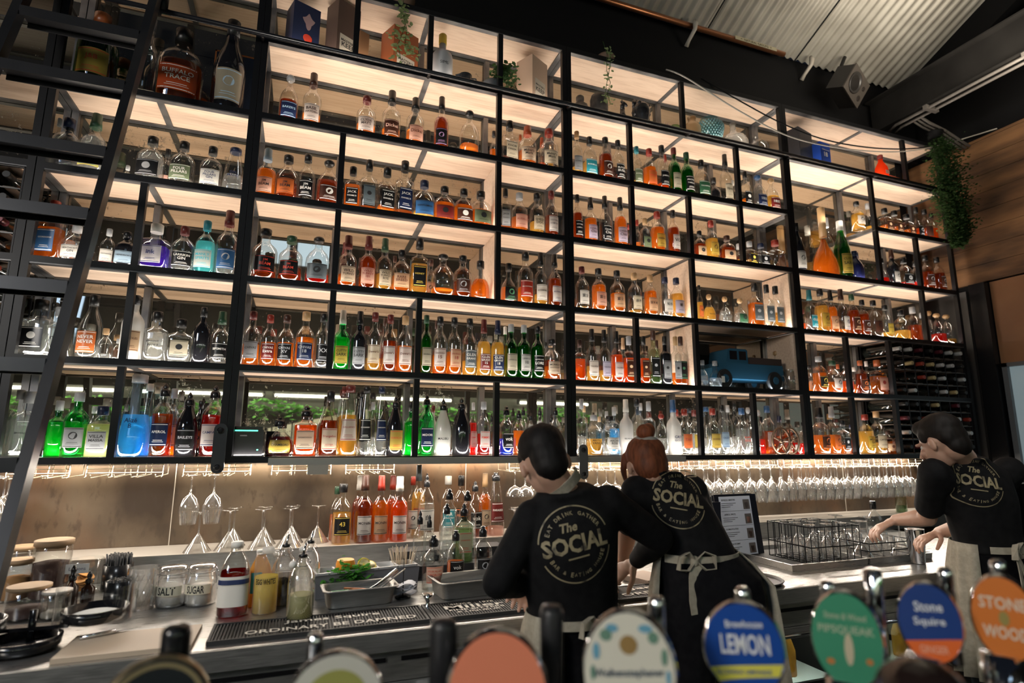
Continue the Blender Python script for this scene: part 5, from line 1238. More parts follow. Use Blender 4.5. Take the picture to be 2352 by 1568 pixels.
def custom_bottle(name, lab, cat, px, py, ptop, pw, prof, gm, liq=None, fill=.5, cap=None, capc=None, label=None, labc=None, lt=None, ltc=None, z=WZ, sy=1, n=2, rz=0, capz=(.9, 1), capr=.4, lz=(.15, .55)):
    p = at_z(px, py, z); r = W_(pw, p) / 2; h = H_(p, ptop); t = thing(name, lab, cat, (p.x, p.y, z + .0006), rz); sec = super_sec(n)
    P = [(a * r, b * h) for a, b in prof]; m = MB(); m.lathe(P, 20, sec=sec, sy=sy, cap1=False); m.build('bottle_body', gm, t)
    if liq: m = MB(); q = [(a * r * .94, max(b * h, .004)) for a, b in prof if b < fill] + [(interp(prof, fill) * r * .94, fill * h)]; m.lathe(q, 20, sec=sec, sy=sy); m.build('liquid', liq, t)
    if capc: m = MB(); m.lathe([(capr * r, capz[0] * h), (capr * r, capz[1] * h - .003), (capr * r * .85, capz[1] * h)], 16); m.build('cap', capc, t)
    if labc:
        m = MB(); N = 12; rr_ = lambda zz: interp(prof, zz / h) * r + .0012
        f = lambda a, zz, off=0: ((rr_(zz) + off) * (sec(a) if sec else 1) * math.sin(a), -(rr_(zz) + off) * (sec(a) if sec else 1) * math.cos(a) * sy, zz)
        vs = [f(-1.1 + 2.2 * i / N, zz) for zz in (lz[0] * h, lz[1] * h) for i in range(N + 1)]; m.add(vs, [(i, i + 1, i + N + 2, i + N + 1) for i in range(N)], 0, True)
        if lt == '______':
            m.add([f(-1.05 + 2.1 * i / N, zz, .0008) for zz in ((lz[0] + (lz[1] - lz[0]) * .74) * h, (lz[0] + (lz[1] - lz[0]) * .9) * h) for i in range(N + 1)], [(i, i + 1, i + N + 2, i + N + 1) for i in range(N)], 1)
        elif lt:
            ls = lt.split('_')
            for i, s in enumerate(ls): zc = (lz[0] + (lz[1] - lz[0]) * (.72 - .25 * i)) * h; put_text(m, s, r * 1.5, (lz[1] - lz[0]) * h * .24, lambda a, b, zc=zc: f(a / r, zc + b, .0008), 1, bold=.015)
        m.build('label', [labc, ltc or ink('k')], t)
    return t, r, h
PB = [(.85, 0), (1, .03), (1, .48), (.95, .60), (.7, .76), (.40, .86), (.36, .92)]
custom_bottle('juice_bottle', 'clear plastic bottle of dark cranberry juice with white cap', 'bottle', 532, 1412, 1243, 66, PB, glass_clear, shader_mix('cranberry', [('T', (.35, .02, .02), 1, 0), ('L', (.4, .02, .02), .35, 0)]), .60, 1, ink('w'), 1, ink('w'), '______', ink('n'), n=3, capz=(.91, 1), capr=.42)
p = wt(592, 1388); h = H_(p, 1262); t = thing('juice_carton', 'orange and teal juice bottle behind the egg-white bottle', 'bottle', (p.x, p.y, WZ + .0006)); m = MB(); w = W_(50, p) / 2
m.lathe([(w * .95, 0), (w, .01), (w, h * .55), (w * .8, h * .7), (w * .4, h * .88), (w * .4, h * .92)], 18, sec=super_sec(4)); m.build('bottle_body', shader_mix('orange_juice', [('D', (.75, .40, .10), 1, 0), ('L', (.8, .45, .12), .4, 0)]), t); m = MB(); m.box(-w * .7, w * .2, -w * 1.01, -w, h * .25, h * .62); m.build('teal_label', ink('t'), t); m = MB(); m.lathe([(w * .45, h * .92), (w * .45, h)], 14); m.build('cap', ink('w'), t)
m = MB(); m.lathe([(w * .3, 0), (w * .3, .001)], 16, Matrix.Translation((-w * .1, -w * 1.012, h * .45)) @ Matrix.Rotation(PI / 2, 4, 'X')); m.build('green_badge', ink('g'), t)
milky = shader_mix('milky_plastic', [('D', (.72, .72, .70), 1, 0), ('L', (.85, .85, .82), .5, 0), ('T', (1, 1, 1), .25, 0)])
t, r, h = custom_bottle('squeeze_bottle', 'tall squeeze bottle of yellow juice hand-lettered egg whites', 'bottle', 606, 1406, 1262, 54, [(.95, 0), (1, .02), (1, .90), (.9, .95), (.45, .955), (.35, .97)], shader_mix('clear_plastic', [('T', (.96, .96, .94), 1, 0), ('D', (.8, .8, .78), .10, 0), ('F', (1, 1, 1), .3, .1)]), shader_mix('yellow_juice', [('D', (.85, .66, .10), 1, 0), ('L', (.9, .7, .12), .5, 0)]), .58, 1, milky, capz=(.95, 1.04), capr=.5)
m = MB(); put_text(m, 'EGG WHITES', r * 1.7, .018, lambda a, b: ((r + .001) * math.sin(a / r), -(r + .001) * math.cos(a / r), h * .52 + b), 0, bold=.02, keep=False); m.build('marker_lettering', ink('k'), t)
SW = [(.92, 0), (1, .02), (1, .52), (.93, .62), (.70, .72), (.36, .80), (.27, .86), (.27, .90)]
def swing(lab, px, py, ptop, pw, liq, fill):
    t, r, h = custom_bottle('swing_top_bottle', lab, 'bottle', px, py, ptop, pw, SW, stem_glass, liq, fill)
    m = MB(); m.lathe([(r * .28, h * .885), (r * .34, h * .90), (r * .34, h * .935), (r * .2, h * .94)], 12); m.build('rubber_stopper', black_gloss, t)
    m = MB(); m.tube([(0, 0, h * .93), (.002, 0, h * .98), (.008, 0, h * 1.10)], [.005, .005, .003], 8); m.build('pouring_spout', chrome, t)
    m = MB(); m.tube([(-r * .3, -.004, h * .88), (-r * .55, -.01, h * .80), (-r * .25, -.02, h * .77), (r * .25, -.02, h * .77), (r * .6, -.01, h * .82), (r * .3, 0, h * .89)], .0016, 5); m.build('wire_bail', chrome, t)
    m = MB(); m.ball((-r * .7, -.012, h * .80), .013, n=10, m=7); m.build('ceramic_stopper', ink('w'), t)
swing('swing-top bottle half full of cloudy pale lemon juice, frontmost', 687, 1422, 1262, 60, shader_mix('lemon_juice', [('D', (.80, .78, .46), 1, 0), ('L', (.8, .8, .5), .5, 0)]), .36)
swing('swing-top bottle of dark syrup behind the yellow squeeze bottle', 648, 1385, 1240, 54, shader_mix('dark_syrup', [('D', (.03, .02, .015), 1, 0), ('F', (1, 1, 1), .3, .1)]), .45)
swing('empty-looking swing-top bottle standing behind the lemon juice bottle', 706, 1372, 1232, 50, None, 0)

# garnish caddy
p = wt(838, 1356); t = thing('garnish_caddy', 'long grey garnish caddy with white insert tubs', 'caddy', (p.x, p.y, WZ + .0006), .16); grey_pl = mat('grey_plastic', (.16, .16, .17), .4); white_pl = mat('white_plastic', (.62, .62, .62), .4); L_ = .20
def open_tub(par, name, x0, x1, y0, y1, z0, z1, ma, th=.003, flare=.006):
    m = MB()
    def ring(e, z): return [(x0 - e, y0 - e, z), (x1 + e, y0 - e, z), (x1 + e, y1 + e, z), (x0 - e, y1 + e, z)]
    R_ = [ring(0, z0), ring(flare, z1), ring(flare + .004, z1), ring(flare - th, z1 + .001), ring(-th, z0 + th)]
    vs = [v for r_ in R_ for v in r_]; fs = [(3, 2, 1, 0)]
    for j in range(4):
        for i in range(4): fs.append((j * 4 + i, j * 4 + (i + 1) % 4, (j + 1) * 4 + (i + 1) % 4, (j + 1) * 4 + i))
    fs.append((16, 17, 18, 19)); m.add(vs, fs); return m.build(name, ma, par)
open_tub(t, 'caddy_box', -L_, L_, -.05, .05, 0, .085, grey_pl)
for i in range(5): x0 = -L_ + .003 + i * .0795; open_tub(t, 'insert_tub', x0, x0 + .072, -.047, .047, .03, .092, white_pl, .002, .002)
base = Vector((p.x, p.y, WZ)); Rz = Matrix.Rotation(.16, 3, 'Z')
def on_caddy(dx, dy, dz): return base + Rz @ Vector((dx, dy, dz))
c = on_caddy(-.082, 0, .105); t = thing('orange', 'half orange sitting in the garnish caddy', 'fruit', c); m = MB(); m.lathe([(.004, -.034), (.02, -.030), (.035, -.012), (.037, .005), (.033, .020)], 20, cap1=False); m.build('peel', mat('orange_peel', (.85, .30, .02), .45), t); m = MB(); m.lathe([(.033, .020), (.030, .022), (.028, .0215), (.003, .0225)], 20, cap0=False); m.build('cut_flesh', mat('orange_flesh', (.95, .50, .10), .4), t)
for i, (dx, rx) in enumerate(((-.012, 1.1), (.008, .5))):
    c = on_caddy(dx, -.01 - .01 * i, .100 - .004 * i); t = thing('lemon_slice', ['lemon slice standing upright in the caddy', 'lemon wedge lying in front in the caddy'][i], 'fruit', c, rot=(rx, 0, .3)); m = MB(); m.lathe([(.026, 0), (.028, .004), (.026, .008)], 20); m.build('peel', mat('lemon_peel', (.80, .62, .10), .4), t); m = MB(); m.lathe([(.022, .0085), (.003, .009)], 16); m.build('flesh', mat('lemon_flesh', (.85, .76, .35), .4), t)
c = on_caddy(.155, 0, .06); t = thing('cocktail_picks', 'bundle of bamboo cocktail picks in the last caddy tub', 'picks', c)
rr = random.Random(5); m = MB()
for i in range(46): a, b = rr.uniform(-.03, .03), rr.uniform(-.03, .03); m.tube([(a, b, -.02), (a * 1.7 + rr.uniform(-.012, .012), b * 1.5, rr.uniform(.07, .10))], .0013, 4)
m.build('bamboo_picks', mat('bamboo', (.62, .50, .35), .6), t)['kind'] = 'stuff'
p = wt(804, 1366); t = thing('mint_tub', 'clear plastic tub of fresh mint sprigs before the caddy', 'tub', (p.x, p.y, WZ + .0006), .1); open_tub(t, 'plastic_tub', -.085, .085, -.05, .05, 0, .05, shader_mix('clear_plastic_tub', [('T', (.85, .88, .85), 1, 0), ('D', (.7, .75, .7), .3, 0), ('F', (1, 1, 1), .3, .1)]), .002); m = MB(); rr = random.Random(6)
for i in range(300): leaf(m, Vector((rr.gauss(-.01, .034), rr.gauss(0, .020), .055 + abs(rr.gauss(0, .024)))), rr.uniform(.022, .036), rr, .3)
m.build('mint_leaves', leaf_d, t)['kind'] = 'stuff'
def gn_pan(lab, px, py, wd, dp, rz):
    p = wt(px, py); t = thing('steel_pan', lab, 'pan', (p.x, p.y, WZ + .0006), rz); m = MB(); w, d = wd / 2, dp / 2
    def rr_(e, z, n=5, rad=.025):
        out = []
        for (sx, sy, a0) in ((1, -1, -PI / 2), (1, 1, 0), (-1, 1, PI / 2), (-1, -1, PI)):
            for k in range(n): a = a0 + (PI / 2) * k / (n - 1); out.append((sx * (w + e - rad) + rad * math.cos(a), sy * (d + e - rad) + rad * math.sin(a), z))
        return out
    R_ = [rr_(-.014, 0), rr_(-.010, .004), rr_(0, .062), rr_(.010, .064), rr_(.010, .060), rr_(0.002, .0585)] ; R2 = [rr_(-.001, .063), rr_(-.012, .006)]
    for RR in (R_, [R_[2]] + R2):
        n = len(RR[0]); vs = [v for q in RR for v in q]; m.add(vs, [(j * n + i, j * n + (i + 1) % n, (j + 1) * n + (i + 1) % n, (j + 1) * n + i) for j in range(len(RR) - 1) for i in range(n)], 0, True)
    n = len(R_[0]); m.add(R_[0], [tuple(range(n))[::-1]]); m.add(R2[1], [tuple(range(n))]); m.build('pan_body', inox_dark, t); return p, t
p1_, t1 = gn_pan('steel pan holding bar tools in front of the mint', 824, 1385, .25, .125, .06)
gn_pan('steel pan half hidden by the elbow of the first bartender', 1072, 1362, .26, .16, .10)
def tool(name, lab, pts, r, ma): P = [Vector(q) for q in pts]; m = MB(); m.tube([q - P[0] for q in P], r, 8); return tag(m.build(name, ma, None, P[0]), lab, 'bar tool')
b0 = Vector((p1_.x, p1_.y, WZ))
tool('muddler', 'long steel muddler leaning over the rim of the tool pan', [b0 + Vector(q) for q in ((-.02, -.02, .02), (.06, .0, .055), (.14, .03, .10))], [.007, .007, .009], chrome)
tool('bar_spoon', 'twisted steel bar spoon beside the muddler', [b0 + Vector(q) for q in ((.02, -.03, .02), (.08, -.015, .055), (.17, .02, .105))], [.004, .003, .003], inox_dark)
tool('peeler', 'green-handled peeler at the left inside the tool pan', [b0 + Vector(q) for q in ((-.10, -.02, .045), (-.04, -.03, .05))], [.010, .008], mat('green_handle', (.02, .30, .10), .4))
tool('tongs', 'brass coloured tongs lying across the middle of the tool pan', [b0 + Vector(q) for q in ((-.055, .0, .055), (.03, -.025, .05))], [.005, .004], copper)
p = wt(925, 1372); t = thing('receipt_spike', 'black spike holding a stack of white receipts', 'spike', (p.x, p.y, WZ + .0006)); m = MB(); m.lathe([(.03, 0), (.03, .004), (.004, .006)], 16); m.tube([(0, 0, .004), (0, 0, H_(p, 1283))], .0018, 6); m.build('spike', steel_black, t)
for i in range(4):
    rr = random.Random(i); m = MB(); a = rr.uniform(-.6, .6); Mx = Matrix.Rotation(a, 4, 'Z'); nx = 6
    vs = [Mx @ Vector((-.045 + .09 * i_ / nx, -.03 + .06 * j, .02 + .010 * i + .008 * math.sin(i_ * 1.1 + i))) for j in (0, 1) for i_ in range(nx + 1)]; m.add(vs, [(k, k + 1, k + nx + 2, k + nx + 1) for k in range(nx)], 0, True); m.build('receipt', mat('receipt_paper', (.72, .74, .80), .6), t)
p = wt(982, 1399); t = thing('jigger', 'double-cone steel jigger on the counter', 'bar tool', (p.x, p.y, WZ + .0006)); h = H_(p, 1364); m = MB(); m.lathe([(.016, 0), (.015, .002), (.006, h * .42), (.006, h * .48), (.021, h), (.0195, h), (.005, h * .52)], 18, cap1=False); m.build('cups', chrome, t)

# speed-rail bottles standing on the worktop and on low black steps
o = thing('bottle_step', 'black stepped bottle rack behind the front row of pourer bottles', 'rack', (.60, -.25, WZ + .0005)); m = MB(); m.box(-.17, .36, -.06, .05, 0, .05); m.box(-.17, .36, .051, .17, 0, .095); m.build('steps', mat('black_step', (.02, .02, .022), .5), o)
def bar_bottle(lab, px, py, z, ptop, pw, pf, q, fill, cap, lb, tc, text):
    p = at_z(px, py, z); W = W_(pw, p); H = H_(p, ptop); t = thing('pourer_bottle' if cap == 'P' else 'liquor_bottle', lab, 'bottle', (p.x, p.y, z + .0008)); bottle_parts(t, W, H, pf, q, fill, cap, lb, tc, text, 22); return t
bar_bottle('clear gin bottle with pink and cream label, front of the counter cluster', 993, 1353, WZ, 1230, 48, 'R', 'c', .4, 'P', 'p', 'r', 'FOUR PILLARS_NEGRONI')
bar_bottle('orange liqueur bottle with black oval label, front of the cluster', 1045, 1341, WZ, 1217, 40, 'R', 'a', .62, 'P', 'k', 'w', 'vok')
bar_bottle('clear bottle with dark back label, front row beside the bartender', 1108, 1338, WZ, 1207, 42, 'R', 'c', .5, 'P', 'k', 's', '-')
ST1, ST2 = WZ + .0505, WZ + .0955
def y_bottle(lab, px, y, z, ptop, pw, *a):
    x = x_for(px, y, z); p = Vector((x, y, z)); W = W_(pw, p); H = H_(p, ptop); t = thing('pourer_bottle', lab, 'bottle', (x, y, z + .0008)); bottle_parts(t, W, H, *a, 20)
y_bottle('clear tall bottle with narrow green label, left end of the cluster', 962, -.25, ST1, 1172, 30, 'T', 'c', .3, 'P', 'W', 'g', '-')
y_bottle('plain clear bottle with black pourer second in the middle row', 984, -.25, ST1, 1182, 26, 'T', 'c', .3, 'P', 'x', 'k', '-')
y_bottle('clear bottle with navy pourer in the middle row of the cluster', 1024, -.25, ST1, 1155, 34, 'R', 'c', .5, 'P', 'W', 'g', '-')
y_bottle('pale green gin bottle with red lettering in the middle row', 1064, -.25, ST1, 1155, 40, 'Q', 'f', .8, 'P', 'c', 'r', "GORDON'S")
y_bottle('clear bottle with red-banded pourer at the back of the cluster', 1030, -.14, ST2, 1122, 38, 'R', 'c', .5, 'P', 'W', 'g', '-')
y_bottle('clear vodka bottle with pale blue pourer at the back of the cluster', 1072, -.14, ST2, 1126, 40, 'R', 'c', .6, 'P', 'x', 'k', '-')
# bottles on the ledge
for a in ((782, .10, 1111, 43, 'R', 'g', .75, 'k', 'k', 'y', '43', 'golden liqueur bottle with round black 43 label on the ledge'),
          (769, .20, 1117, 30, 'R', 'a', .7, 'g', 'x', 'y', '-', 'amber bottle half hidden behind the 43 bottle on the ledge'),
          (833, .10, 1091, 40, 'T', 'b', .95, 'd', 'w', 'k', 'MONIN', 'dark brown syrup bottle with white label, first of the syrup bottles'),
          (820, .20, 1092, 30, 'T', 'b', .95, 'w', 'x', 'k', '-', 'dark syrup bottle half hidden behind the first one'),
          (871, .10, 1092, 38, 'T', 'a', .9, 'r', 'e', 'k', 'MONIN', 'amber syrup bottle with beige coffee label, middle of the syrup bottles'),
          (914, .09, 1094, 40, 'T', 'o', .9, 'w', 'w', 'k', 'MONIN', 'orange-pink syrup bottle with rose label, right of the syrup bottles'),
          (898, .20, 1092, 32, 'T', 'o', .9, 'r', 'x', 'k', '-', 'orange syrup bottle half hidden behind the rose-labelled one'),
          (945, .15, 1094, 26, 'R', 'c', .5, 'r', 'w', 'k', '-', 'clear bottle with white strip label left of the mustard labelled one'),
          (958, .19, 1067, 32, 'T', 'g', .9, 'j', 'o', 'k', 'MARIE', 'tall golden liqueur bottle with grey capsule on the ledge'),
          (977, .10, 1087, 37, 'S', 'c', .8, 'P', 'w', 'k', '白', 'clear vodka bottle with large black brushed character'),
          (1027, .17, 1093, 36, 'R', 'c', .3, 'w', 't', 'w', 'MR_CONSISTENT', 'clear bottle with white cap and turquoise label on the ledge'),
          (1057, .17, 1092, 36, 'S', 'c', .6, 'k', 'k', 'o', 'FINERY', 'clear bottle with black label and orange lettering on the ledge'),
          (1090, .10, 1105, 34, 'R', 'b', .3, 'P', 'k', 'w', 'vok', 'dark liqueur bottle with black oval label on the ledge'),
          (1113, .17, 1087, 30, 'T', 'a', .95, 'u', 'c', 'k', '-', 'bright orange liqueur bottle with tan capsule on the ledge'),
          (1138, .10, 1085, 38, 'C', 'i', .2, 'P', 'm', 'w', 'PARAISO', 'tapered clear bottle with pink palm label beside the bartender')):
    px_, y, tp, pw = a[:4]; x = x_for(px_, y, LZ); p = Vector((x, y, LZ)); t = thing('ledge_bottle', a[11], 'bottle', (x, y, LZ + .0008), group='bottles on the counter ledge'); bottle_parts(t, W_(pw, p), H_(p, tp), *a[4:11], 22)

# stemware -----------------------------------------------------
def glass_mesh(kind):
    m = MB()
    P = dict(wine=[(.034, 0), (.034, .0015), (.006, .005), (.0035, .02), (.0035, .075), (.008, .085), (.030, .105), (.042, .135), (.043, .155), (.036, .20), (.034, .215)],
             coupe=[(.032, 0), (.032, .0015), (.006, .005), (.0035, .02), (.0035, .075), (.008, .082), (.030, .092), (.048, .115), (.050, .135)],
             martini=[(.038, 0), (.038, .0015), (.006, .006), (.004, .02), (.004, .095), (.006, .10), (.030, .135), (.057, .175)],
             flute=[(.030, 0), (.030, .0015), (.005, .005), (.0035, .02), (.0035, .07), (.01, .085), (.024, .11), (.029, .15), (.025, .20), (.023, .215)],
             tumbler=[(.030, 0), (.033, .004), (.036, .05), (.038, .095)])[kind]
    m.lathe(P, 20, cap1=False); return m.mesh(kind, stem_glass)
GM = {k: glass_mesh(k) for k in ('wine', 'coupe', 'martini', 'flute', 'tumbler')}
def hang(kind, x, y, lab, group, z=1.3335): return tag(link(kind + '_glass' if kind != 'flute' else 'champagne_flute', GM[kind], None, (x, y, z), (PI, 0, 0)), lab, 'glass', group)
for i, px_ in enumerate((442, 495)): y = .08; hang('wine', x_for(px_, y, 1.33), y, '%s of two wine glasses hanging over the upturned martini glasses' % ['left', 'right'][i], 'wine glasses on the left racks')
for i, (px_, y) in enumerate(((-4, .06), (14, .12), (24, .2), (38, .2))): hang('wine', x_for(px_, y, 1.33), y, '%s of the hanging wine glasses at the far left edge' % ORD[i], 'wine glasses on the left racks')
for i, (px_, y) in enumerate(((1183, .06), (1206, .06), (1228, .13))): hang('coupe', x_for(px_, y, 1.33), y, '%s coupe glass hanging left of the dark haired bartender' % ORD[i], 'hanging coupe glasses')
for i, (px_, y) in enumerate(((1345, .07), (1372, .07), (1392, .15), (1412, .07))): hang('coupe', x_for(px_, y, 1.33), y, '%s coupe glass hanging between the two nearer bartenders' % ORD[i], 'hanging coupe glasses')
i = 0; rr = random.Random(9); x = 1.98
cols = []
while x < 4.25: cols.append(x); x += .088 if x < 3.0 else .079
for ci, x in enumerate(cols):
    if 24 > ci > 11 and ci % 9 == 2: continue
    for ri, y in enumerate((.045, .135, .225)):
        kind = 'flute' if 3.0 < x < 3.25 else 'wine'; hang(kind, x + rr.uniform(-.006, .006), y, '%s, %s row, %s column of the long hanging row on the right' % ('champagne flute' if kind == 'flute' else 'wine glass', ['front', 'middle', 'back'][ri], ORD[ci]), 'glasses hanging on the right racks')
for i, (px_, py_) in enumerate(((452, 1270), (522, 1266), (533, 1258), (598, 1264), (604, 1255), (662, 1262), (668, 1254), (727, 1250))):
    y = .085 if i in (0, 1, 3, 5) else .19; y = .17 if i == 7 else y; xx = x_for(px_, y, LZ)
    tag(link('martini_glass', GM['martini'], None, (xx, y, LZ + .1765), (PI, 0, 0)), '%s upturned martini glass from left on the ledge' % ORD[i], 'glass', 'upturned martini glasses on the ledge')
for i, px_ in enumerate((1172, 1188, 1203)): xx = x_for(px_, .12, LZ); tag(link('coupe_glass', GM['coupe'], None, (xx, .06 + .09 * (i % 2), LZ + .1365), (PI, 0, 0)), '%s upturned coupe on the ledge beside the first bartender' % ORD[i], 'glass', 'upturned coupes on the ledge')

# menu book on its stand
o = thing('menu_book', 'open black menu book with printed cocktail pages on the counter', 'menu', (2.055, -.415, WZ + .001), .06)
book_black = mat('menu_cover', (.010, .012, .02), .3); page = mat('menu_page', (.78, .82, .92), .3)
def leafpanel(name, ang, w, h, ma, th=.004, x0=0.0, y0=0.0, par=o):
    m = MB(); Mx = Matrix.Translation((x0, y0, 0)) @ Matrix.Rotation(ang, 4, 'Z') @ Matrix.Rotation(-.12, 4, 'X'); m.box(0, w, -th / 2, th / 2, .004, h, 0, Mx); return m.build(name, ma, par), Mx
a_, M0 = leafpanel('main_cover', 0.0, .26, .32, book_black, .006)
for i, an in enumerate((-.0, .0, .0)): leafpanel('sleeve', .0 + .05 * i, .305 + .022 * i, .315 - .008 * i, book_black, .005, .0, .014 * (i + 1))
leafpanel('left_cover', PI - .55, .11, .29, book_black)
m = MB(); m.box(.028, .245, -.0052, -.0045, .014, .308, 0, M0); vs_ = lambda a, b: tuple(M0 @ Vector((a, -.006, b)))
for i, s in enumerate(('ESPRESSO MARTINI', 'APEROL SPRITZ', 'COSMOPOLITAN', 'DARK & STORMY')):
    zc = .29 - i * .073; put_text(m, s, .10, .008, lambda a, b: vs_(.09 + a, zc + b), 1, bold=.01)
    for k in range(3): m.add([vs_(.04, zc - .016 - k * .009), vs_(.14 - .02 * k, zc - .016 - k * .009), vs_(.14 - .02 * k, zc - .018 - k * .009), vs_(.04, zc - .018 - k * .009)], [(3, 2, 1, 0)], 1)
    m.add([vs_(.19, zc - .05), vs_(.235, zc - .05), vs_(.235, zc), vs_(.19, zc)], [(0, 1, 2, 3)], 2); m.add([vs_(.203, zc - .045), vs_(.223, zc - .045), vs_(.226, zc - .015), vs_(.2, zc - .015)], [(3, 2, 1, 0)], 3)
    m.add([vs_(.034, zc - .056), vs_(.24, zc - .056), vs_(.24, zc - .057), vs_(.034, zc - .057)], [(3, 2, 1, 0)], 1)
m.build('printed_page', [page, ink('k'), mat('menu_photo', (.16, .14, .13), .4), mat('menu_drink', (.55, .28, .2), .4)], o)
m = MB(); m.box(.0, .27, -.03, .06, 0, .003); m.build('foot', book_black, o)

# black serving tray
o = thing('serving_tray', 'round black serving tray lying beside the second bartender', 'tray', (1.86, -.82, WZ + .001)); m = MB(); m.lathe([(.12, 0), (.135, .012), (.132, .014), (.12, .004)], 32); m.build('tray', mat('black_tray', (.02, .02, .02), .45), o)
# glass-drainer trays with wire baskets
def drain(x0, x1, y0, y1, lab):
    t = thing('drainer_tray', lab, 'tray', ((x0 + x1) / 2, (y0 + y1) / 2, WZ + .0006)); w, d = (x1 - x0) / 2, (y1 - y0) / 2
    open_tub(t, 'steel_tray', -w, w, -d, d, 0, .03, inox, .004, .004); m = MB(); m.box(-w + .01, w - .01, -d + .01, d - .01, .006, .012); m.build('dark_liner', rubber, t)
drain(2.18, 2.66, -.74, -.30, 'low steel drainer tray under the first wire glass basket'); drain(2.68, 3.12, -.74, -.30, 'low steel drainer tray beside the third bartender')
def wire_basket(x0, x1, y0, y1, h, lab, low=False):
    t = thing('glass_basket', lab, 'basket', ((x0 + x1) / 2, (y0 + y1) / 2, WZ + .014)); w, d = (x1 - x0) / 2, (y1 - y0) / 2; m = MB(); r = .0026
    for z in ((.0, h * .45, h) if not low else (.0, h * .5, h)): m.tube([(-w, -d, z), (w, -d, z), (w, d, z), (-w, d, z)], r * 1.2, 6, closed=True)
    m.build('rim_wires', steel_black, t); m = MB(); n = 7
    for i in range(n + 1):
        x = -w + 2 * w * i / n
        if not low or i in (0, 3, 7):
            m.tube([(x, -d, h), (x, -d, 0), (x, d, 0), (x, d, h)], r, 5)
        y = -d + 2 * d * i / n
        if not low: m.tube([(-w, y, h), (-w, y, 0), (w, y, 0), (w, y, h)], r, 5)
    m.build('cross_wires', steel_black, t)
wire_basket(2.34, 2.66, -.71, -.44, .17, 'tall black wire glass basket on the first drainer tray'); wire_basket(2.72, 3.08, -.71, -.34, .075, 'low black wire basket on the second drainer tray', True)
gi = 0
for j in range(3):
    for i in range(3):
        x, y = 2.395 + i * .105, -.655 + j * .085; kind = 'wine'; s = .80
        g = link('wine_glass', GM['wine'], None, (x, y, WZ + .018 + .215 * s), (PI, 0, 0)); g.scale = (s, s, s)
        tag(g, 'upturned wine glass in tall wire basket, %s row, %s from left' % (['front', 'middle', 'back'][j], ORD[i]), 'glass', 'glasses in the tall wire basket')
for j in range(3):
    for i in range(4):
        x, y = 2.74 + i * .095, -.65 + j * .11; kind = 'tumbler' if (i + j) % 3 else 'martini'
        hh = .095 if kind == 'tumbler' else .175; tag(link(kind + ('_glass' if kind != 'tumbler' else ''), GM[kind], None, (x, y, WZ + .018 + hh), (PI, 0, 0)), 'upturned %s in low basket by third bartender, %s row, %s from left' % (kind, ['front', 'middle', 'back'][j], ORD[i]), 'glass', 'glasses in the low wire basket')
o = thing('shaker_tin', 'tall steel cocktail shaker tin between the two baskets and the third bartender', 'bar tool', (2.93, -.80, WZ + .001)); m = MB(); m.lathe([(.030, 0), (.033, .004), (.042, .16), (.043, .165), (.041, .165)], 24); m.build('tin', chrome, o)
o = thing('clear_bottle', 'pale green clear bottle standing on the ledge behind the busy hands', 'bottle', (x_for(2072, .12, LZ), .12, LZ + .0008)); bottle_parts(o, .07, .24, 'R', 'f', .3, 's', 'x', 'k', '-', 16)
o = thing('water_bottle', 'clear bottle with black cap on the counter beside the third bartender', 'bottle', (3.22, -.36, WZ + .001)); bottle_parts(o, .085, .25, 'S', 'c', .6, 'k', 'x', 'k', '-', 18)
# lying wine bottle and napkins between bartenders
p = wt(1436, 1368); o = thing('wine_bottle', 'dark bottle with white script label tilted beside the first bartender hand', 'bottle', (p.x - .01, p.y + .12, WZ + .045), rot=(PI / 2 - .12, 0.0, -.55)); bottle_parts(o, .085, .30, 'R', 'K', .9, 'k', 'w', 'k', 'fili', 18)
p = wt(1492, 1338); o = thing('napkin_stack', 'stack of white paper napkins between the two nearer bartenders', 'napkins', (p.x, p.y + .03, WZ + .001), .3); m = MB()
for i in range(8): m.box(-.07, .07, -.07, .07, .003 * i, .003 * i + .0022, 0, Matrix.Rotation(.02 * (i % 3), 4, 'Z'))
m.build('napkins', mat('napkin_paper', (.62, .50, .42), .8), o)
# paper note taped under the shelf rail
o = thing('note', 'small paper note taped under the aluminium edge rail', 'note', (x_for(730, -.05, 1.36), -.078, 1.335)); m = MB(); m.box(-.045, .045, -.0005, .0005, 0, .045); m.build('paper', mat('note_paper', (.32, .30, .25), .6), o)

# added spotlights with invented cans, out of view, brightening menu and worktop
for i, (x, y, z, tx, ty, e, c) in enumerate(((1.3, -2.35, 3.9, 2.35, -.55, 60, (1, .95, .90)), (-.9, -2.2, 3.9, -.1, -.75, 95, (.88, .94, 1.0)), (2.6, -2.3, 3.9, 2.6, -.6, 40, (1, .93, .85)))):
    d = (Vector((tx, ty, .9)) - Vector((x, y, z))).normalized(); t = thing('added_spotlight', 'small black ceiling spotlight over the bar, %s of three' % ORD[i], 'lamp', (x, y, z)); m = MB(); m.tube([-d * .10, -d * .01], .035, 16, cap=False); m.tube([-d * .10, -d * .101], [.035, .002], 16); m.tube([-d * .06, Vector((0, 0, .5)), Vector((0, 0, 1.2))], .008, 6); m.build('added_spot_can', black_matte, t)
    l = bpy.data.lights.new('added_spot_bulb', 'SPOT'); l.energy = e; l.spot_size = .75; l.spot_blend = .9; l.shadow_soft_size = .03; l.color = c; lo = bpy.data.objects.new('added_spot_bulb', l); COL.objects.link(lo); lo.location = Vector((x, y, z)) + d * .002; lo.rotation_euler = d.to_track_quat('-Z', 'Y').to_euler()

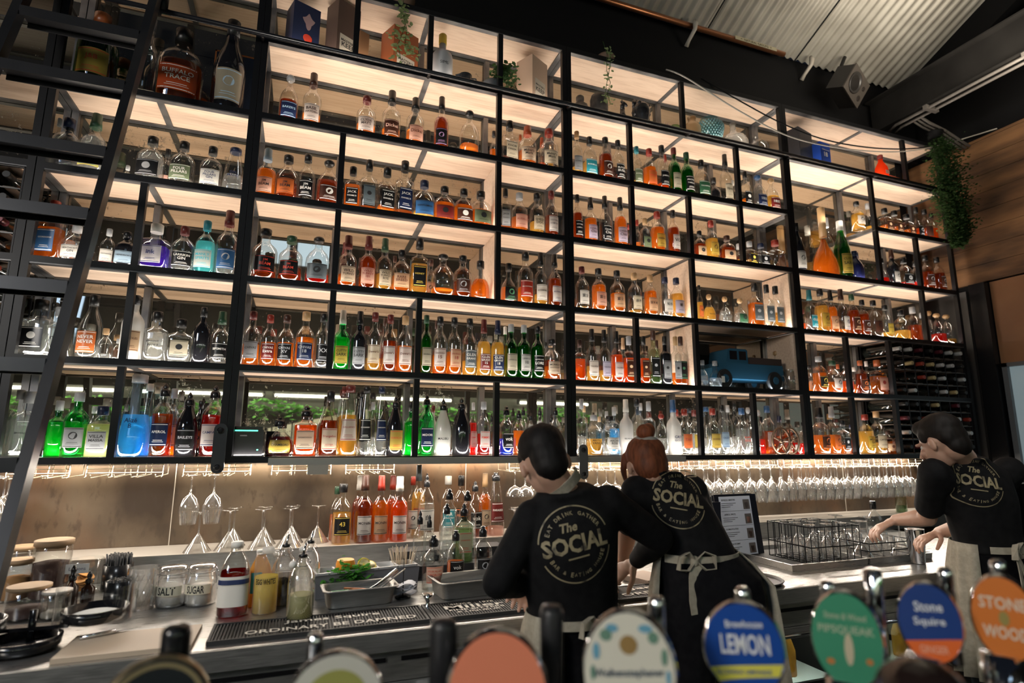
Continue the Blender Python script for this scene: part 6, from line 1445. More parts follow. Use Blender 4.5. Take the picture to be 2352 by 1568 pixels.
# ------------------------------------------------------------------ far side of the room seen in the mirrors: planter ledge, tubes, bunting
mb = MB(); mb.box(-4.4, 6.5, -4.98, -4.95, 1.15, 2.16); struct('wall_planter', mb, noise_mat('mossy_concrete', (.035, .035, .03), (.07, .07, .06), 3, .7))
for i, (a, b) in enumerate(((-3.9, -2.2), (-1.9, -0.5), (-.35, .6), (1.0, 2.1), (3.2, 4.4))):
    t = thing('light_tube', 'white fluorescent tube above the ivy across the room, %s from left' % ORD[i], 'lamp', (a, -4.85, 2.10)); m = MB(); m.tube([(0, 0, 0), (b - a, 0, 0)], .018, 8); m.build('tube', mat('tube_white', (1, 1, 1), .5, emis=(.95, 1.0, .92), estr=14), t)
    m = MB(); m.box(-.03, 0, -.03, .03, -.03, .05); m.box(b - a, b - a + .03, -.03, .03, -.03, .05); m.build('holder', steel_black, t)
rr = random.Random(77); m = MB(); ivy = shader_mix('ivy_leaf', [('D', (.20, .50, .13), 1, 0), ('L', (.2, .5, .1), .3, 0)])
for i in range(1500):
    x = rr.uniform(-3.8, 4.6); z = 1.98 - abs(rr.gauss(0, .12)) - .05 * math.sin(x * 3); leaf(m, Vector((x, -4.80 + rr.uniform(-.03, .05), z)), rr.uniform(.06, .11), rr)
tag(m.build('ivy', ivy), 'long strip of green ivy under the tubes across the room, seen in the mirrors', 'plant', kind='stuff')
t = thing('bunting', 'string of cream swallowtail flags seen in the mirror behind the printer', 'bunting', (0, -4.70, 0)); m = MB(); P = [(-.85 + i * .25, 0, 1.56 + .055 * i) for i in range(8)]; m.tube(P, .004, 4); m.build('string', ink('k'), t)
for i in range(7):
    a, b = P[i], P[i + 1]; m = MB(); d = .30; m.add([(a[0] + .01, 0, a[2]), (b[0] - .01, 0, b[2]), (b[0] - .01, 0, b[2] - d), ((a[0] + b[0]) / 2, 0, (a[2] + b[2]) / 2 - d + .05), (a[0] + .01, 0, a[2] - d)], [(4, 3, 2, 1, 0)]); m.build('flag', mat('cream_cloth', (.75, .72, .60), .8), t)

# ------------------------------------------------------------------ beer taps in the foreground
o = thing('bar_counter', 'dark customer bar carrying the beer taps, just below the view', 'counter', (0.15, -2.4, 0)); mb = MB(); mb.box(-1.75, 1.75, -.35, .25, 1.00, 1.04); mb.build('top', mat('dark_bar_top', (.03, .022, .018), .3), o)
mb = MB(); mb.box(-1.75, 1.75, -.20, .2, 0.0, .9995); mb.build('front_panel', black_matte, o)
def badge_tap(lab, px, py, rw, rh, d, col, handle, hpx, hpy, deco, words, rim=chrome, tilt=0.0, hl=.14, chrome_r=.0105, yaw=0.0):
    c = at_d(px, py, d); sc_ = d / F_PX; a, b = rw * sc_, rh * sc_
    t = thing('beer_tap', lab, 'beer tap', (c.x, c.y, 1.0402)); z0 = c.z - 1.0402
    hd = ray(px, py); az = math.atan2(-hd.x, hd.y)   # tap faces the drinkers' side, like its neighbours
    Mf = Matrix.Translation((0, 0, z0)) @ Matrix.Rotation(az + yaw, 4, 'Z') @ Matrix.Rotation(tilt, 4, 'Y')
    def ell(ra, rb, y, n=36): return [Mf @ Vector((ra * math.cos(2 * PI * i / n), y, rb * math.sin(2 * PI * i / n))) for i in range(n)]
    m = MB(); rings = [ell(a * .8, b * .8, .016), ell(a * 1.05, b * 1.05, .010), ell(a * 1.07, b * 1.07, .0), ell(a * 1.0, b * 1.0, -.005)]; n = 36
    m.add([v for r_ in rings for v in r_], [(j * n + i, j * n + (i + 1) % n, (j + 1) * n + (i + 1) % n, (j + 1) * n + i) for j in range(3) for i in range(n)] + [tuple(range(n))], 0, True); m.build('badge_housing', rim, t)
    m = MB(); m.add(ell(a, b, -.0055), [tuple(range(n))], 0)
    def pt(u, v, k=1): return Mf @ Vector((u * a, -.0058 - .0004 * k, v * b))
    for kind, args, ci in deco:
        if kind == 'band':
            v0, v1, sl = args; N = 12
            def lim(v): return math.sqrt(max(0, 1 - v * v)) * .985
            vs = []
            for i in range(N + 1):
                s = -1 + 2 * i / N
                for v in (v0, v1): vv = v + sl * s; vs.append(pt(s * lim(min(.98, max(-.98, vv))), vv, 1))
            m.add(vs, [(2 * i, 2 * i + 2, 2 * i + 3, 2 * i + 1) for i in range(N)], ci)
        elif kind == 'low':
            v0, sl = args; vs = [pt(math.cos(q), math.sin(q), 1) for q in [PI + math.asin(-v0 + sl) * 1 + (PI - math.asin(-v0 + sl) - math.asin(-v0 - sl)) * i / 20 for i in range(21)]]; m.add(vs, [tuple(range(21))], ci)
        elif kind == 'ring':
            r0, r1 = args; vs = [pt(q * math.cos(2 * PI * i / 36), q * math.sin(2 * PI * i / 36), 1) for q in (r0, r1) for i in range(36)]; m.add(vs, [(i, (i + 1) % 36, 36 + (i + 1) % 36, 36 + i) for i in range(36)], ci)
        elif kind == 'dot':
            u, v, ru, rv = args; m.add([pt(u + ru * math.cos(2 * PI * i / 14), v + rv * math.sin(2 * PI * i / 14), 2) for i in range(14)], [tuple(range(14))], ci)
    for s, u, v, wd, ht, ci, rot in words:
        cs, sn = math.cos(rot), math.sin(rot); put_text(m, s, wd * a, ht * b, lambda x_, y_: pt(u + (x_ * cs - y_ * sn) / a, v + (x_ * sn + y_ * cs) / b, 3), ci, bold=.02, keep=False)
    m.build('badge_face', col, t)
    m = MB(); m.tube([(0, .012, .001), (0, .012, z0 - b * .9)], .024, 16); m.lathe([(.036, 0), (.036, .01), (.026, .02)], 18, Matrix.Translation((0, .012, .0))); m.build('tap_column', chrome, t)
    m = MB(); m.tube([Mf @ Vector((0, .016, -b * .6)), Mf @ Vector((0, .05, -b * .75)), Mf @ Vector((0, .075, -b * 1.1))], [.014, .014, .010], 10); m.build('tap_body', chrome, t)
    hp = at_d(hpx, hpy, d + .05) - Vector((c.x, c.y, 1.0402)); m = MB(); r = chrome_r if handle is chrome else .018
    m.tube([hp + Vector((0, 0, -hl)), hp + Vector((0, 0, -.012)), hp + Vector((0, 0, -.004)), hp], [r, r * 1.05, r * .95, r * .6], 16); m.build('handle', handle, t)
    m = MB(); m.tube([hp + Vector((0, 0, -hl)), Mf @ Vector((0, .03, -b * .3))], .008, 8); m.build('lever', chrome, t)
    return t
def bc(n, c): return mat('badge_' + n, c, .35)
badge_tap('dark round tap badge with a gold rim and black handle, bottom left', 352, 1640, 112, 118, .74, [bc('dark', (.02, .025, .03)), bc('gold', (.35, .28, .15))], black_gloss, 408, 1432, [('ring', (.86, .95), 1)], [], rim=mat('brushed_gold', (.30, .24, .15), .3, .8))
badge_tap('cream round tap badge with a yellow-green centre, lower left', 770, 1612, 104, 104, .74, [bc('cream', (.74, .72, .64)), bc('lime', (.42, .42, .12)), ink('k')], chrome, 726, 1452, [('ring', (.0, .70), 1)], [])
badge_tap('salmon pink round tap badge with a black handle', 1142, 1600, 112, 140, .72, [bc('salmon', (.88, .28, .16)), bc('salmon_print', (.95, .50, .35)), bc('brick', (.75, .10, .06))], mat('black_handle', (.02, .02, .022), .4), 1020, 1418, [('dot', (-.3, -.1, .18, .2), 2), ('dot', (.15, -.05, .2, .22), 2)], [], hl=.12)
t = thing('beer_tap', 'tall bare black tap handle standing before the first bartender', 'beer tap', tuple(at_d(1268, 1568, .78))); hp = Vector((0, 0, 0)); b0 = at_d(1268, 1568, .78); zt = at_d(1266, 1398, .78).z - b0.z
m = MB(); m.tube([(0, 0, zt - .15), (0, 0, zt - .01), (0, 0, zt)], [.0145, .0165, .013], 16); m.build('grip', mat('black_handle', (.02, .02, .022), .4), t); m = MB(); m.tube([(0, 0, 1.041 - b0.z), (0, 0, zt - .15)], .012, 12); m.build('stem', chrome, t)
badge_tap('large cream oval tap badge with green wreath and crest', 1445, 1545, 102, 132, .72, [bc('ivory', (.78, .75, .64)), bc('wreath', (.16, .30, .22)), bc('blueish', (.16, .40, .55)), bc('crest', (.35, .22, .08)), bc('script', (.10, .13, .17))], chrome, 1507, 1368, [('dot', (-.5, .62, .14, .1), 1), ('dot', (-.36, .74, .14, .07), 2), ('dot', (.38, .76, .16, .07), 2), ('dot', (.55, .62, .12, .1), 1), ('dot', (-.72, .35, .08, .14), 2), ('dot', (.78, .32, .07, .14), 1), ('dot', (-.8, .0, .06, .12), 1), ('dot', (.85, .0, .05, .12), 2), ('dot', (0, .48, .2, .16), 3)], [('Weihenstephaner', 0, .02, 1.55, .17, 4, .08)])
badge_tap('bright blue round tap badge lettered lemon with a yellow band', 1708, 1488, 84, 98, .80, [bc('blue', (.006, .065, .34)), bc('yellow', (.78, .72, .10)), bc('white', (.80, .82, .85))], chrome, 1704, 1347, [('band', (-.62, -.34, .16), 1)], [('Brewhouse', .0, .56, .95, .16, 2, .14), ('LEMON', .03, .12, 1.25, .44, 2, .12), ('ALCOHOLIC LEMONADE', .0, -.48, 1.4, .10, 0, .16)], tilt=.05)
badge_tap('green oval tap badge with a pale figure print', 1944, 1466, 70, 100, .82, [bc('green', (.05, .29, .16)), bc('pale', (.45, .55, .38)), bc('cream2', (.62, .55, .38)), bc('leaf_orange', (.55, .22, .06))], chrome, 1898, 1332, [('dot', (.05, -.2, .13, .34), 2), ('dot', (-.5, -.5, .12, .07), 3), ('dot', (.6, -.4, .1, .07), 3)], [('Stone & Wood', 0, .5, 1.2, .14, 1, .0), ('PIPSQUEAK', 0, .2, 1.6, .2, 1, .03)])
badge_tap('dark blue oval tap badge with an orange lower band', 2135, 1428, 60, 84, .84, [bc('navy', (.008, .045, .22)), bc('orange_b', (.85, .16, .03)), bc('white', (.80, .82, .85)), bc('pale_orange', (.9, .45, .3))], chrome, 2168, 1302, [('low', (-.42, .12), 1)], [('Stone', 0, .42, .9, .26, 2, .1), ('Squire', 0, .02, 1.0, .26, 2, .1), ('GINGER', .05, -.66, .9, .2, 3, .1)])
badge_tap('orange oval tap badge lettered stone wood at the right edge', 2306, 1418, 58, 90, .84, [bc('orange_c', (.72, .20, .03)), bc('white2', (.80, .70, .55)), bc('olive_b', (.35, .28, .08))], chrome, 2290, 1284, [('dot', (0, 0, .16, .18), 2)], [('STONE', 0, .36, 1.45, .3, 1, 0), ('WOOD', 0, -.34, 1.4, .3, 1, 0)])
t = thing('beer_tap', 'bare chrome tap handle between the green and blue badges', 'beer tap', tuple(at_d(2020, 1480, .86))); b0 = at_d(2020, 1480, .86); zt = at_d(2018, 1312, .86).z - b0.z
m = MB(); m.tube([(0, 0, zt - .13), (0, 0, zt - .005), (0, 0, zt)], [.012, .0135, .009], 16); m.build('grip', chrome, t); m = MB(); m.tube([(0, 0, 1.041 - b0.z), (0, 0, zt - .13)], .012, 12); m.build('stem', chrome, t)
c = at_d(2120, 1600, .62); t = thing('beer_tap', 'glossy black round tap knob in the very front at bottom right', 'beer tap', tuple(c)); m = MB(); m.ball((0, 0, 0), .046, .046, .040, 24, 14); m.build('ball', mat('brown_black_gloss', (.02, .012, .01), .15, coat=.6), t); m = MB(); m.tube([(0, 0, 1.041 - c.z), (0, 0, -.03)], .016, 12); m.build('stem', chrome, t)

# ------------------------------------------------------------------ people
from mathutils.bvhtree import BVHTree
def skin_mat(name, c):
    m = noise_mat(name, c, tuple(x * .86 for x in c), 9, .48, lo=.3, hi=.8); b = m.node_tree.nodes['Principled BSDF']
    b.inputs['Subsurface Weight'].default_value = .12; b.inputs['Subsurface Scale'].default_value = .01; b.inputs['Subsurface Radius'].default_value = (1, .35, .2); return m
skin = skin_mat('fair_skin', (.60, .36, .26))
cloth_black = noise_mat('black_cotton', (.006, .006, .007), (.011, .011, .012), 30, .85, bump=.15, spec=.2)
denim_black = noise_mat('black_trouser_cloth', (.006, .006, .008), (.010, .010, .012), 40, .9, spec=.15)
linen = noise_mat('beige_linen', (.40, .36, .28), (.48, .44, .35), 60, .85, bump=.3, spec=.2)
print_gold = noise_mat('worn_gold_print', (.36, .30, .18), (.07, .06, .045), 28, .5, lo=.52, hi=.66)

def remeshed(name, mb, voxel, ma, parent, smooth=3, wrinkle=0.0, wscale=9.0, stretch=(1, 1, 1), seed=0.0):
    me = mb.mesh(name, ma); ob = bpy.data.objects.new('tmp', me); COL.objects.link(ob)
    r = ob.modifiers.new('r', 'REMESH'); r.mode = 'VOXEL'; r.voxel_size = voxel; r.use_smooth_shade = True
    s = ob.modifiers.new('s', 'SMOOTH'); s.factor = .5; s.iterations = smooth
    dg = bpy.context.evaluated_depsgraph_get(); dg.update()
    out = bpy.data.meshes.new_from_object(ob.evaluated_get(dg)); bpy.data.objects.remove(ob); bpy.data.meshes.remove(me)
    out.materials.clear(); out.materials.append(ma)
    if wrinkle:
        nor = [v.normal.copy() for v in out.vertices]
        for v, n in zip(out.vertices, nor):
            q = Vector((v.co.x * stretch[0], v.co.y * stretch[1], v.co.z * stretch[2])) * wscale + Vector((seed, seed, seed))
            v.co += n * wrinkle * (noise.noise(q) + .5 * noise.noise(q * 2.3))
    for p in out.polygons: p.use_smooth = True
    return link(name, out, parent)

def limb(mb, pts, radii, n=12):
    P = [Vector(p) for p in pts]; out = []; rs = []
    for i in range(len(P) - 1):
        for k in range(4): t = k / 4; out.append(P[i].lerp(P[i + 1], t)); rs.append(radii[i] + (radii[i + 1] - radii[i]) * t)
    out.append(P[-1]); rs.append(radii[-1]); mb.tube(out, rs, n)
    for p, r in zip(P, radii): mb.ball(p, r, n=12, m=8)
def loft(mb, rings, n=24):
    vs = []
    for c, ax, ay in rings:
        for i in range(n): a = 2 * PI * i / n; vs.append(Vector(c) + ax * math.cos(a) + ay * math.sin(a))
    fs = [(j * n + i, j * n + (i + 1) % n, (j + 1) * n + (i + 1) % n, (j + 1) * n + i) for j in range(len(rings) - 1) for i in range(n)]
    fs += [tuple(range(n))[::-1], tuple((len(rings) - 1) * n + i for i in range(n))]; mb.add(vs, fs, 0, True)
def frame(fwd, up):
    f = Vector(fwd).normalized(); r = f.cross(Vector(up)).normalized(); u = r.cross(f); return Matrix((r, f, u)).transposed()   # columns right, forward, up
def add_hand(mb, wrist, d, nrm, side, curl=.6, s=1.0, spread=1.0):
    """d: direction wrist to knuckles; nrm: out of the back of the hand; side +1 thumb towards +across"""
    wrist = Vector(wrist); d = Vector(d).normalized(); nrm = (Vector(nrm) - d * Vector(nrm).dot(d)).normalized(); ac = d.cross(nrm).normalized() * side
    M = Matrix((ac, d, nrm)).transposed(); L = .080 * s
    for t in (0, .25, .5, .75, 1): mb.ball(wrist + d * (L * t * .95), 1, 1, 1, 12, 8, 0, M @ Matrix.Diagonal((.024 + .016 * t, .018, .0145 - .002 * t)).to_3x3() * s)
    for i, (off, ln) in enumerate(((.029, .068), (.010, .078), (-.010, .072), (-.029, .056))):
        p = wrist + d * L + ac * off * s; ang = 0; P = [p - d * .012]; R_ = [.0095 * s]; dd = d
        for k, f in enumerate((.44, .32, .24)):
            ang += curl * (.55 + .25 * k) + .06 * i * curl; dd = (d * math.cos(ang) - nrm * math.sin(ang) + ac * off * 2.2 * spread).normalized(); p = p + dd * ln * f * s; P.append(p); R_.append((.0086 - .0009 * k) * s)
        limb(mb, P, R_, 8)
    p = wrist + d * L * .25 + ac * .026 * s; t1 = (d * .55 + ac * .75 - nrm * .35).normalized(); t2 = (d * .85 + ac * .25 - nrm * .5).normalized()
    limb(mb, [p, p + t1 * .034 * s, p + t1 * .034 * s + t2 * .030 * s, p + t1 * .034 * s + t2 * .052 * s], [.013 * s, .0105 * s, .0095 * s, .008 * s], 8)
def add_head(mb, c, M, s=1.0):
    def L(x, y, z): return c + M @ Vector((x, y, z)) * s
    mb.ball(L(0, -.012, .022), .073 * s, .092 * s, .090 * s, 24, 16, 0, M); mb.ball(L(0, .030, -.030), .058 * s, .066 * s, .075 * s, 20, 14, 0, M)
    mb.ball(L(0, .055, -.075), .036 * s, .034 * s, .030 * s, 14, 10, 0, M)
    limb(mb, [L(0, .088, .015), L(0, .107, -.012), L(0, .113, -.022)], [.008 * s, .011 * s, .013 * s], 8)
    for q in (-1, 1):
        mb.ball(L(q * .080, -.004, -.012), .011 * s, .018 * s, .029 * s, 12, 9, 0, M @ Matrix.Rotation(q * .35, 3, 'Z')); mb.ball(L(q * .036, .073, -.022), .022 * s, .018 * s, .018 * s, 10, 8, 0, M); mb.ball(L(q * .032, .083, .024), .019 * s, .012 * s, .008 * s, 10, 6, 0, M)
    mb.ball(L(0, .090, -.050), .022 * s, .012 * s, .006 * s, 10, 6, 0, M); mb.ball(L(0, .088, -.060), .019 * s, .012 * s, .007 * s, 10, 6, 0, M)

def logo(par, shirt, c, U, V, B, r, rot):
    """round printed crest projected on the shirt back; U right, V up, B towards the viewer"""
    me = shirt.data; bvh = BVHTree.FromPolygons([v.co for v in me.vertices], [tuple(p.vertices) for p in me.polygons])
    cs, sn = math.cos(rot), math.sin(rot); m = MB()
    def f(a, b):
        a, b = (a * cs - b * sn) * r, (a * sn + b * cs) * r; o_ = Vector(c) + U * a + V * b + B * .5; h = bvh.ray_cast(o_, -B)
        return (h[0] + B * .0028) if h[0] else (Vector(c) + U * a + V * b)
    def arc(a0, a1, r0, r1, n):
        vs = [f(q * math.cos(t), q * math.sin(t)) for q in (r0, r1) for t in [a0 + (a1 - a0) * i / n for i in range(n + 1)]]; m.add(vs, [(i, i + 1, n + 2 + i, n + 1 + i) for i in range(n)])
    arc(.30, 2.95, .965, 1.0, 48); arc(-2.75, -.25, .965, 1.0, 48)
    def arctext(s, rad, mid, step, h, top):
        for i, ch in enumerate(s):
            if ch == ' ': continue
            t = mid + (-1 if top else 1) * (i - (len(s) - 1) / 2) * step; k = t - PI / 2 if top else t + PI / 2
            put_text(m, ch, step * rad * .78, h, lambda a, b: f(rad * math.cos(t) + a * math.cos(k) - b * math.sin(k), rad * math.sin(t) + a * math.sin(k) + b * math.cos(k)), 0, bold=.02)
    arctext('EAT DRINK GATHER', .80, PI / 2, .145, .12, True); arctext('BAR & EATING HOUSE', .78, -PI / 2, .135, .12, False)
    put_text(m, 'The', .5, .30, lambda a, b: f(a - .12 + b * .25, b + .46), 0, bold=.03)
    put_text(m, 'SOCIAL', 1.84, .46, lambda a, b: f(a, b + .02), 0, bold=.035, keep=False)
    m.add([f(a, b) for a, b in ((-.30, -.36), (.0, -.36), (.30, -.36), (.30, -.32), (0, -.32), (-.30, -.32))], [(0, 1, 4, 5), (1, 2, 3, 4)])
    m.build('printed_crest', print_gold, par)

def ribbon(mb, pts, w, up=None, th=.0035):
    P = [Vector(p) for p in pts]; vs = []
    for i, p in enumerate(P):
        t = (P[min(i + 1, len(P) - 1)] - P[max(i - 1, 0)]).normalized(); u = Vector(up) if up else Vector((0, 0, 1)); u = (u - t * u.dot(t)).normalized(); nn = t.cross(u)
        for a, b in ((-1, -1), (1, -1), (1, 1), (-1, 1)): vs.append(p + u * (w / 2 * a) + nn * (th / 2 * b))
    fs = [(i * 4 + k, i * 4 + (k + 1) % 4, i * 4 + 4 + (k + 1) % 4, i * 4 + 4 + k) for i in range(len(P) - 1) for k in range(4)] + [(3, 2, 1, 0), tuple(len(P) * 4 - 4 + k for k in range(4))]
    mb.add(vs, fs, 0, False)

def person(lab, J, sleeves, heading, torso, hair, logo_at, skirt=None, hs=1.0, bow_px=None, apron_gap=.62, gap_mid=0.0, seed=0.0, band=False):
    """J: joints in world space; torso: (hip, waist, chest, shoulder) half widths"""
    feet = J['pelvis'].copy(); feet.z = 0; root = thing('person', lab, 'person', feet); inv = Matrix.Translation(-feet)
    fw = Vector((math.sin(heading), math.cos(heading), 0)); rt = Vector((math.cos(heading), -math.sin(heading), 0))
    spine = [J['pelvis'], J['waist'], J['chest'], J['neck']]
    hip, wa, ch, sh = torso
    def rings(g, lo=0.0, tall=True):
        out = []
        up = Vector((0, 0, 1))
        seq = [(J['pelvis'] + Vector((0, 0, -.10 + lo)), hip * .98, .62), (J['pelvis'] + Vector((0, 0, .02 + lo * .5)), hip, .66), (J['waist'], wa, .68), ((J['waist'] + J['chest']) / 2, (wa + ch) / 2, .68), (J['chest'], ch, .66)]
        sc_ = (J['sL'] + J['sR']) / 2; seq += [(J['chest'].lerp(sc_, .6), ch * .98, .60), (sc_, sh, .50), (sc_.lerp(J['neck'], .55) + Vector((0, 0, .012)), sh * .70, .50), (J['neck'] + Vector((0, 0, .012)), .070 if g > -.01 else .058, .95)]
        ax = (J['sR'] - J['sL']).normalized()
        for i, (c, w, q) in enumerate(seq):
            t = min(1, max(0, (i - 2) / 4)); r_ = rt.lerp(ax, t).normalized(); f_ = up.cross(r_).normalized(); 
            if i >= 3: sp = (J['neck'] - J['waist']).normalized(); f_ = sp.cross(r_).normalized()
            out.append((c, r_ * (w + g), f_ * (w * q + g)))
        return out
    # body: one continuous surface
    b = MB(); loft(b, rings(-.016)); Mh = J['headM']; add_head(b, J['head'], Mh, hs)
    hb = J['head'] + Mh @ Vector((0, -.035, -.045)) * hs
    limb(b, [J['neck'] + Vector((0, 0, -.05)), J['neck'], J['neck'].lerp(hb, .5), hb], [.048, .048, .046, .048])
    for sd in 'LR':
        s_, e, w = J['s' + sd], J['e' + sd], J['w' + sd]; m_ = e.lerp(w, .3)
        limb(b, [s_, s_.lerp(e, .4), e, m_, w], [.046, .043, .036, .036, .0245])
        hd, hn, side, curl = J['h' + sd]; add_hand(b, w, hd, hn, side, curl)
    lg = MB()
    for q in (-1, 1):
        h0 = J['pelvis'] + rt * q * hip * .48 + Vector((0, 0, -.06)); kn = h0 + fw * .03 + rt * q * .01; kn.z = h0.z * .54; an = Vector((h0.x, h0.y, .09)) - fw * .01
        limb(b, [h0, kn, an], [.070, .048, .034]); limb(b, [an, an + fw * .14 + Vector((0, 0, -.055))], [.034, .028])
        limb(lg, [h0 + Vector((0, 0, .03)), h0.lerp(kn, .5), kn, kn.lerp(an, .5), an + Vector((0, 0, .02))], [hip * .56, .082, .066, .060, .052])
        m = MB(); limb(m, [an + Vector((0, 0, -.03)) - fw * .03, an + fw * .08 + Vector((0, 0, -.045)), an + fw * .17 + Vector((0, 0, -.055))], [.046, .042, .034]); m.v = [(v[0] - feet.x, v[1] - feet.y, max(.0005, v[2])) for v in m.v]; m.build('shoe', mat('black_shoe', (.012, .012, .012), .5), root)
    def local(mb_): mb_.v = [tuple(inv @ Vector(v)) for v in mb_.v]; return mb_
    remeshed('body', local(b), .0052, skin, root, 2)
    r_ = rings(.0)[:3]; loft(lg, [(J['pelvis'] + Vector((0, 0, -.09)), rt * hip * 1.0, fw * hip * .66), (J['pelvis'] + Vector((0, 0, .03)), rt * hip * 1.0, fw * hip * .68), (J['waist'] + Vector((0, 0, -.01)), rt * (wa + .014), fw * (wa * .70 + .012))])
    remeshed('trousers', local(lg), .010, denim_black, root, 3, .004, 7, seed=seed)
    # shirt with sleeves
    s = MB(); rs = rings(.011, .07); rs[1] = (J['waist'] + Vector((0, 0, -.045)), rt * (wa + .012), fw * (wa * .7 + .010)); loft(s, rs[1:])
    for sd in 'LR':
        s_, e, w = J['s' + sd], J['e' + sd], J['w' + sd]; ln = sleeves[0 if sd == 'L' else 1]
        root_in = s_.lerp(J['chest'], .25)
        if ln == 'long': limb(s, [root_in, s_, s_.lerp(e, .5), e, e.lerp(w, .45), e.lerp(w, .93)], [.058, .056, .052, .045, .044, .034])
        elif ln == 'half': limb(s, [root_in, s_, s_.lerp(e, .72)], [.058, .058, .056])
    sho = remeshed('t_shirt', local(s), .0075, cloth_black, root, 4, .0055, 6.5, (1, 1, .55), seed + 3)
    # hair
    for nm, hb_, col in hair(Mh, J['head'], hs * 1.045):
        remeshed(nm, local(hb_), .0055, noise_mat('hair_%s_%d' % (nm, int(seed)), col, tuple(x * .45 for x in col), 60, .62, stretch=(1, 1, .25), spec=.3), root, 2, .0028, 28, (1, 1, .3), seed)
    for q in (-1, 1):
        m = MB(); m.ball(J['head'] + Mh @ Vector((q * .031, .069, .006)) * hs, .0105 * hs, n=12, m=8); m.ball(J['head'] + Mh @ Vector((q * .031, .0772, .006)) * hs, .0042 * hs, n=8, m=6, mi=1); local(m).build('eye', [mat('eye_white', (.7, .68, .64), .2), mat('eye_iris', (.03, .03, .04), .15)], root)
    # apron: open at the back, neck band, tie and bow
    a = MB(); n = 34; g0 = apron_gap; zt = J['waist'].z - .005; wc = J['waist'] - Vector((0, 0, .01)); lv = [0, -.05, -.12, -.22, -.36, -.50]; vs = []
    for j, dz in enumerate(lv):
        k = min(1, j / 2.0); cc = wc.lerp(J['pelvis'], k); cc.z = zt + dz; w = wa + (hip - wa) * k + .014 + .010 * j; d_ = w * .72 + .004
        for i in range(n + 1):
            t = -PI / 2 + gap_mid + g0 + (2 * PI - 2 * g0) * i / n; rip = 1 + .02 * j * math.sin(i * 1.9 + seed); vs.append(inv @ (cc + rt * math.cos(t) * w * rip + fw * math.sin(t) * d_ * rip))
    a.add(vs, [(j * (n + 1) + i, j * (n + 1) + i + 1, (j + 1) * (n + 1) + i + 1, (j + 1) * (n + 1) + i) for j in range(len(lv) - 1) for i in range(n)], 0, True)
    ap = a.build('apron', linen, root); so = ap.modifiers.new('thickness', 'SOLIDIFY'); so.thickness = .003
    m = MB(); back = -fw; N = 24
    def wp(t, z=0, g=.020): return inv @ (wc + Vector((0, 0, z)) + rt * math.cos(t) * (wa + g) + fw * math.sin(t) * (wa * .70 + g))
    ribbon(m, [wp(-PI / 2 + gap_mid - 1.2 + 2.4 * i / N, -.012) for i in range(N + 1)], .026)
    kx = wp(-PI / 2 + bow_px, -.012, .028); R_ = rt
    for q in (-1, 1):
        ribbon(m, [kx, kx + R_ * q * .030 + Vector((0, 0, .030)) + back * .012, kx + R_ * q * .062 + Vector((0, 0, .018)) + back * .016, kx + R_ * q * .066 + Vector((0, 0, -.022)) + back * .014, kx + R_ * q * .032 + Vector((0, 0, -.028)) + back * .010, kx], .020, up=back + Vector((0, 0, .4)))
        ribbon(m, [kx, kx + R_ * q * .016 + Vector((0, 0, -.05)) + back * .010, kx + R_ * (q * .030 + .01) + Vector((0, 0, -.12)) + back * .014, kx + R_ * (q * .045 + .03) + Vector((0, 0, -.20 - .04 * q)) + back * .014], .026, up=R_)
    m.ball(kx, .016, .014, .018, 10, 8); m.build('apron_tie', linen, root)
    nb = J['neck'] + Vector((0, 0, .022)); m = MB(); Mn = frame(fw, (hb - J['neck']).normalized()); ribbon(m, [inv @ (nb + Mn @ Vector((.060 * math.cos(t), .058 * math.sin(t), -.012 * math.sin(t)))) for t in [PI * 1.0 + PI * i / 16 for i in range(17)]], .034, up=(hb - J['neck']).normalized()); 
    if band: m.build('apron_neck_band', linen, root)
    if logo_at:
        (lx, ly, ld), rr_, rot = logo_at; V_ = ray(lx, ly).normalized(); B = -V_; U = V_.cross(Vector((0, 0, 1))).normalized(); B2 = (B + back * 1.2).normalized(); U = Vector((0, 0, 1)).cross(B2).normalized(); Vv = B2.cross(U)
        logo(root, sho, inv @ at_d(lx, ly, ld), U, Vv, B2, rr_, rot)
    return root
def hd(fwd, roll=0.0, up=(0, 0, 1)): return frame(fwd, up) @ Matrix.Rotation(roll, 3, 'Y')

# first bartender: dark hair, long black sleeves, reaching right
J = dict(head=at_d(1250, 1062, 1.757), neck=at_d(1294, 1130, 1.74), sL=at_d(1220, 1190, 1.71), sR=at_d(1396, 1155, 1.76), chest=at_d(1306, 1245, 1.73), waist=at_d(1318, 1392, 1.74), pelvis=at_d(1322, 1480, 1.75),
         eL=at_d(1144, 1336, 1.62), wL=at_d(1196, 1346, 1.80), eR=at_d(1515, 1238, 1.88), wR=at_d(1462, 1288, 2.03), headM=hd((.16, 1, -.46), -.20),
         hL=(Vector((.35, 1, -.45)), Vector((.3, .0, 1)), 1, .75), hR=(Vector((-.55, .6, -.55)), Vector((-.2, -.5, .8)), -1, .6))
def hair1(M, c, s):
    m = MB(); L = lambda x, y, z: c + M @ Vector((x, y, z)) * s
    m.ball(L(0, -.020, .045), .076 * s, .090 * s, .076 * s, 24, 16, 0, M); m.ball(L(0, -.050, .005), .062 * s, .062 * s, .070 * s, 20, 14, 0, M); m.ball(L(0, .028, .076), .060 * s, .046 * s, .034 * s, 16, 10, 0, M)
    m.ball(L(0, -.058, -.030), .056 * s, .048 * s, .050 * s, 16, 10, 0, M)
    for q in (-1, 1): m.ball(L(q * .062, .020, .034), .012 * s, .022 * s, .026 * s, 10, 8, 0, M)
    m.ball(L(0, -.050, -.050), .044 * s, .038 * s, .034 * s, 16, 10, 0, M); return [('hair', m, (.008, .006, .006))]
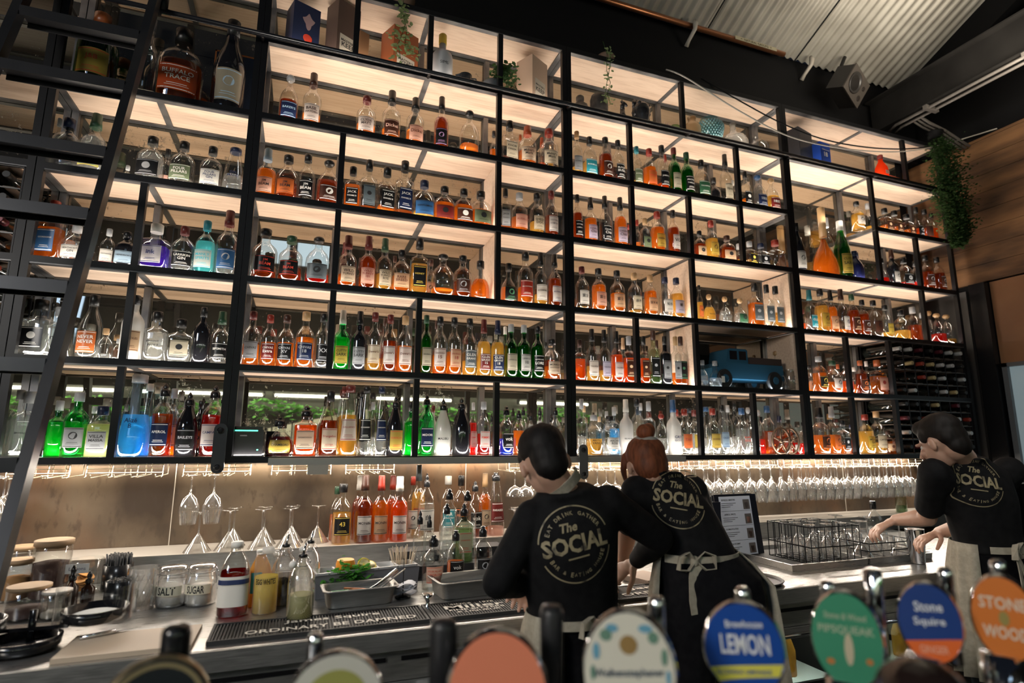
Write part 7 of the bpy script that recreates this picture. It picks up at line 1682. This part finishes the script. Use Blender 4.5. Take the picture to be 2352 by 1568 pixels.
person('dark-haired bartender in black long-sleeved top and beige apron, nearest, seen from behind', J, ('long', 'long'), -.10, (.150, .138, .150, .150), hair1, ((1326, 1250, 1.62), .108, .20), hs=.92, bow_px=.02, gap_mid=.30, apron_gap=.95, seed=1.0, band=True)
# second bartender: red hair in a bun, short sleeves, leaning left
J = dict(head=at_d(1483, 1068, 2.08), neck=at_d(1514, 1098, 2.05), sL=at_d(1462, 1128, 2.02), sR=at_d(1590, 1126, 2.10), chest=at_d(1553, 1170, 2.05), waist=at_d(1600, 1258, 1.99), pelvis=at_d(1636, 1345, 1.95),
         eL=at_d(1440, 1222, 2.12), wL=at_d(1432, 1280, 2.24), eR=at_d(1622, 1222, 2.30), wR=at_d(1585, 1280, 2.42), headM=hd((.12, 1, -.36), -.05),
         hL=(Vector((-.25, .5, -.8)), Vector((-.6, -.5, .1)), 1, .5), hR=(Vector((-.5, .8, -.3)), Vector((0, .2, 1)), -1, .5))
def hair2(M, c, s):
    m = MB(); L = lambda x, y, z: c + M @ Vector((x, y, z)) * s
    m.ball(L(0, -.020, .040), .078 * s, .086 * s, .078 * s, 24, 16, 0, M); m.ball(L(0, -.045, -.005), .071 * s, .058 * s, .080 * s, 20, 14, 0, M); m.ball(L(0, .030, .068), .060 * s, .045 * s, .034 * s, 16, 10, 0, M)
    limb(m, [L(-.060, .045, .05), L(-.076, .055, .0), L(-.074, .060, -.05), L(-.070, .062, -.085)], [.016, .012, .008, .003], 8); limb(m, [L(.062, .03, .03), L(.076, .02, -.03), L(.070, .0, -.07)], [.014, .010, .004], 8)
    b = MB(); cc = L(.004, -.056, .120)
    b.ball(cc, .040 * s, .038 * s, .036 * s, 18, 12); b.ball(cc + Vector((.012, 0, .008)), .030 * s, .032 * s, .030 * s, 16, 10)
    for i in range(0): a = i * .9; b.tube([cc + Vector((.030 * math.cos(a + k * .5), .030 * math.sin(a + k * .5), -.02 + .012 * k)) for k in range(5)], [.008, .013, .014, .012, .006], 8)
    return [('hair', m, (.20, .060, .024)), ('hair_bun', b, (.24, .072, .028))]
pr2 = person('red-haired bartender with a hair bun, short black sleeves and beige apron ties', J, ('half', 'half'), .15, (.180, .126, .128, .132), hair2, ((1564, 1146, 1.95), .098, -.16), hs=.86, bow_px=-.45, gap_mid=-.05, apron_gap=1.38, seed=2.0)
m = MB(); cc = J['head'] + J['headM'] @ Vector((.004, -.052, .092)) * .86 - Vector(pr2.location); m.tube([cc + Vector((.032 * math.cos(t), .032 * math.sin(t), .003 * math.sin(3 * t))) for t in [i * 2 * PI / 18 for i in range(18)]], .012, 8, closed=True); m.build('scrunchie', mat('grey_scrunchie', (.30, .28, .25), .8), pr2)
# third bartender: dark hair, short sleeves, sorting glasses
J = dict(head=at_d(2163, 1016, 2.32), neck=at_d(2212, 1052, 2.34), sL=at_d(2146, 1086, 2.30), sR=at_d(2318, 1080, 2.42), chest=at_d(2246, 1140, 2.36), waist=at_d(2268, 1238, 2.36), pelvis=at_d(2282, 1320, 2.36),
         eL=at_d(2130, 1188, 2.42), wL=at_d(2058, 1194, 2.56), eR=at_d(2225, 1205, 2.48), wR=at_d(2158, 1222, 2.62), headM=hd((-.02, 1, -.48), 0.0),
         hL=(Vector((-.75, .45, -.42)), Vector((-.2, .1, 1)), 1, .55), hR=(Vector((-.8, .3, -.3)), Vector((0, 0, 1)), -1, .5))
def hair3(M, c, s):
    m = MB(); L = lambda x, y, z: c + M @ Vector((x, y, z)) * s
    m.ball(L(0, -.020, .048), .080 * s, .090 * s, .076 * s, 24, 16, 0, M); m.ball(L(0, -.052, .010), .072 * s, .052 * s, .066 * s, 20, 14, 0, M); m.ball(L(0, .026, .082), .066 * s, .050 * s, .038 * s, 16, 10, 0, M); m.ball(L(0, -.056, -.034), .056 * s, .046 * s, .052 * s, 16, 10, 0, M)
    for q in (-1, 1): m.ball(L(q * .062, .022, .034), .014 * s, .024 * s, .026 * s, 10, 8, 0, M)
    return [('hair', m, (.010, .0065, .005))]
person('dark-haired bartender in black t-shirt sorting glasses at the far right', J, ('half', 'half'), -.25, (.165, .150, .160, .155), hair3, ((2256, 1106, 2.24), .098, -.14), hs=.90, bow_px=-.57, gap_mid=.05, apron_gap=1.50, seed=3.0)
